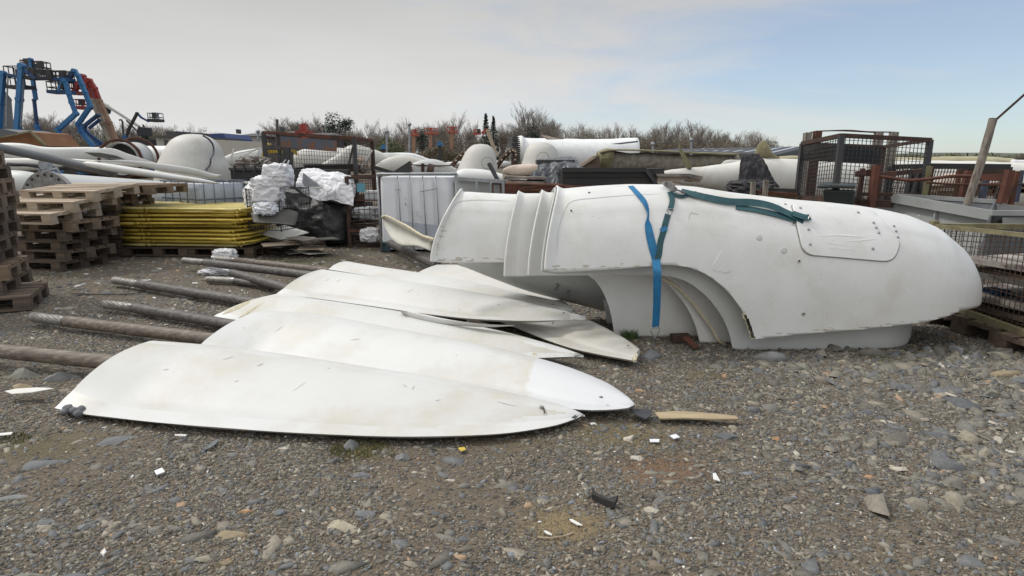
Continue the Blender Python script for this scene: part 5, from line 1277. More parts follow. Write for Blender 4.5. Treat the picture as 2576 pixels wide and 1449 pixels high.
mb = MB(); bag(mb, at(665, 500, 9.6), (.28, .25, .26), 21, .35, 2.5); mb.build('plastic_sheeting', 'bag_white', label='crumpled white plastic stuffed inside the thin wire cage', cat='plastic')
mb = MB(); bag(mb, at(668, 525, 9.1), (.17, .12, .10), 23, .35, 2); mb.build('plastic_tub', 'hdpe', label='pale plastic tub standing under the thin wire cage', cat='tub')
mb = MB(); mb.beam(at(664, 522, 8.9), at(712, 491, 8.9), .03, .008); mb.build('white_lath', 'board_white', label='slanting white lath in front of the thin wire cage', cat='lath')
cage('dark wire cage further back between the tank cage and the white sack', ground_rect(588, 650, 10.6, 10.6, .8, .55), .58, .06, .006, 'dark_steel', posts=.02)
mb = MB()
for i in range(8): c = at(595+rr.random()*60, 462+rr.random()*12, 10.9+rr.random()*.3); mb.box(c, (.4, .3, .02), Matrix.Rotation(rr.uniform(-.6, .6), 3, 'X') @ Matrix.Rotation(rr.uniform(-.5, .5), 3, 'Y'))
mb.build('scrap_sheets', 'board_white', label='white torn sheets sticking out of the dark wire cage', cat='sheets')
# long dark bin behind with rubbish on top
bn = thing('waste_bin', 'long black bin full of grey rubbish behind the white sack', 'bin', at(640, 480, 11.5)-Vector((0, 0, .8)))
def boxpx(mb, x0, x1, y0, y1, Y, dep, th=None):
    a = at(x0, y0, Y); b = at(x1, y1, Y); mb.box(((a.x+b.x)/2, Y+dep/2, (a.z+b.z)/2), (b.x-a.x, dep, abs(a.z-b.z)))
mb = MB(); boxpx(mb, 577, 742, 425, 470, 11.4, 1.1); mb.build('body', 'black_paint', bn, bevel=.03)
mb = MB(); boxpx(mb, 574, 745, 421, 429, 11.34, 1.2); mb.build('rim', 'dark_steel', bn, bevel=.01)
for x in (588, 613, 640, 668): mb = MB(); boxpx(mb, x-2, x+2, 416, 432, 11.3, .06); mb.build('rib', 'dark_steel', bn)
mb = MB(); bag(mb, at(638, 418, 11.8), (.30, .3, .16), 31, .6, 3.2); mb.build('rubbish_heap', 'debris', label='heap of grey rubbish on the long black bin', cat='rubbish')
# second dark container behind the bulk bag
bn2 = thing('steel_tray', 'low black steel tray inside the rusty stillage', 'tray', at(820, 430, 10.2)-Vector((0, 0, .3)))
mb = MB(); boxpx(mb, 765, 896, 416, 432, 11.75, .9); mb.build('body', 'black_paint', bn2); mb = MB(); mb.beam(at(763, 415, 11.72), at(897, 414, 11.72), .03); mb.build('rim', 'dark_steel', bn2)
bn3 = thing('waste_bin', 'dark grey steel bin right behind the bulk bag', 'bin', at(760, 480, 10.4)-Vector((0, 0, .8)))
mb = MB(); boxpx(mb, 720, 880, 427, 520, 11.35, .2); mb.build('body', 'machine_dark', bn3, bevel=.01)
# ================================================================== rusty mesh cage with blue tag
rc = cage('rusty mesh cage holding white waste, with a pale blue tag', ground_rect(878, 958, 10.25, 10.35, 1.0, .02), 1.17, .085, .008, 'rust_dark', posts=.055, cat='mesh cage')
mb = MB(); plate(mb, [(897, 461), (918, 461), (918, 482), (898, 483)], 10.2, .004); mb.build('tag_sheet', 'tag_blue', rc)
mb = MB(); mb.beam(at(878, 504, 10.24), at(955, 504, 10.3), .03, .02); mb.beam(at(878, 580, 10.22), at(955, 581, 10.3), .05, .04); mb.build('cross_rail', 'rust', rc)
mb = MB(); plate(mb, [(917, 481), (952, 481), (953, 507), (918, 507)], 10.5, .3); mb.build('white_sack', 'hdpe', label='white block inside the rusty mesh cage above the rail', cat='block')
mb = MB(); bag(mb, at(922, 535, 10.8), (.24, .25, .10), 41, .25, 2.0, nu=70, nv=40); mb.build('plastic_sheeting', 'hdpe', smooth=True, angle=55, label='crumpled white sheet lying inside the rusty mesh cage', cat='plastic')
mb = MB()
for i in range(14): c = at(rr.uniform(895, 945), rr.uniform(545, 590), 10.7+rr.random()*.3); mb.box(c, (rr.uniform(.2, .5), .3, .015), Matrix.Rotation(rr.uniform(-.3, .3), 3, 'Y') @ Matrix.Rotation(rr.uniform(-.5, .5), 3, 'X'))
mb.build('sheet_scrap', 'debris', label='layers of thin dark scrap in the bottom of the rusty mesh cage', cat='scrap', kind='stuff')
# ================================================================== the tall rusty stillage behind
fs = thing('stillage', 'tall rusty steel stillage with a rusted plate, standing behind the bulk bag', 'stillage', at(790, 440, 10.4)-Vector((0, 0, 1.2)))
def bm(name, a, b, w_, m, par=None, h_=None): mb = MB(); mb.beam(a, b, w_, h_); return mb.build(name, m, par or fs)
A0 = at(663, 333, 12.2); A1 = at(891, 347, 11.6); A2 = at(936, 354, 12.5); A3 = at(700, 336, 13.2)
dn_ = lambda p, z=.75: Vector((p.x, p.y, z))
for a, b in ((A0, A1), (A1, A2), (A2, A3), (A3, A0)): bm('top_rail', a, b, .055, 'rust')
for p, m_ in ((A0, 'dark_steel'), (A1, 'dark_steel'), (A2, 'rust_dark'), (A3, 'dark_steel')): bm('post', dn_(p), p, .07, m_)
bm('door_rail', at(665, 370, 12.17), at(724, 373, 12.02), .08, 'dark_steel'); bm('door_post', at(721, 372, 12.0), dn_(at(726, 440, 12.0)), .11, 'dark_steel')
bm('brace', at(669, 376, 12.1), at(683, 422, 12.1), .035, 'dark_steel'); bm('brace', at(697, 385, 12.1), at(706, 407, 12.1), .035, 'dark_steel'); bm('brace', at(888, 370, 11.65), at(878, 412, 11.65), .035, 'dark_steel'); bm('stub_post', at(733, 381, 11.95), at(735, 424, 11.95), .045, 'dark_steel')
mb = MB(); plate(mb, [(706, 343), (847, 354), (847, 382), (707, 370)], [12.0, 11.62, 11.62, 12.0], .006); mb.build('steel_plate', 'rust_sheet', fs)
mb = MB(); mb.meshpanel(dn_(A0, .95), dn_(A1, .95), A1, A0, 34, 13, .0065); mb.build('mesh_side', 'rust_dark', fs)
mb = MB(); mb.meshpanel(dn_(A1, .95), dn_(A2, .95), A2, A1, 12, 13, .0065); mb.build('mesh_side', 'rust_dark', fs)
bm('floor_rail', dn_(A0, .78), dn_(A1, .78), .08, 'rust'); bm('floor_rail', dn_(A1, .78), dn_(A2, .78), .08, 'rust')
lo_ = thing('steel_crate', 'dark steel crate hidden under the tall rusty stillage', 'crate', (A0.x+1, 10.9, 0)); mb = MB(); mb.box(((A0.x+A2.x)/2, 12.5, .38), (1.8, .8, .72)); mb.build('body', 'machine_dark', lo_)
mb = MB(); plate(mb, [(902, 425), (934, 376), (938, 378), (908, 428)], 12.1, .03); mb.build('white_lath', 'board_white', label='white lath leaning in the right end of the rusty stillage', cat='lath')
mb = MB(); bag(mb, at(912, 415, 12.3), (.14, .12, .16), 44, .4, 2.6); mb.build('plastic_scrap', 'foam_pink', label='pale crumpled scrap behind the leaning lath', cat='scrap')
# rack with rusty posts behind the white tank
rk = thing('rusty_rack', 'rusty rack of short posts and one rail standing behind the white tank', 'rack', at(1100, 440, 11.1)-Vector((0, 0, .5)))
for (a, b, c, d, w_) in [(1031, 407, 1034, 437, .055), (1063, 411, 1064, 438, .05), (1183, 400, 1187, 447, .045), (1194, 405, 1196, 449, .045)]: bm('post', at(a, b, 11.1), dn_(at(c, d, 11.1), .9), w_, 'rust', rk)
mb = MB(); mb.tube(spline([at(1031, 414, 11.1), at(1060, 416, 11.1), at(1110, 417, 11.1), at(1150, 415, 11.1), at(1183, 413, 11.1)], 14), .012, 6); mb.build('rail', 'rust', rk)
bm('cross_bar', at(1185, 409, 11.1), at(1196, 411, 11.1), .05, 'rust', rk)
bm('frame', dn_(at(1026, 450, 11.1), .9), dn_(at(1200, 450, 11.1), .9), .08, 'rust', rk)
bm('leaning_bar', at(1230, 411, 9.0), at(1252, 453, 8.9), .045, 'dark_steel', rk)
mb = MB(); plate(mb, [(940, 416), (1000, 434), (990, 440), (935, 424)], 10.2, .05)
mb.build('steel_grille', 'black_paint', label='black slatted grille lying right of the rusty stillage', cat='grille')
mb = MB(); plate(mb, [(985, 434), (1032, 404), (1032, 440)], 10.1, .03); mb.build('black_sheet', 'black_paint', label='upright black triangular sheet beside the rusty rack', cat='sheet')
# grey steel side with frames right of the tank
gs = thing('steel_container', 'grey steel container side with framed panels, partly rusted, behind the covers', 'container', at(1210, 490, 8.9)-Vector((0, 0, .9)))
mb = MB(); plate(mb, [(1150, 450), (1268, 458), (1268, 520), (1150, 512)], [9.1, 8.7, 8.7, 9.1], .04); mb.build('side_panel', 'grey_paint', gs)
bm('top_rail', at(1148, 449, 9.06), at(1270, 457, 8.66), .05, 'galv', gs)
for x in (1199, 1235, 1266): bm('rib', at(x, 452+(x-1150)*.06, 8.78+(1199-x)*.0034), at(x+1, 512, 8.78+(1199-x)*.0034), .035, 'galv', gs)
bm('rust_frame', at(1238, 462, 8.62), at(1262, 463, 8.62), .02, 'rust', gs); bm('rust_frame', at(1259, 463, 8.62), at(1261, 500, 8.62), .02, 'rust', gs); bm('rust_frame', at(1239, 462, 8.62), at(1240, 500, 8.62), .025, 'rust', gs)
rs = thing('steel_skip', 'rust-red steel skip behind the top of the nacelle covers', 'skip', at(1380, 500, 8.4)-Vector((0, 0, .9)))
mb = MB(); plate(mb, [(1270, 462), (1420, 466), (1660, 478), (1660, 520), (1270, 510)], [8.6, 8.6, 8.6, 8.6, 8.6], .8); mb.build('body', 'rust_red', rs)
for a in ([(1305, 476), (1366, 467), (1470, 474)], [(1306, 478), (1460, 480)], [(1270, 463), (1420, 467)]): 
    mb = MB(); mb.tube([at(p, q, 8.5) for p, q in a], .018, 6); mb.build('frame_bar', 'rust', rs)
# ================================================================== right half behind the covers
def bm2(par, name, a, b, w_, m, h_=None): mb = MB(); mb.beam(a, b, w_, h_); return mb.build(name, m, par)
bs = thing('black_skip', 'black painted steel skip with a sloping end, behind the big cover', 'skip', at(1530, 470, 8.8)-Vector((0, 0, .8)))
mb = MB(); plate(mb, [(1415, 427), (1625, 427), (1656, 472), (1660, 500), (1415, 500)], 8.8, 1.4); mb.build('body', 'black_paint', bs)
mb = MB(); mb.beam(at(1414, 427, 8.76), at(1626, 427, 8.76), .05, .06); mb.beam(at(1414, 443, 8.77), at(1628, 443, 8.77), .02, .012); mb.build('rim', 'black_paint', bs)
bm2(bs, 'end_rib', at(1625, 427, 8.74), at(1655, 470, 8.74), .05, 'dark_steel')
mb = MB(); plate(mb, [(1624, 424), (1670, 424), (1672, 440), (1645, 442), (1630, 438)], 9.6, .5); mb.build('black_box', 'black_paint', label='small black box at the sloping end of the black skip', cat='box')
def heap(name, label, cat, pairs, Y, m, depth=.4, rough_=.03, n=22, st=50, kind=None):
    mb = MB(); pod(mb, pairs, Y, depth, n=n, st=st, rough_=rough_); return mb.build(name, m, label=label, cat=cat, smooth=True, kind=kind)
# insulated log of a blade cut open
lg = thing('blade_section', 'cut blade section crusted with grey fluff and yellow insulation, lying behind the black skip', 'blade section', at(1650, 410, 11.5)-Vector((0, 0, .3)))
mb = MB(); pod(mb, [((1508, 390), (1512, 420)), ((1530, 384), (1530, 424)), ((1640, 385), (1640, 424)), ((1740, 389), (1740, 424)), ((1862, 391), (1862, 414))], 11.5, .4, rough_=.05, st=60, n=24); mb.build('core', 'fluff', lg)
mb = MB(); pod(mb, [((1505, 388), (1510, 420)), ((1525, 382), (1527, 424)), ((1545, 384), (1540, 420))], 11.4, .4, rough_=.08, st=20); mb.build('cut_end', 'insulation', lg)
mb = MB(); mb.grid([[p+Vector((0, -.05+.2*k, .01*k)) for p in spline([at(x, y, 11.3) for x, y in [(1510, 386), (1535, 380), (1600, 380), (1680, 383), (1760, 387), (1860, 390)]], 40)] for k in (0, 1, 2)]); mb.build('skin', 'lichen', lg, solid=.02)
heap('torn_insulation', 'yellow torn insulation bunched above the black cloth', 'insulation', [((1897, 386), (1900, 392)), ((1906, 370), (1912, 398)), ((1920, 358), (1925, 402)), ((1936, 366), (1940, 404)), ((1952, 384), (1954, 402)), ((1966, 396), (1964, 402))], 11.0, 'insulation', .3, rough_=.07, n=20, st=40)
for i, q in enumerate([[(1709, 362), (1716, 378), (1728, 395), (1742, 422), (1730, 424), (1718, 398), (1711, 376)]]):
    mb = MB(); plate(mb, q, 10.9+i*.3, .08); mb.build('torn_piece', 'insulation', label=('narrow yellow torn strip standing up on the fluffy blade section', 'yellow torn insulation bunched above the black cloth')[i], cat='insulation')
mb = MB(); plate(mb, [(1458, 418), (1498, 392), (1508, 394), (1512, 424), (1500, 428)], 10.9, .4); mb.build('timber', 'wood_grey', label='dark timber leaning against the cut end of the fluffy blade section', cat='timber')
mb = MB(); plate(mb, [(1456, 416), (1496, 391), (1500, 396), (1462, 421)], 10.85, .05); mb.build('timber', 'wood_light', label='pale slat on top of the dark leaning timber', cat='timber')
heap('blade_section', 'long white torn blade skin behind the black cloth and cages', 'blade section', [((1672, 430), (1668, 436)), ((1700, 425), (1700, 462)), ((1760, 419), (1760, 470)), ((1850, 408), (1850, 490)), ((1900, 398), (1900, 500)), ((2010, 400), (2010, 510)), ((2200, 402), (2200, 520)), ((2400, 404), (2400, 520)), ((2600, 410), (2600, 520))], 11.0, 'board_white', .35, rough_=.015)
heap('blade_section', 'ragged white flap of blade skin above the black cloth', 'blade section', [((1811, 415), (1811, 418)), ((1828, 402), (1832, 414)), ((1864, 402), (1866, 410)), ((1880, 400), (1890, 420))], 11.1, 'board_white', .2, rough_=.01)
heap('covered_roll', 'long roll under a beige cover behind the right cages', 'covered roll', [((1960, 392), (1960, 410)), ((2050, 392), (2050, 412)), ((2300, 396), (2300, 420)), ((2330, 394), (2330, 430)), ((2450, 393), (2450, 432)), ((2546, 398), (2546, 430))], 12.2, 'cover_beige', .5, rough_=.02)
heap('white_bundle', 'bright white bundle at the far right behind the rusty racks', 'bundle', [((2548, 402), (2548, 420)), ((2570, 404), (2570, 424)), ((2620, 404), (2620, 424))], 12.0, 'bag_white', .5)
heap('pink_bundle', 'pink plastic bundle behind the right mesh panels', 'bundle', [((2330, 450), (2330, 490)), ((2390, 440), (2390, 495)), ((2470, 445), (2470, 495)), ((2530, 450), (2530, 490))], 10.2, 'foam_pink', .4, rough_=.05)
mb = MB(); plate(mb, [(1655, 440), (1735, 440), (1742, 446), (1765, 446), (1764, 460), (1745, 459), (1735, 452), (1655, 458)], 9.6, .5); mb.build('panel_scrap', 'foam_pink', label='layered broken sandwich panel at the right end of the black skip', cat='panel')
mb = MB(); plate(mb, [(1653, 438), (1735, 437), (1768, 444), (1768, 452), (1740, 450), (1733, 444), (1655, 444)], 9.5, .4); mb.build('panel_scrap', 'debris', label='dark broken panel edge above the sandwich panel', cat='panel')
# grey tarp
tp_ = thing('tarp', 'crumpled grey tarpaulin draped beside the black skip', 'tarpaulin', at(1400, 440, 9.4)-Vector((0, 0, .3)))
loft([AT([(1356, 400), (1400, 398), (1430, 394), (1448, 396)], 9.9), AT([(1348, 418), (1380, 414), (1420, 410), (1455, 410)], 9.5), AT([(1335, 440), (1370, 445), (1410, 440), (1468, 430)], 9.35), AT([(1325, 452), (1372, 468), (1418, 470), (1470, 462)], 9.25)], 'tarp_grey', 'sheet', tp_, amp=.035, seed=12, fr=4.5, n=90, k=40, smooth=True, zs=.3)
mb = MB(); mb.box(at(1395, 450, 9.8), (.6, .5, .6)); mb.build('covered_crate', 'machine_dark', label='crate under the grey tarpaulin', cat='crate')
heap('foam_block', 'torn cream foam and sheets left of the grey tarpaulin', 'foam', [((1266, 426), (1266, 438)), ((1290, 418), (1290, 445)), ((1340, 412), (1340, 446)), ((1352, 416), (1350, 440))], 9.5, 'foam_pink', .5, rough_=.05)
mb = MB()
for q in ([(1270, 443), (1375, 446), (1372, 452), (1275, 450)], [(1268, 454), (1372, 457), (1365, 464), (1275, 462)]): plate(mb, q, 9.1, .5)
mb.build('bark_panel', 'debris', label='dark rotten panels stacked below the torn foam', cat='panel')
# black cloth
bc = thing('black_cloth', 'black cloth draped from the blade skin down to a heap', 'cloth', at(1900, 460, 9.9)-Vector((0, 0, .3)))
loft([AT([(1866, 386), (1885, 387), (1910, 386)], 10.3), AT([(1862, 410), (1890, 412), (1925, 408)], 10.2), AT([(1858, 445), (1895, 448), (1945, 445)], 10.1), AT([(1856, 468), (1900, 472), (1964, 470)], 10.0)], 'cloth_black', 'drape', bc, amp=.03, seed=15, fr=5.5, n=90, k=40, smooth=True, zs=.13)
mb = MB(); bag(mb, at(1885, 476, 9.8), (.34, .25, .14), 51, .4, 2.6); mb.build('cloth_heap', 'cloth_black', bc)
# ================================================================== big stillage on the right
s2 = thing('stillage', 'tall dark steel stillage with two solid plates and mesh, right of the black cloth', 'stillage', at(2110, 480, 7.8)-Vector((0, 0, .8)))
C0 = at(2019, 361, 8.9); C1 = at(2117, 341, 7.8); C2 = at(2340, 352, 8.4); C3 = C0+(C2-C1)
b0 = at(2004, 500, 8.75); b1_ = at(2098, 500, 7.7); b2_ = at(2318, 520, 8.25); b3 = b0+(b2_-b1_)
for p in (b0, b1_, b2_, b3): pass
for a, b in ((C0, C1), (C1, C2)): bm2(s2, 'top_rail', a, b, .055, 'rust_dark')
bm2(s2, 'top_rail', C2, C3, .045, 'rust_dark'); bm2(s2, 'top_rail', C3, C0, .045, 'rust_dark')
for a, b, m_ in ((C0, b0, 'dark_steel'), (C1, b1_, 'machine_dark'), (C2, b2_, 'machine_dark'), (C3, b3, 'rust_dark')): bm2(s2, 'post', b, a, .062, m_)
mb = MB(); plate(mb, [(2018, 366), (2108, 366), (2106, 408), (2017, 404)], [8.88, 7.9, 7.9, 8.86], .008); mb.build('steel_plate', 'black_paint', s2)
mb = MB(); plate(mb, [(2121, 367), (2218, 373), (2212, 414), (2117, 409)], [7.86, 8.1, 8.1, 7.86], .008); mb.build('steel_plate', 'black_paint', s2)
mb = MB(); mb.meshpanel(b0, b1_, C1, C0, 16, 15, .007); mb.build('mesh_side', 'dark_steel', s2)
mb = MB(); mb.meshpanel(b1_, b2_, C2, C1, 22, 15, .007); mb.build('mesh_side', 'dark_steel', s2)
bm2(s2, 'floor_rail', b0, b1_, .08, 'rust_dark'); bm2(s2, 'floor_rail', b1_, b2_, .08, 'rust_dark')
mb = MB(); mb.box(((b0.x+b2_.x)/2, 8.9, .40), (1.7, .9, .78)); mb.build('load_box', 'machine_dark', label='dark box the tall right stillage stands on', cat='box')
# posts sticking up behind it
pr = thing('post_rack', 'rack of four rusty and wooden posts joined by wire behind the tall right stillage', 'rack', at(2150, 450, 9.8)-Vector((0, 0, .6)))
for (a, b, c, d, w_, m_) in [(400, 265, 330, 880, .10, 'post_wood'), (500, 247, 425, 900, .10, 'rust'), (1115, 262, 1010, 940, .10, 'post_wood'), (1268, 257, 1180, 930, .10, 'post_wood')]:
    p, q = at(*R6(a, b), 9.7), at(*R6(c, d), 9.6); bm2(pr, 'post', q+(q-p)*.5, p, w_, m_)
for l in ([(410, 266), (490, 248), (700, 242), (900, 250), (1115, 262)], [(500, 247), (800, 238), (1000, 252), (1270, 257)]):
    mb = MB(); mb.tube(spline([at(*R6(*q), 9.7) for q in l], 20), .010, 5); mb.build('wire', 'rust_dark', pr)
# timbers low between
lt = thing('rail_pile', 'rusty orange rails piled low left of the tall right stillage', 'rails', at(1960, 490, 8.6)-Vector((0, 0, .4)))
for i, (a, b, c, d, m_) in enumerate([(1905, 483, 2005, 492, 'rust'), (1925, 476, 2004, 480, 'black_paint'), (1910, 490, 2006, 498, 'lichen'), (1920, 497, 2010, 505, 'rust'), (1935, 488, 2006, 488, 'rust_red')]): bm2(lt, 'rail', at(a, b, 8.7+.05*i), at(c, d, 8.5+.05*i), .05, m_)
for a in ((1895, 458, 1893, 495), (1927, 453, 1924, 498)): bm2(lt, 'wood_stake', at(a[2], a[3], 8.6), at(a[0], a[1], 8.6), .06, 'post_wood')
# green wheelie bin
wb = thing('wheelie_bin', 'dark green wheelie bin with closed lid, among the rusty cages', 'bin', at(2110, 520, 7.3)-Vector((0, 0, .9)))
mb = MB(); tp4 = [at(2070, 478, 7.2), at(2150, 480, 7.2), at(2152, 478, 7.75), at(2076, 476, 7.75)]; bt = [at(2078, 560, 7.3), at(2142, 560, 7.3), at(2144, 552, 7.7), at(2082, 552, 7.7)]
for p, q in zip(tp4, bt): pass
mb.add(tp4+bt, [(0, 1, 5, 4), (1, 2, 6, 5), (2, 3, 7, 6), (3, 0, 4, 7), (4, 5, 6, 7), (3, 2, 1, 0)]); mb.build('body', 'bin_green', wb, bevel=.015)
l0 = [at(2057, 472, 7.15), at(2152, 475, 7.15), at(2152, 470, 7.8), at(2072, 466, 7.8)]; mb = MB(); mb.prism(l0, (0, 0, .04)); mb.build('lid', 'bin_green', wb, bevel=.012)
mb = MB(); mb.tube([at(2058, 469, 7.12), at(2084, 471, 7.12)], .018, 8); mb.build('handle', 'bin_green', wb, smooth=True)
# ================================================================== red-brown racks at the right
rr1 = thing('rusty_rack', 'red-brown rack of stout posts with a bent top rail, right of the wheelie bin', 'rack', at(2190, 520, 7.4)-Vector((0, 0, .7)))
def q6(a, b, Y): return at(*R6(a, b), Y)
for (a, b, c, d, Y, w_, m_) in [(955, 620, 905, 990, 8.3, .07, 'rust_red'), (1093, 590, 1030, 1045, 7.6, .095, 'rust_red'), (1120, 420, 1085, 900, 8.8, .07, 'rust')]: bm2(rr1, 'post', q6(c, d, Y), q6(a, b, Y), w_*.72, m_)
bm2(rr1, 'top_rail', q6(900, 680, 8.2), q6(1090, 655, 7.8), .07, 'rust_red'); bm2(rr1, 'top_rail', q6(1090, 690, 7.7), q6(1600, 640, 9.0), .06, 'rust')
bm2(rr1, 'lower_rail', q6(920, 970, 7.8), q6(1260, 980, 7.6), .09, 'rust_dark'); bm2(rr1, 'lower_rail', q6(930, 880, 8.6), q6(1500, 890, 8.8), .05, 'rust')
rr2 = thing('rusty_rack', 'red-brown rack with a sagging rail running to the right picture edge', 'rack', at(2450, 500, 7.6)-Vector((0, 0, .6)))
for (a, b, c, d, Y, w_, m_) in [(aa, bb, cc, dd, yy, ww*.52, mm) for aa, bb, cc, dd, yy, ww, mm in [(1628, 595, 1572, 900, 8.2, .10, 'lichen'), (1655, 595, 1610, 900, 8.3, .07, 'rust_dark'), (2015, 640, 1950, 925, 7.9, .13, 'rust_red'), (2435, 637, 2350, 970, 7.3, .14, 'rust_red'), (2510, 648, 2440, 985, 7.5, .09, 'rust'), (1925, 640, 1890, 920, 8.6, .09, 'rust'), (2200, 700, 2150, 935, 8.5, .13, 'post_blue'), (2560, 640, 2500, 960, 8.3, .07, 'post_blue')]]:
    bm2(rr2, 'post', q6(c, d, Y), q6(a, b, Y), w_, m_)
for l, Y, r_, m_ in (([(1110, 700), (1250, 720), (1400, 742), (1600, 730), (1850, 700), (2050, 700), (2400, 705)], 7.6, .020, 'rust_red'), ([(1600, 760), (1800, 778), (2100, 785), (2560, 780)], 7.8, .013, 'rust')):
    mb = MB(); mb.tube(spline([q6(a, b, Y) for a, b in l], 24), r_, 8); mb.build('sagging_rail', m_, rr2, smooth=True)
bm2(rr2, 'rail', q6(2040, 715, 7.7), q6(2400, 705, 7.4), .08, 'rust_red')
s3_ = thing('stillage', 'low black-topped mesh stillage behind the sagging red rail', 'stillage', q6(1800, 900, 9.0)-Vector((0, 0, .3)))
E0, E1, E2 = q6(1258, 605, 9.4), q6(1640, 598, 8.9), q6(2420, 605, 9.0)
bm2(s3_, 'top_rail', E0, E1, .07, 'black_paint'); bm2(s3_, 'top_rail', E1, E2, .08, 'black_paint')
for p in (E0, E1, E2, q6(1480, 600, 9.1), q6(1550, 600, 9.0)): bm2(s3_, 'post', Vector((p.x-.12, p.y, .5)), p, .08, 'machine_dark')
for a, b, k in ((E0, E1, 14), (E1, E2, 26)): mb = MB(); mb.meshpanel(Vector((a.x-.1, a.y, .65)), Vector((b.x-.1, b.y, .65)), b, a, k, 9, .009); mb.build('mesh_side', 'rust_dark', s3_)
mb = MB(); plate(mb, [R6(1910, 630), R6(2420, 630), R6(2380, 750), R6(2130, 745), R6(2130, 700), R6(1905, 690)], 8.93, .008); mb.build('steel_plate', 'rust_dark', s3_)
mb = MB()
for i in range(12): bm_a = q6(rr.uniform(1600, 2300), rr.uniform(800, 900), 9.6); mb.beam(bm_a, bm_a+Vector((rr.uniform(.5, 1.2), 0, rr.uniform(-.08, .08))), .05)
mb.build('timber_pile', 'wood_grey', label='grey timbers lying behind the low mesh stillage', cat='timbers', kind='stuff')
# leaning post with steel angle on top
lp = thing('leaning_post', 'leaning lichen-spotted wooden post with a steel bar bent off its top, at the right', 'post', q6(2000, 930, 7.2)-Vector((0, 0, .7)))
a, b = q6(2022, 930, 7.2), q6(2265, 125, 7.2); pts_ = spline([a-(b-a)*.6, a, lerp(a, b, .5)+Vector((.01, 0, 0)), b], 16)
mb = MB(); mb.tube(pts_, [.043*(1+.08*noise.noise(p*6)) for p in pts_], 12); mb.build('post', 'post_wood', lp, smooth=True, angle=60)
mb = MB(); mb.beam(q6(2240, 120, 7.2), q6(2300, 126, 7.2), .05, .015); mb.beam(q6(2300, 126, 7.2), q6(2600, -140, 7.1), .045, .02); mb.build('steel_bar', 'rust_dark', lp)
# ================================================================== grey steel boxes on the right
gb = thing('steel_box', 'open grey steel box with folded rim behind the nose of the big cover', 'steel box', at(2380, 560, 6.9)-Vector((0, 0, .5)))
def wall4(par, name, px, Y, m, th=.02): mb = MB(); plate(mb, px, Y, th); return mb.build(name, m, par)
wall4(gb, 'front_wall', [ZR(100, 95), ZR(830, 220), ZR(790, 430), ZR(700, 640), ZR(60, 480)], [7.6, 6.6, 6.6, 6.6, 7.6], 'grey_paint')
wall4(gb, 'back_wall', [ZR(130, 65), ZR(872, 118), ZR(865, 190), ZR(130, 110)], [8.1, 7.4, 7.35, 8.0], 'grey_dark')
wall4(gb, 'left_wall', [ZR(100, 90), ZR(130, 65), ZR(125, 200), ZR(80, 200)], [7.6, 8.1, 8.1, 7.6], 'grey_paint')
wall4(gb, 'right_wall', [ZR(830, 200), ZR(872, 118), ZR(872, 300), ZR(820, 330)], [6.6, 7.4, 7.4, 6.6], 'grey_dark')
mb = MB(); mb.beam(at(*ZR(98, 85), 7.56), at(*ZR(832, 216), 6.55), .03, .11); mb.beam(at(*ZR(98, 75), 7.6), at(*ZR(834, 203), 6.6), .07, .012); mb.build('rim', 'grey_paint', gb)
bm2(gb, 'rim', at(*ZR(130, 66), 8.1), at(*ZR(875, 112), 7.4), .05, 'grey_paint'); bm2(gb, 'rib', at(*ZR(424, 160), 7.1), at(*ZR(395, 420), 7.1), .03, 'grey_paint')
for k, (a, b, c, d) in enumerate([(150, 212, 200, 207), (205, 208, 240, 222), (245, 236, 295, 240), (285, 222, 300, 216), (165, 220, 190, 226)]): mb = MB(); mb.beam(at(*ZR(a, b), 7.38-.0005*a), at(*ZR(c, d), 7.38-.0005*c), .02, .004, up=(0, 0, 1)); mb.build('scraped_patch', 'board_white', gb)
g2 = thing('steel_cabinet', 'darker grey steel cabinet with a vent, cut by the right picture edge', 'cabinet', at(2560, 600, 6.2)-Vector((0, 0, .4)))
wall4(g2, 'front_wall', [ZR(845, 205), ZR(1300, 205), ZR(1300, 640), ZR(720, 640), ZR(800, 420)], [6.25, 6.1, 6.1, 6.25, 6.25], 'grey_dark')
wall4(g2, 'back_wall', [ZR(880, 128), ZR(1300, 170), ZR(1300, 240), ZR(880, 200)], [7.3, 7.1, 7.1, 7.3], 'grey_paint')
mb = MB(); mb.beam(at(*ZR(838, 198), 6.2), at(*ZR(1300, 200), 6.06), .05, .05); mb.build('rim', 'grey_paint', g2)
mb = MB(); mb.beam(at(*ZR(855, 225), 6.2), at(*ZR(850, 290), 6.2), .03, .01); mb.beam(at(*ZR(885, 262), 6.2), at(*ZR(912, 262), 6.2), .01, .02); mb.build('vent', 'black_paint', g2)
mb = MB(); plate(mb, [ZR(925, 232), ZR(1300, 232), ZR(1300, 300), ZR(925, 300)], 6.16, .004); mb.build('recessed_panel', 'grey_paint', g2)
# lichen-railed mesh cage in front of it, on pallets
mg = thing('mesh_cage', 'mesh cage with a lichen-green top rail, beside the nose of the big cover', 'mesh cage', (4.0, 4.9, 0))
M0 = Vector((4.07, 5.75, 0)); M1 = Vector((3.96, 3.7, 0)); zt0, zt1 = .87, .96; zb0, zb1 = .175, .175
up0, up1 = M0+Vector((0, 0, zt0)), M1+Vector((0, 0, zt1)); dn0, dn1 = M0+Vector((0, 0, zb0)), M1+Vector((0, 0, zb1))
bm2(mg, 'top_rail', up0, up1, .036, 'lichen'); bm2(mg, 'bottom_rail', dn0, dn1, .05, 'lichen'); bm2(mg, 'post', dn0, up0+Vector((0, 0, .05)), .06, 'lichen'); bm2(mg, 'post', dn1, up1, .06, 'lichen')
bm2(mg, 'top_rail', up0, up0+Vector((1.2, -.1, 0)), .05, 'lichen')
mb = MB(); mb.meshpanel(dn0, dn1, up1, up0, 38, 14, .0042); mb.build('mesh_side', 'rust_dark', mg)
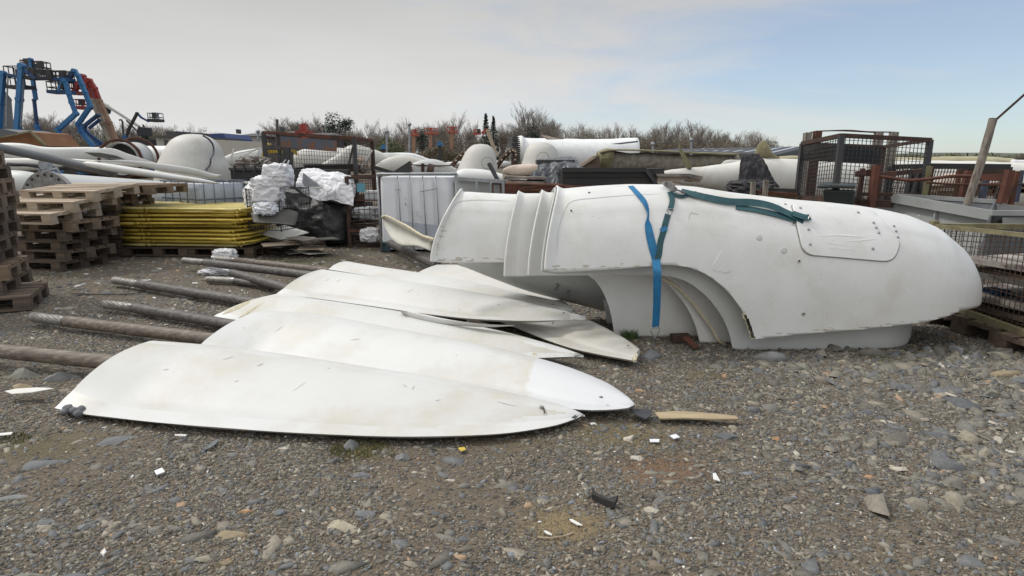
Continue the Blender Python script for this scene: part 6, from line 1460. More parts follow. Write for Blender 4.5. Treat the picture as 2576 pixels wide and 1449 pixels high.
mb = MB(); mb.meshpanel(dn0, dn0+Vector((1.2, -.1, 0)), up0+Vector((1.2, -.1, 0)), up0, 22, 14, .0042); mb.build('mesh_side', 'rust_dark', mg)
for i, (a, b, m_) in enumerate([(.22, .24, 'wood_grey'), (.34, .32, 'debris'), (.54, .56, 'wood_grey'), (.66, .64, 'debris'), (.40, .60, 'board_dark')]):
    mb = MB(); mb.box((4.5, 4.7-.1*i, (a+b)/2), (.75, 1.7, .045), Matrix.Rotation((b-a)*.3, 3, 'Y') @ Matrix.Rotation(.15+(i % 2)*.08, 3, 'Z')); mb.build('grey_board', m_, label='grey weathered board %s from the bottom inside the lichen-railed cage' % ORD[i], cat='board', group='boards inside the lichen-railed cage')
mb = MB(); bag(mb, (4.22, 4.55, .40), (.08, .14, .03), 61, .5, 3); mb.build('blue_plastic', 'blue_dark', label='nearer scrap of blue plastic caught low in the lichen-railed cage', cat='plastic')
mb = MB(); bag(mb, (4.25, 5.1, .36), (.08, .12, .03), 62, .5, 3); mb.build('blue_plastic', 'blue_dark', label='farther scrap of blue plastic caught low in the lichen-railed cage', cat='plastic')
for i in range(1):
    for j, yy in enumerate((5.15, 4.28)):
        put_pallet(PG, (0, 0), 0, 0, '%s pallet at the %s of the right-hand base under the lichen-railed cage' % (('low', 'upper')[i], ('far end', 'near end')[j]), group='pallets under the lichen-railed cage')
        o = bpy.context.scene.objects[-1] if False else [q for q in bpy.data.objects if q.get('label', '').startswith('%s pallet at the %s of the right-hand' % (('low', 'upper')[i], ('far end', 'near end')[j]))][0]
        o.location = (4.52, yy, .146*i+.004); o.rotation_euler = (0, 0, radians(8))
# ================================================================== white blades and roots at the left
def bladebody(label, pairs, Y, m, depth=.18, cat='blade', name='turbine_blade', par=None, rough_=0):
    mb = MB(); pod(mb, pairs, Y, depth, n=20, st=36, rough_=rough_); return mb.build(name, m, label=label, cat=cat, smooth=True)
bladebody('long pale blade lying across the left behind the grey pole', [((-80, 372), (-80, 415)), ((0, 360), (0, 418)), ((60, 361), (60, 418)), ((120, 370), (120, 418)), ((240, 370), (240, 410)), ((300, 375), (300, 405)), ((392, 410), (392, 413))], 15, 'shell_grey', .25)
bladebody('grey-white blade beneath the long pale one, above the bolted root', [((-80, 398), (-80, 440)), ((20, 398), (20, 432)), ((150, 398), (150, 425)), ((230, 402), (230, 420)), ((360, 410), (360, 420))], 13.5, 'blade_cream', .3)
b_ = bladebody('blade end with a dark hollow underside, pointing left above the white edge-on blade', [((209, 380), (209, 382)), ((230, 376), (225, 392)), ((280, 373), (262, 398)), ((320, 386), (310, 404)), ((350, 396), (340, 407)), ((390, 409), (388, 413))], 11, 'blade_white', .10)
mb = MB(); plate(mb, [(212, 383), (250, 384), (290, 391), (315, 401), (270, 399), (235, 393)], 10.7, .02); mb.build('hollow', 'board_dark', b_)
bladebody('thin bright white blade seen edge-on, running down to the right past the dome', [((209, 409), (210, 412)), ((222, 406), (218, 417)), ((260, 410), (250, 425)), ((340, 422), (332, 440)), ((430, 437), (425, 452)), ((510, 450), (506, 461)), ((553, 461), (552, 463))], 8.6, 'blade_white', .6)
bladebody('flat grey blade under the edge-on one, with a notched right end', [((240, 403), (240, 406)), ((330, 404), (330, 412)), ((410, 412), (405, 430)), ((480, 422), (470, 438)), ((536, 437), (520, 447)), ((560, 440), (548, 448))], 9.6, 'shell_grey', .2)
mb = MB(); mb.tube(spline([at(-20, 368, 8.6), at(60, 385, 8.7), at(150, 404, 8.8), at(240, 424, 8.8), at(290, 436, 8.8)], 14), .062, 14); mb.build('grey_pole', 'grey_dark', label='thick blue-grey pole slanting down from the left over the blades', cat='pole', smooth=True)
rt = thing('blade_root', 'white cylindrical blade root with a ring of bolt holes, behind the pallets', 'blade root', at(250, 470, 9.6)-Vector((0, 0, .6)))
a, b = at(128, 498, 9.2), at(430, 475, 11.4); a.z = .74; b.z = .70
mb = MB(); P = spline([a, lerp(a, b, .5), b], 16); mb.tube(P, [.56-.012*i for i in range(16)], 40); mb.build('shell', 'shell_grey', rt, smooth=True, angle=40)
d = (b-a).normalized(); mb = MB(); mb.tube([a-d*.05, a+d*.02], .585, 40); mb.build('flange', 'steel', rt, smooth=True, angle=40)
x = d.cross(Vector((0, 0, 1))).normalized(); y = x.cross(d)
for k in range(24):
    q = 2*pi*k/24; p = a-d*.055+(x*cos(q)+y*sin(q))*.53; mb = MB(); mb.tube([p-d*.004, p+d*.01], .022, 8); mb.build('bolt_hole', 'black_paint', rt)
bladebody('second pale root cylinder at the far left behind the first pallets', [((-60, 428), (-60, 500)), ((30, 428), (30, 500)), ((80, 434), (80, 500)), ((112, 452), (112, 500))], 10.5, 'shell_grey', .5, cat='blade root', name='blade_root')
mb = MB(); pod(mb, [((22, 410), (22, 420)), ((120, 412), (120, 424)), ((235, 420), (235, 436)), ((250, 428), (250, 434))], 12.5, .5, rough_=.05, st=30); mb.build('dark_scrap', 'machine_dark', label='dark tangle of machine parts between the blades at the left', cat='scrap', kind='stuff')
mb = MB(); c = at(122, 414, 9.4); mb.tube([c, c+Vector((0, -.12, 0))], .07, 16); mb.tube([c+Vector((-.08, -.1, -.05)), c+Vector((-.08, -.1, -.12)), c+Vector((.2, -.1, -.06)), c+Vector((.22, -.1, -.12))], .02, 8); mb.build('hub_fitting', 'galv', label='pale round metal fitting on the dark machine parts', cat='fitting')
# domes: stood-up nacelle noses
def dome(label, prof, Y, m='dome_cream', wd=.5, cat='dome cover'):
    t = thing('dome_cover', label, cat, at(prof[-1][0][0], 450, Y)-Vector((0, 0, .4)), 'rounded white dome covers')
    mb = MB(); pod(mb, prof, Y, wd, n=36, st=34); o = mb.build('shell', m, t, smooth=True); return t, o
d1, o1 = dome('large dome cover on the left with a long crack down its right side', [((485, 337), (487, 337)), ((460, 340), (512, 340)), ((438, 352), (535, 352)), ((424, 372), (550, 372)), ((412, 398), (560, 398)), ((403, 425), (575, 425)), ((400, 470), (588, 470)), ((400, 520), (590, 520))], 12.5)
mb = MB(); q = [(510, 341), (525, 350), (536, 366), (537, 385), (530, 398), (528, 415), (517, 428)]; mb.tube(spline([at(p, r_, 11.72+.012*abs(p-487)*.55+.15*(p > 530)) for p, r_ in q], 20), .018, 6); mb.build('crack', 'ink', d1)
d2, o2 = dome('middle dome cover with a round marked port, left of the ladder-like ring', [((1208, 362), (1210, 362)), ((1190, 365), (1228, 365)), ((1176, 376), (1240, 375)), ((1166, 392), (1247, 392)), ((1157, 412), (1250, 410)), ((1148, 432), (1252, 430)), ((1143, 450), (1252, 450)), ((1143, 500), (1253, 500))], 11.0)
d3, o3 = dome('right dome cover with a round port, in front of the torn tower shell', [((1361, 357), (1363, 357)), ((1343, 360), (1381, 360)), ((1328, 370), (1395, 370)), ((1320, 386), (1404, 386)), ((1315, 404), (1410, 404)), ((1310, 422), (1412, 425)), ((1306, 470), (1414, 470))], 10.8)
for dm, cx, cy, Y in ((d2, 1226, 410, 10.42), (d3, 1366, 398, 10.25)):
    mb = MB(); c = at(cx, cy, Y); mb.tube([c+Vector((cos(2*pi*k/24)*.10, .02*abs(cos(2*pi*k/24)), sin(2*pi*k/24)*.10)) for k in range(25)], .004, 5, cap=False); mb.build('round_port', 'ink', dm)
heap('rounded_cover', 'low white rounded cover in front of the middle dome', 'cover', [((1150, 430), (1150, 470)), ((1170, 424), (1170, 470)), ((1220, 427), (1220, 470)), ((1265, 438), (1265, 470))], 10.1, 'shell_white', .5, rough_=0)
for lab, x, y, Y in (('rusty bolted ring left of the middle dome', 1146, 417, 11.6), ('rusty bolted ring right of the middle dome', 1262, 415, 11.6)):
    t = thing('bolt_ring', lab, 'ring', at(x, y+40, Y)-Vector((0, 0, .4))); mb = MB(); c = at(x, y+20, Y)
    pr_ = [c+Vector((cos(a_)*.16, .3*sin(a_*.0), sin(a_)*.42))+Vector((.25*sin(a_) if 'left' in lab else .22*sin(a_), 0, 0)) for a_ in [pi*k/20 for k in range(-4, 25)]]
    mb.tube(pr_, .045, 8); mb.build('ring', 'rust_dark', t, smooth=True)
    for k in range(2, 27, 2): mb = MB(); mb.tube([pr_[k]+Vector((0, -.06, 0)), pr_[k]+Vector((0, -.03, 0))], .018, 6); mb.build('bolt', 'fibre_edge', t)
# tower shell lying on its side, with a bolt ladder at its end
tw = thing('tower_section', 'bright white torn tower shell with a comb of long studs at its left end', 'tower section', at(1460, 420, 14)-Vector((0, 0, 1)))
mb = MB(); pod(mb, [((1312, 342), (1316, 432)), ((1322, 347), (1322, 432)), ((1400, 348), (1400, 432)), ((1500, 350), (1500, 432)), ((1603, 346), (1603, 412))], 14.0, .5, n=36, st=30, rough_=.01); mb.build('shell', 'paint_patch', tw, smooth=True)
mb = MB(); pod(mb, [((1302, 343), (1312, 432)), ((1306, 342), (1316, 432)), ((1312, 341), (1320, 432)), ((1318, 345), (1324, 432))], 13.9, .5, n=36, st=12); mb.build('flange', 'shell_white', tw, smooth=True)
for k in range(17):
    y = 346+k*4.9; xx = 1308-(0 if k > 3 else (3-k)*1.0); mb = MB(); mb.tube([at(1290-min(6, k*.6)+(k > 4)*2, y, 13.3), at(xx, y+.5, 13.4)], .018, 6); mb.build('stud', 'machine_dark', tw)
for k in range(9):
    mb = MB(); mb.tube([at(1278-k*.2, 347+k*3.1, 14.6), at(1296, 347+k*3.1, 14.4)], .014, 6); mb.build('stud', 'machine_dark', tw)
mb = MB(); plate(mb, [(1292, 360), (1296, 360), (1294, 425), (1288, 425)], 13.6, .6); mb.build('inner_face', 'machine_dark', tw)
mb = MB(); mb.prism([at(a_, b__, 13.0) for a_, b__ in [(1360, 340), (1375, 341), (1400, 347), (1420, 349), (1380, 350)]], (0, .4, 0)); mb.build('torn_flap', 'foam_pink', tw)
mb = MB(); plate(mb, [(1535, 362), (1605, 354), (1604, 358), (1560, 363)], 13.0, .02); mb.build('tear', 'grey_dark', tw)
# flange cylinder on the left
fc = thing('flange_tube', 'short steel tube with rusty flanges lying between the blades and the large dome', 'tube', at(320, 410, 14)-Vector((0, 0, .6)))
a, b = at(303, 400, 13.6), at(345, 396, 14.8)
mb = MB(); mb.tube([a, b], .36, 32, cap=False); mb.build('shell', 'shell_grey', fc, smooth=True, solid=.02)
for p, r_ in ((a, .39), (b, .43)): mb = MB(); d = (b-a).normalized(); mb.tube([p-d*.03, p+d*.03], r_, 32, cap=False); mb.build('flange', 'rust', fc, smooth=True, solid=-.05)
mb = MB(); mb.tube([lerp(a, b, .3), lerp(a, b, .34)], .36, 32); mb.build('inner_disc', 'machine_dark', fc)
bladebody('white cylinder end between the steel tube and the large dome', [((350, 368), (350, 412)), ((380, 367), (380, 412)), ((425, 367), (425, 412))], 16, 'paint_patch', .5, cat='cylinder', name='white_cylinder')
# heap of blade shells between the wall and the middle dome
for lab, pairs, Y, m_ in (
    ('pale blade shell against the concrete wall', [((560, 396), (560, 415)), ((600, 380), (600, 420)), ((655, 372), (655, 430))], 13.8, 'shell_grey'),
    ('broad cream blade shell seen through the rusty stillage mesh', [((730, 400), (735, 430)), ((760, 376), (765, 430)), ((850, 372), (850, 430)), ((900, 380), (900, 425))], 14.6, 'board_white'),
    ('shell with a bright edge slanting up behind the rusty stillage', [((800, 418), (805, 428)), ((850, 388), (855, 428)), ((885, 364), (890, 425)), ((945, 377), (950, 425)), ((990, 400), (1000, 430)), ((1030, 425), (1035, 430))], 13.8, 'blade_cream'),
    ('grey shell hump right behind the rusty stillage', [((930, 395), (930, 430)), ((960, 385), (960, 430)), ((1000, 386), (1000, 430)), ((1040, 400), (1040, 430)), ((1076, 412), (1076, 420))], 15.5, 'shell_grey'),
    ('long low pale hump behind the other shells', [((960, 386), (965, 410)), ((1000, 384), (1000, 410)), ((1040, 386), (1040, 410)), ((1075, 398), (1075, 410)), ((1085, 402), (1085, 410))], 18.0, 'paint_patch'),
    ('hollow shell half with a greenish inside, centre of the heap', [((940, 420), (945, 432)), ((965, 402), (968, 436)), ((1005, 390), (1005, 438)), ((1045, 396), (1045, 438)), ((1075, 405), (1075, 430))], 11.8, 'shell_inner'),
    ('smooth white shell hump left of the middle dome', [((1020, 430), (1022, 442)), ((1045, 408), (1045, 445)), ((1080, 400), (1080, 445)), ((1110, 405), (1110, 445)), ((1150, 425), (1150, 445))], 11.2, 'shell_grey'),
    ('low bright blade behind the middle dome', [((1100, 412), (1100, 425)), ((1150, 406), (1150, 420)), ((1250, 404), (1250, 420)), ((1290, 408), (1290, 418))], 14.0, 'paint_patch')):
    bladebody(lab, pairs, Y, m_, .3, cat='blade shell', name='blade_shell')
mb = MB(); mb.tube([at(1076, 425, 10.9), at(1090, 428, 10.9)], .10, 16); mb.build('end_cap', 'rust_dark', label='round rusty end cap on the smooth white hump', cat='cap')
for i, (a_, b__, c_, d_) in enumerate([(580, 405, 588, 374), (588, 388, 652, 375), (612, 392, 655, 371)]):
    mb = MB(); mb.beam(at(a_, b__, 13.2), at(c_, d_, 13.2), .03, .02); mb.build('white_lath', 'board_white', label=('upright', 'lower slanting', 'upper slanting')[i]+' white lath against the concrete wall', cat='lath')
mb = MB(); plate(mb, [(655, 400), (663, 372), (664, 358), (680, 362), (676, 372), (668, 412), (658, 412)], 13.2, .08); mb.build('yellow_sheet', 'yellow', label='yellow sheet behind the left post of the rusty stillage', cat='sheet')
mb = MB(); plate(mb, [(672, 375), (700, 372), (745, 378), (748, 390), (735, 386), (700, 384), (674, 386)], 13.4, .05); mb.build('yellow_sheet', 'yellow', label='yellow sheet low behind the stillage mesh', cat='sheet')
# ================================================================== walls, sheds, roofs
mb = MB(); plate(mb, [(540, 351), (660, 357), (660, 430), (540, 430)], [22, 22, 22, 22], .25); mb.build('concrete_wall', 'concrete', label='weathered concrete wall behind the large dome', cat='wall')
sdh = thing('shed', 'small pale flat-roofed shed left of the large dome', 'shed', at(420, 400, 34)-Vector((0, 0, 1.5)))
mb = MB(); boxpx(mb, 392, 470, 344, 430, 34, 6); mb.build('wall', 'render_wall', sdh); mb = MB(); boxpx(mb, 388, 475, 341, 346, 33.8, 6.5); mb.build('roof', 'slate_roof', sdh)
mb = MB(); boxpx(mb, 412, 424, 352, 380, 33.95, .1); mb.build('door', 'slate_roof', sdh); mb = MB(); boxpx(mb, 417, 446, 330, 342, 36, 4); mb.build('upper_room', 'slate_roof', sdh)
brf = thing('blue_roof_shed', 'low shed with a dark blue roof behind the large dome', 'shed', at(545, 395, 60)-Vector((0, 0, 1)))
mb = MB(); plate(mb, [(519, 337), (560, 335), (569, 347), (570, 353), (519, 353)], 60, 6); mb.build('roof', 'blue_roof', brf); mb = MB(); boxpx(mb, 520, 569, 350, 420, 60.3, 5); mb.build('wall', 'render_wall', brf)
for i, (x0, x1, yt, ye, lab) in enumerate(((590, 664, 332, 342, 'dark slate-roofed house with a chimney at the left of the far houses'), (700, 760, 326, 336, 'long dark roof behind the trees and the red crane arm'), (765, 830, 331, 340, 'dark roofed house left of the two pines'))):
    hs_ = thing('house', lab, 'house', at((x0+x1)/2, 400, 85)-Vector((0, 0, 1)))
    mb = MB(); boxpx(mb, x0, x1, ye, 430, 85, 8); mb.build('wall', 'render_wall' if i == 0 else 'slate_roof', hs_)
    mb = MB(); a, b = at(x0-1, ye, 84.6), at(x1+1, ye, 84.6); up = at(x0, yt, 84.6).z-a.z
    mb.add([a, b, a+Vector((.6, 4.5, up)), b+Vector((-.6, 4.5, up)), a+Vector((0, 9, 0)), b+Vector((0, 9, 0))], [(0, 1, 3, 2), (2, 3, 5, 4), (0, 2, 4), (1, 5, 3)]); mb.build('roof', 'slate_roof', hs_)
    mb = MB(); boxpx(mb, x0+3, x0+8, yt-7, yt+4, 88, 1.2); mb.build('chimney', 'slate_roof', hs_)
bn_ = thing('barn', 'long dark barn with strips of roof lights, behind the right of the heap', 'barn', (22, 70, 0))
r0, r1, r2, r3 = at(1650, 379, 66), at(1950, 389, 60), at(2030, 368, 78), at(1700, 376, 92)
el, er = at(1655, 378, 80), at(1955, 389, 50); rl, rrr = at(1700, 374.5, 92), at(2040, 368, 62)
mb = MB(); mb.add([el, er, rrr, rl, rrr+Vector((9, 6, -2.2)), rl+Vector((9, 8, -2.2))], [(0, 1, 2, 3), (3, 2, 4, 5)]); mb.build('roof', 'barn', bn_)
mb = MB(); dz = Vector((0, 0, -3.2)); e0 = er; e1_ = rrr; e2_ = rrr+Vector((9, 6, -2.2)); mb.add([el, er, er+dz*.9, el+dz*.9], [(0, 1, 2, 3)]); mb.add([e0, e1_, e2_, Vector((e2_.x, e2_.y, 0)), Vector((e0.x, e0.y, 0))], [(0, 1, 2, 3, 4)]); mb.build('wall', 'black_paint', bn_)
nr_ = (er-el).cross(rl-el).normalized(); nr_ = nr_ if nr_.z > 0 else -nr_
for k in range(9):
    t = .30+k*.078; w_ = .028; L0 = lerp(el, er, t); L1 = lerp(rl, rrr, t); M0_ = lerp(el, er, t+w_); M1_ = lerp(rl, rrr, t+w_)
    mb = MB(); mb.add([lerp(L0, L1, .12)+nr_*.04, lerp(M0_, M1_, .12)+nr_*.04, lerp(M0_, M1_, .85)+nr_*.04, lerp(L0, L1, .85)+nr_*.04], [(0, 1, 2, 3)]); mb.build('roof_light', 'rooflight', bn_)
sh_ = thing('grey_shed', 'tall dark grey shed with a pitched end behind the blue masts at the left edge', 'shed', at(10, 400, 62)-Vector((0, 0, 1)))
mb = MB(); mb.prism([at(a_, b__, 62) for a_, b__ in [(-60, 233), (12, 233), (29, 252), (36, 332), (36, 420), (-60, 420)]], (-7, 8, 0)); mb.build('wall', 'grey_dark', sh_)
mb = MB(); mb.prism([at(a_, b__, 61.9) for a_, b__ in [(-60, 230), (13, 230), (30, 250), (30, 254), (12, 234), (-60, 234)]], (-7.1, 8.2, 0)); mb.build('roof', 'slate_roof', sh_)
sk_ = thing('rusty_skip', 'orange-brown rusty steel hopper at the left behind the blades', 'skip', at(50, 380, 20)-Vector((0, 0, 1)))
mb = MB(); mb.prism([at(a_, b__, 20) for a_, b__ in [(-20, 350), (77, 331), (86, 334), (115, 367), (60, 369), (-20, 360)]], (0, 1.6, 0)); mb.build('side_plate', 'orange_brown', sk_)
mb = MB(); mb.prism([at(a_, b__, 22) for a_, b__ in [(-40, 324), (8, 324), (60, 336), (40, 370), (-40, 370)]], (0, 2, 0)); mb.build('inner_slope', 'grey_dark', sk_)
mb = MB(); mb.beam(at(77, 331, 19.9), at(115, 367, 19.9), .08, .06); mb.beam(at(-20, 350, 19.9), at(77, 331, 19.9), .05, .05); mb.build('rim', 'lichen', sk_)
# ================================================================== boom lifts
def basket(par, x0, x1, y0, y1, Y, m='blue_dark', rm='machine_dark', dep=.9):
    a = at(x0, y1, Y); b = at(x1, y1, Y); h_ = at(x0, y0, Y).z-a.z; a, b = Vector((a.x, Y, a.z)), Vector((b.x, Y, a.z)); c, d = b+Vector((0, dep, 0)), a+Vector((0, dep, 0)); U = Vector((0, 0, h_))
    mb = MB(); mb.box((a+c)/2+Vector((0, 0, .08)), (b.x-a.x+.1, dep+.1, .22)); mb.build('platform_floor', m, par)
    mb = MB()
    for z in (.5, 1.0): 
        for p, q in ((a, b), (b, c), (c, d), (d, a)): mb.tube([p+U*z, q+U*z], .038, 5)
    for p in (a, b, c, d, (a+b)/2, (c+d)/2, lerp(a, b, .25), lerp(a, b, .75)): mb.tube([p, p+U], .034, 5)
    mb.build('guard_rail', rm, par)
    mb = MB(); mb.box(lerp(a, b, .75)+U*.7+Vector((0, .1, 0)), (.35, .3, .45)); mb.build('control_box', 'machine_dark', par)
def lift(label, Y, booms, bask, base, colour, group='boom lifts parked behind the blades'):
    booms = [(l_, w_*.5, m_) for l_, w_, m_ in booms]
    c = at(base, 400, Y); c.z = 0; t = thing('boom_lift', label, 'boom lift', c, group)
    for (l, w_, m_) in booms:
        pts_ = [at(a_, b__, Y) for a_, b__ in l]
        for i, (p, q) in enumerate(zip(pts_, pts_[1:])):
            mb = MB(); d_ = (q-p).normalized()*w_*.15; mb.beam(p-d_, q+d_, w_, w_*1.1)
            o = mb.build('boom_section', m_, t)
            mb = MB(); mb.tube([q+Vector((0, -w_*.7, 0)), q+Vector((0, w_*.7, 0))], w_*.6, 10); mb.build('joint', m_, t)
    for b in bask: basket(t, *b[:4], Y, *(b[4:]))
    mb = MB(); mb.box(c+Vector((0, .3, .85)), (3.2, 2.0, .7)); mb.build('chassis', colour, t, bevel=.08)
    mb = MB(); mb.box(c+Vector((.2, .3, 1.5)), (2.6, 1.6, .8)); mb.build('turntable', colour, t, bevel=.08)
    for sx_ in (-1.1, 1.1):
        for sy_ in (-.7, 1.3):
            mb = MB(); p = c+Vector((sx_, sy_, .45)); mb.tube([p-Vector((0, .15, 0)), p+Vector((0, .15, 0))], .45, 18); mb.build('wheel', 'rubber', t, smooth=True, angle=40)
    return t
K = .75
lift('blue mast lift cut by the left picture edge', 44, [([(-2, 326), (1, 260), (8, 184)], .55, 'blue_paint'), ([(16, 318), (17, 260), (20, 190)], .14, 'galv'), ([(10, 186), (30, 190), (45, 193)], .35, 'blue_dark')], [(17, 64, 166, 221, 'machine_dark')], -2, 'blue_paint')
lift('blue mast lift second from the left, with its basket at the top', 43, [([(43, 330), (49, 250), (55, 166)], .62, 'blue_paint'), ([(52, 318), (56, 250), (60, 180)], .16, 'galv'), ([(56, 170), (70, 182), (88, 196)], .40, 'blue_dark')], [(56, 92, 172, 197, 'machine_dark')], 45, 'blue_paint')
lift('tallest blue articulated lift with its basket up at the very top', 46, [([(101, 352), (93, 318)], .50, 'blue_paint'), ([(93, 318), (86, 252)], .34, 'blue_dark'), ([(90, 250), (86, 225), (81, 188), (77, 150)], .42, 'blue_paint')], [(86, 107, 154, 182, 'machine_dark'), (52, 72, 151, 165, 'blue_dark')], 101, 'blue_paint')
lift('blue zigzag lift with two stacked baskets held out to the left', 45, [([(183, 366), (152, 343), (146, 326), (191, 286)], .52, 'blue_paint'), ([(191, 286), (180, 258), (173, 236), (163, 202)], .46, 'blue_paint'), ([(163, 200), (158, 196)], .3, 'blue_dark'), ([(147, 228), (157, 198)], .22, 'blue_paint')], [(106, 130, 176, 199, 'machine_dark'), (120, 167, 205, 233, 'blue_dark'), (136, 166, 178, 202, 'blue_dark')], 175, 'blue_paint')
lift('blue lift folded over at its top like a gable, in front of the red ones', 46, [([(235, 368), (203, 330), (197, 312), (227, 268)], .50, 'blue_paint'), ([(227, 266), (214, 232), (206, 212), (196, 190), (187, 178)], .50, 'blue_paint'), ([(187, 178), (168, 204)], .55, 'blue_dark'), ([(168, 204), (160, 230)], .3, 'blue_dark')], [], 225, 'blue_paint')
lift('blue lift folded low between the zigzag one and the red booms', 47, [([(260, 364), (214, 330), (213, 316), (246, 290)], .42, 'blue_dark'), ([(225, 322), (250, 302)], .34, 'blue_dark'), ([(250, 366), (212, 322)], .30, 'blue_paint')], [], 255, 'blue_dark')
lift('red and cream boom lift, the left one of the pair', 48, [([(281, 361), (258, 310), (233, 252)], .58, 'boom_cream'), ([(233, 252), (220, 218), (208, 192)], .62, 'red_paint'), ([(208, 192), (196, 212), (184, 234)], .5, 'red_paint')], [(178, 197, 206, 236, 'red_paint', 'red_paint')], 283, 'red_paint')
lift('red and rusty boom lift, right one of the pair, with a low red basket', 48, [([(294, 358), (274, 308), (250, 254)], .58, 'boom_rust'), ([(250, 254), (238, 222), (225, 202)], .55, 'red_paint'), ([(225, 202), (218, 208)], .5, 'red_paint')], [(188, 212, 250, 273, 'red_paint', 'red_paint')], 300, 'red_paint')
lift('small blue-grey lift further right with its basket reaching right', 50, [([(316, 350), (324, 325), (345, 285)], .34, 'machine_dark'), ([(345, 285), (356, 296), (373, 305)], .26, 'blue_dark'), ([(314, 372), (316, 345)], .55, 'blue_paint')], [(373, 396, 284, 305, 'machine_dark', 'galv')], 318, 'blue_paint')
lift('blue platform base low at the left with a flat blue deck', 40, [([(110, 364), (180, 370)], .30, 'blue_paint'), ([(113, 356), (113, 366)], .3, 'blue_dark')], [], 150, 'blue_paint')
th_ = thing('telehandler', 'handler with one long thin boom sloping down to a dark bucket, behind the lifts', 'telehandler', at(340, 400, 52)-Vector((0, 0, 1.5)))
bm2(th_, 'boom', at(256, 258, 52), at(350, 318, 52), .20, 'shell_inner'); bm2(th_, 'boom_rod', at(318, 303, 52), at(345, 330, 52), .10, 'machine_dark')
mb = MB(); mb.prism([at(a_, b__, 52) for a_, b__ in [(347, 318), (355, 320), (357, 341), (348, 342), (344, 335)]], (0, 1.5, 0)); mb.build('bucket', 'machine_dark', th_)
mb = MB(); mb.box(at(345, 375, 52)+Vector((0, 1, 0)), (4, 2, 1.6)); mb.build('body', 'machine_dark', th_); mb = MB(); mb.prism([at(a_, b__, 52) for a_, b__ in [(264, 262), (271, 274), (268, 286), (262, 274)]], (0, .5, 0)); mb.build('boom_head', 'machine_dark', th_)
lpst = thing('street_lamp', 'slim dark lamp post with a curved top between the red booms and the small lift', 'street lamp', at(312, 400, 60)-Vector((0, 0, 1.4)))
mb = MB(); mb.tube([at(312, 400, 60), at(310, 330, 60), at(308, 306, 60), at(305, 301, 60), at(300, 302, 60)], .09, 6); mb.build('pole', 'machine_dark', lpst)
rcn = thing('crane_arm', 'bright red machine arm with a cross platform, above the rusty stillage', 'crane', at(765, 400, 60)-Vector((0, 0, 1)))
bm2(rcn, 'boom', at(775, 400, 60), at(762, 313, 60), .55, 'orange_red'); mb = MB(); boxpx(mb, 741, 782, 329, 334, 59.8, 1.2); mb.build('platform', 'red_paint', rcn)
mb = MB(); mb.prism([at(a_, b__, 59.7) for a_, b__ in [(754, 330), (757, 312), (766, 310), (768, 330)]], (0, 1, 0)); mb.build('head', 'red_paint', rcn)
for i, (x, yt, bw_, lab) in enumerate(((1042, 322, 10, 'orange basket lift at the left of the far row, on a rusty mast'), (1084, 318, 16, 'orange basket lift with the widest basket, middle of the far row'), (1137, 315, 12, 'orange basket lift tallest in the far row, on a rusty mast'))):
    Y = 78; t = thing('boom_lift', lab, 'boom lift', at(x, 405, Y)-Vector((0, 0, 1)), 'orange lifts among the far trees')
    bm2(t, 'mast', at(x-2, 402, Y), at(x, yt+14, Y), .42, 'boom_rust'); mb = MB(); boxpx(mb, x-bw_, x+bw_, yt+16, yt+20, Y-.3, 1.6); mb.build('platform', 'orange_red', t)
    mb = MB(); boxpx(mb, x-3.5, x+3, yt+3, yt+15, Y-.2, .6); mb.build('machine_head', 'orange_red', t); mb = MB()
    for u in range(5): p = lerp(at(x-bw_, yt+17, Y), at(x+bw_, yt+17, Y), u/4); mb.tube([p, p+Vector((0, 0, .65))], .05, 4)
    mb.tube([at(x-bw_, yt+5, Y), at(x+bw_, yt+5, Y)], .05, 4); mb.build('guard_rail', 'orange_red', t)
t = thing('boom_lift', 'orange lift with an elbow arm on a tan boom, left of the ladder-like ring', 'boom lift', at(1240, 405, 70)-Vector((0, 0, 1)), 'orange lifts among the far trees')
bm2(t, 'boom', at(1250, 394, 70), at(1226, 327, 70), .42, 'boom_cream'); bm2(t, 'jib', at(1226, 325, 70), at(1212, 336, 70), .34, 'orange_red'); basket(t, 1192, 1208, 326, 338, 70, 'orange_red', 'orange_red')
for x, y, lab in ((1106, 361, 'light blue basket among the far orange lifts'), (964, 370, 'small blue basket right of the rusty stillage')):
    t = thing('boom_lift', lab, 'boom lift', at(x, 405, 74)-Vector((0, 0, 1))); bm2(t, 'mast', at(x, 402, 74), at(x, y+4, 74), .4, 'machine_dark'); mb = MB(); boxpx(mb, x-9, x+9, y+2, y+5, 73.6, 1); mb.build('platform', 'blue_paint', t); mb = MB(); boxpx(mb, x-5, x+4, y-6, y+2, 73.7, .8); mb.build('machine_head', 'blue_paint', t)
for x, yt, lab in ((973, 331, 'pale lamp pole right of the rusty stillage'), (1030, 313, 'pale lamp pole left of the far orange lifts'), (649, 331, 'thin lamp pole beside the slate-roofed house'), (1642, 362, 'lamp pole with a round head above the fluffy blade section'), (1739, 352, 'thin pale pole in front of the dark barn'), (697, 300, 'dark bare pole behind the rusty stillage')):
    t = thing('lamp_pole', lab, 'lamp pole', at(x, 403, 62)-Vector((0, 0, 1))); mb = MB(); mb.tube([at(x, 405, 62), at(x, yt, 62)], .11 if yt > 305 else .14, 6); mb.build('pole', 'galv' if yt > 305 else 'bark', t)
    if yt > 305: mb = MB(); c = at(x, yt, 62); mb.ellipsoid(c, (.22, .22, .20), 10, 6); mb.build('lamp_head', 'galv', t)
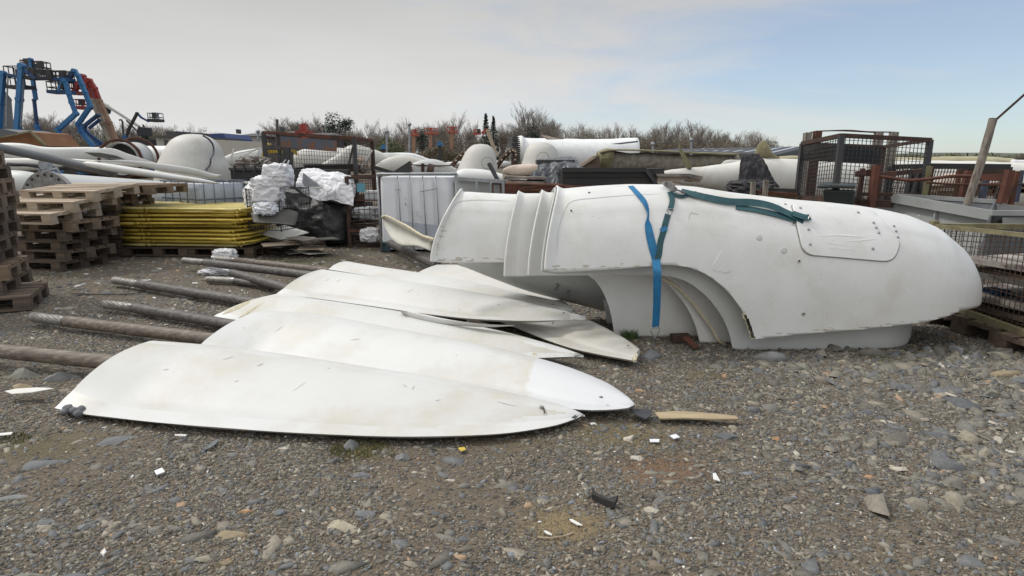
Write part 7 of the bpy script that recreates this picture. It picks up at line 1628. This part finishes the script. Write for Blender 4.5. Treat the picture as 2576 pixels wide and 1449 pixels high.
# ================================================================== trees
def tree(name, hgt, spread, seed, kind='bare', green=0.0):
    r = random.Random(seed); t = thing(name, 'tree', 'tree', (0, 0, 0)); tr = MB(); cr_ = MB()
    def grow(p, d, l, rad, lev):
        if lev > 5 or rad < .008: return
        n_ = 3 if lev < 3 else 2; q = p; dd = d.copy(); pts_ = [p]
        for i in range(n_):
            dd = (dd+Vector((r.uniform(-1, 1), r.uniform(-1, 1), r.uniform(-.2, .8)))*.13).normalized(); q = q+dd*l/n_; pts_.append(q)
        rr_ = [rad*(1-.35*i/n_) for i in range(n_+1)]
        (tr if lev < 1 else cr_).tube(pts_, rr_, 5 if lev < 1 else 3, cap=False)
        if green and lev >= 3:
            for _ in range(int(green*3)+ (r.random() < green % 1)):
                c = lerp(pts_[0], pts_[-1], r.random())+Vector((r.uniform(-1, 1), r.uniform(-1, 1), r.uniform(-1, 1)))*.15; s_ = r.uniform(.06, .14)
                a_ = Vector((r.uniform(-1, 1), r.uniform(-1, 1), r.uniform(-1, 1))).normalized()*s_; b_ = Vector((r.uniform(-1, 1), r.uniform(-1, 1), r.uniform(-1, 1))).normalized()*s_
                cr_.mi = 1; cr_.add([c, c+a_, c+b_], [(0, 1, 2)]); cr_.mi = 0
        k = ((6, 5, 5, 4, 4, 0) if spread > .8 else (6, 5, 4, 4, 3, 0))[lev]
        for i in range(k):
            f_ = r.uniform(.25, 1.0) if i else 1.0; b = lerp(pts_[0], pts_[-1], f_); a_ = r.uniform(0, 2*pi); sp_ = r.uniform(.25, .75)*spread
            nd = (dd+Vector((cos(a_), sin(a_), r.uniform(-.05, .35)))*sp_).normalized()
            grow(b, nd, l*r.uniform(.55, .82), max(rad*r.uniform(.42, .62), .0115), lev+1)
    if kind == 'bare':
        grow(Vector((0, 0, 0)), Vector((0, 0, 1)), hgt*.34, hgt*.017, 0)
        tr.build('trunk', 'bark', t); cr_.build('crown', ['twig', 'bud_green'], t)
    else:
        tr.tube([Vector((0, 0, 0)), Vector((.05, 0, hgt*.5)), Vector((0, 0, hgt))], [hgt*.022, hgt*.014, .02], 7); 
        n_ = 1500
        for i in range(n_):
            if kind == 'spruce':
                z = r.random()**.8; lay = (z*16) % 1; rad = (1-z)*.24*hgt*(.55+.6*(1-lay)); a_ = r.uniform(0, 2*pi); d = rad*sqrt(r.uniform(.1, 1)); c = Vector((cos(a_)*d, sin(a_)*d, hgt*(.12+.88*z)-d*.25))
            else:
                k = i % 14; rs_ = random.Random(seed*50+k); cz = rs_.uniform(.42, .95); cc = Vector((rs_.uniform(-1, 1)*.26*hgt*(1.15-cz), rs_.uniform(-1, 1)*.26*hgt*(1.15-cz), cz*hgt)); R_ = hgt*rs_.uniform(.08, .16)
                v = Vector((r.gauss(0, 1), r.gauss(0, 1), r.gauss(0, .7))).normalized()*R_*r.random()**.4; c = cc+v
            s_ = hgt*.03*r.uniform(.5, 1.3); a1 = Vector((r.uniform(-1, 1), r.uniform(-1, 1), r.uniform(-.6, .6))).normalized()*s_; a2 = Vector((r.uniform(-1, 1), r.uniform(-1, 1), r.uniform(-.6, .6))).normalized()*s_
            cr_.add([c, c+a1, c+a2], [(0, 1, 2)])
        tr.build('trunk', 'bark', t); cr_.build('crown', 'conifer', t)
    return t
TP = [tree('bare_tree', 10, 1.0, 1), tree('bare_tree', 10, .75, 2), tree('bare_tree', 10, 1.15, 3, green=.5), tree('bare_tree', 10, .9, 4, green=.25), tree('bare_tree', 10, .6, 5)]
TC = [tree('pine_tree', 10, 1, 6, 'pine'), tree('pine_tree', 10, 1, 7, 'pine'), tree('spruce_tree', 10, 1, 8, 'spruce')]
tused = set()
def put_tree(src, px, top, Y, label, group, wide=1.0):
    p = at(px, 400, Y); hgt = H + (at(px, top, Y).z-H); s_ = hgt/ (10.0*1.02); 
    if src.name in tused: o = dup(src, (p.x, Y, 0), (0, 0, random.uniform(0, 6.28)), label, group)
    else: tused.add(src.name); o = src; o.location = (p.x, Y, 0); o.rotation_euler = (0, 0, random.uniform(0, 6.28)); o['label'] = label; o['group'] = group
    o.scale = (s_*wide, s_*wide, s_); return o
for m_ in TP: # real height of the grown crown
    zs = [v.co.z for c in m_.children for v in c.data.vertices]; hh = max(zs)
    for c in m_.children:
        c.data.transform(Matrix.Diagonal((10.2/hh, 10.2/hh, 10.2/hh, 1)))
ROWS = [('behind the blue lifts at the left', [(48, 298, 2, 1.2), (76, 281, 3, 1.1), (102, 300, 2, 1.2), (132, 276, 0, 1.1), (160, 279, 0, 1.1), (185, 296, 3, 1.1), (214, 305, 2, 1.1), (240, 300, 1, 1.1), (287, 290, 1, 1.0), (305, 312, 3, 1.1), (335, 310, 2, 1.1)]),
        ('left of the large dome', [(362, 300, 0, 1.0), (392, 315, 3, 1.2), (420, 304, 0, 1.1), (452, 318, 2, 1.1), (480, 305, 2, 1.2), (500, 322, 2, 1.1), (545, 329, 3, 1.0)]),
        ('behind the rusty stillage', [(672, 312, 2, 1.2), (690, 297, 2, 1.3), (717, 292, 3, 1.3), (742, 293, 0, 1.2), (775, 300, 0, 1.1), (802, 278, 1, 1.3), (822, 292, 0, 1.0), (885, 312, 3, 1.0), (905, 318, 3, 1.0), (932, 295, 1, 1.2), (955, 320, 3, 1.0)]),
        ('among the far orange lifts', [(974, 306, 1, 1.0), (1012, 290, 1, 1.3), (1045, 318, 3, 1.0), (1075, 304, 0, 1.1), (1092, 298, 0, 1.1), (1118, 300, 3, 1.1), (1152, 276, 1, 1.2), (1175, 312, 0, 1.0), (1199, 296, 1, 1.0)]),
        ('behind the torn tower shell', [(1262, 318, 3, 1.0), (1289, 308, 3, 1.1), (1313, 270, 4, 1.2), (1330, 254, 4, 1.5), (1352, 262, 4, 1.2), (1374, 288, 3, 1.1), (1409, 303, 2, 1.2), (1436, 318, 2, 1.2), (1457, 316, 2, 1.3), (1484, 314, 2, 1.3), (1508, 318, 2, 1.1), (1528, 306, 1, 1.1), (1557, 304, 4, 1.2), (1591, 309, 4, 1.2)]),
        ('behind the fluffy blade section', [(1621, 312, 2, 1.2), (1645, 308, 4, 1.1), (1664, 300, 4, 1.3), (1696, 304, 4, 1.3), (1720, 300, 1, 1.2), (1741, 295, 4, 1.4), (1760, 302, 4, 1.1), (1780, 312, 4, 1.2), (1800, 322, 3, 1.1), (1819, 328, 2, 1.2), (1851, 326, 4, 1.2), (1884, 330, 1, 1.2), (1905, 334, 4, 1.1), (1925, 342, 1, 1.1)]),
        ('low on the far right horizon', [(1964, 364, 3, 1.3), (1990, 362, 2, 1.3), (2290, 386, 2, 1.2), (2312, 388, 2, 1.2), (2545, 383, 2, 1.3), (2562, 380, 2, 1.3)])]
num = ORD + ['fifteenth']
for place, l in ROWS:
    for i, (x, y, k, wd) in enumerate(l):
        w_ = {0: 'bare brown tree', 1: 'bare slender tree', 2: 'bushy greening tree', 3: 'sparsely budding tree', 4: 'bare upright tree'}[k]
        put_tree(TP[k], x, y, 105+7*(i % 3), '%s, %s from left in the row %s' % (w_, num[i], place), 'trees '+place, wd)
for x, y, k, lab in ((842, 282, 0, 'taller dark pine of the two behind the stillage'), (874, 293, 1, 'shorter right-hand pine of the two behind the stillage'), (1062, 318, 0, 'small dark pine between the orange lifts'), (1223, 284, 2, 'left one of two spruces left of the ladder-like ring'),
                     (1242, 290, 2, 'right one of two spruces left of the ladder-like ring'), (372, 312, 2, 'dark ivy-green conifer behind the small blue-grey lift'), (2432, 384, 2, 'tiny lone conifer on the far right horizon'), (1337, 312, 0, 'dark round evergreen below the tallest bare trees')):
    put_tree(TC[k], x, y, 98, lab, 'evergreen trees on the skyline', 1.0 if k == 2 else 1.15)
def hedge(name, label, x0, x1, yt, Y, m, n, seed, s0=.35, stuff=True, yb=400, cat='undergrowth'):
    r = random.Random(seed); mb = MB()
    for i in range(n):
        u = r.random(); px = lerp(x0, x1, u); top = yt(u) if callable(yt) else yt; c = at(px, lerp(top, yb+3, r.random()**.8) + 3*noise.noise(Vector((px*.08, seed, 0))), Y+r.uniform(-2, 2)); s_ = s0*r.uniform(.4, 1.2)
        a_ = Vector((r.uniform(-1, 1), r.uniform(-1, 1), r.uniform(-1, 1))).normalized()*s_; b_ = Vector((r.uniform(-1, 1), r.uniform(-1, 1), r.uniform(-1, 1))).normalized()*s_; mb.add([c, c+a_, c+b_], [(0, 1, 2)])
    return mb.build(name, m, label=label, cat=cat, kind='stuff' if stuff else None)
hedge('undergrowth', 'dark scrub under the trees at the left', 30, 520, lambda u: 344+10*sin(u*30), 100, 'brown_scrub', 14000, 1, .2)
hedge('undergrowth', 'dark green ivy and scrub under the left trees', 60, 520, lambda u: 334+14*sin(u*23+1), 103, 'shrub', 9000, 9, .2)
hedge('undergrowth', 'scrub under the trees in the middle', 650, 1320, lambda u: 350+11*sin(u*41), 100, 'brown_scrub', 17000, 2, .2)
hedge('undergrowth', 'scrub along the foot of the right tree belt', 1300, 1960, lambda u: 347+9*sin(u*37)+u*16, 100, 'brown_scrub', 17000, 3, .2)
hedge('undergrowth', 'dull green scrub inside the right tree belt', 1390, 1960, lambda u: 338+8*sin(u*31)+u*22, 108, 'shrub', 12000, 4, .2)
hedge('hedge_line', 'far hedge along the right horizon', 1930, 2700, lambda u: 389+3*sin(u*50), 140, 'shrub', 3500, 5, .5)
hedge('green_shrub', 'rounded green shrub left of the far orange lifts', 938, 1015, lambda u: 380-36*sin(pi*u), 92, 'shrub', 3200, 6, .28, False, cat='shrub')
hedge('brown_shrub', 'rust-brown bush under the far orange lifts', 1062, 1150, lambda u: 384-18*sin(pi*u), 76, 'brown_scrub', 2400, 7, .26, False, cat='shrub')
def thicket(label, x0, x1, yt, n, seed, m='twig'):
    r = random.Random(seed); mb = MB()
    for i in range(n):
        u = r.random(); px = lerp(x0, x1, u); Y = r.uniform(104, 118); b = at(px, 398, Y); b.z = 0; top = at(px+r.uniform(-5, 5), yt(u)+22*r.random()**1.5+5*noise.noise(Vector((px*.05, seed, 0))), Y)
        k = lerp(b, top, .55)+Vector((r.uniform(-.3, .3), 0, 0)); mb.tube([b, k, top], [.05, .03, .012], 3, cap=False)
        for _ in range(5):
            p = lerp(k, top, r.random()); q = p+Vector((r.uniform(-.9, .9), r.uniform(-.5, .5), r.uniform(.3, 1.1))); mb.tube([p, q], [.018, .010], 3, cap=False)
    return mb.build('thicket', m, label=label, cat='thicket', kind='stuff')
thicket('fine bare thicket between the middle trees', 640, 1330, lambda u: 334+12*sin(u*19)+8*sin(u*47), 800, 71)
thicket('fine bare thicket along the right tree belt', 1330, 1945, lambda u: 328+12*sin(u*17+1)+7*sin(u*53)+u*u*22, 1100, 72)
thicket('fine bare thicket behind the left lifts', 40, 540, lambda u: 326+12*sin(u*15)+u*8, 650, 73)
mb = MB(); xs_ = [-700, -400, -150, 0, 120, 400, 900]
mb.grid([[Vector((x, 420+y, (6 + 4*noise.noise(Vector((x*.006, 1, 0))))*sin(pi*min(1, y/160)*.5))) for x in range(-900, 901, 50)] for y in (0, 40, 90, 160)]); mb.build('far_hill', 'far_field', kind='structure', smooth=True)
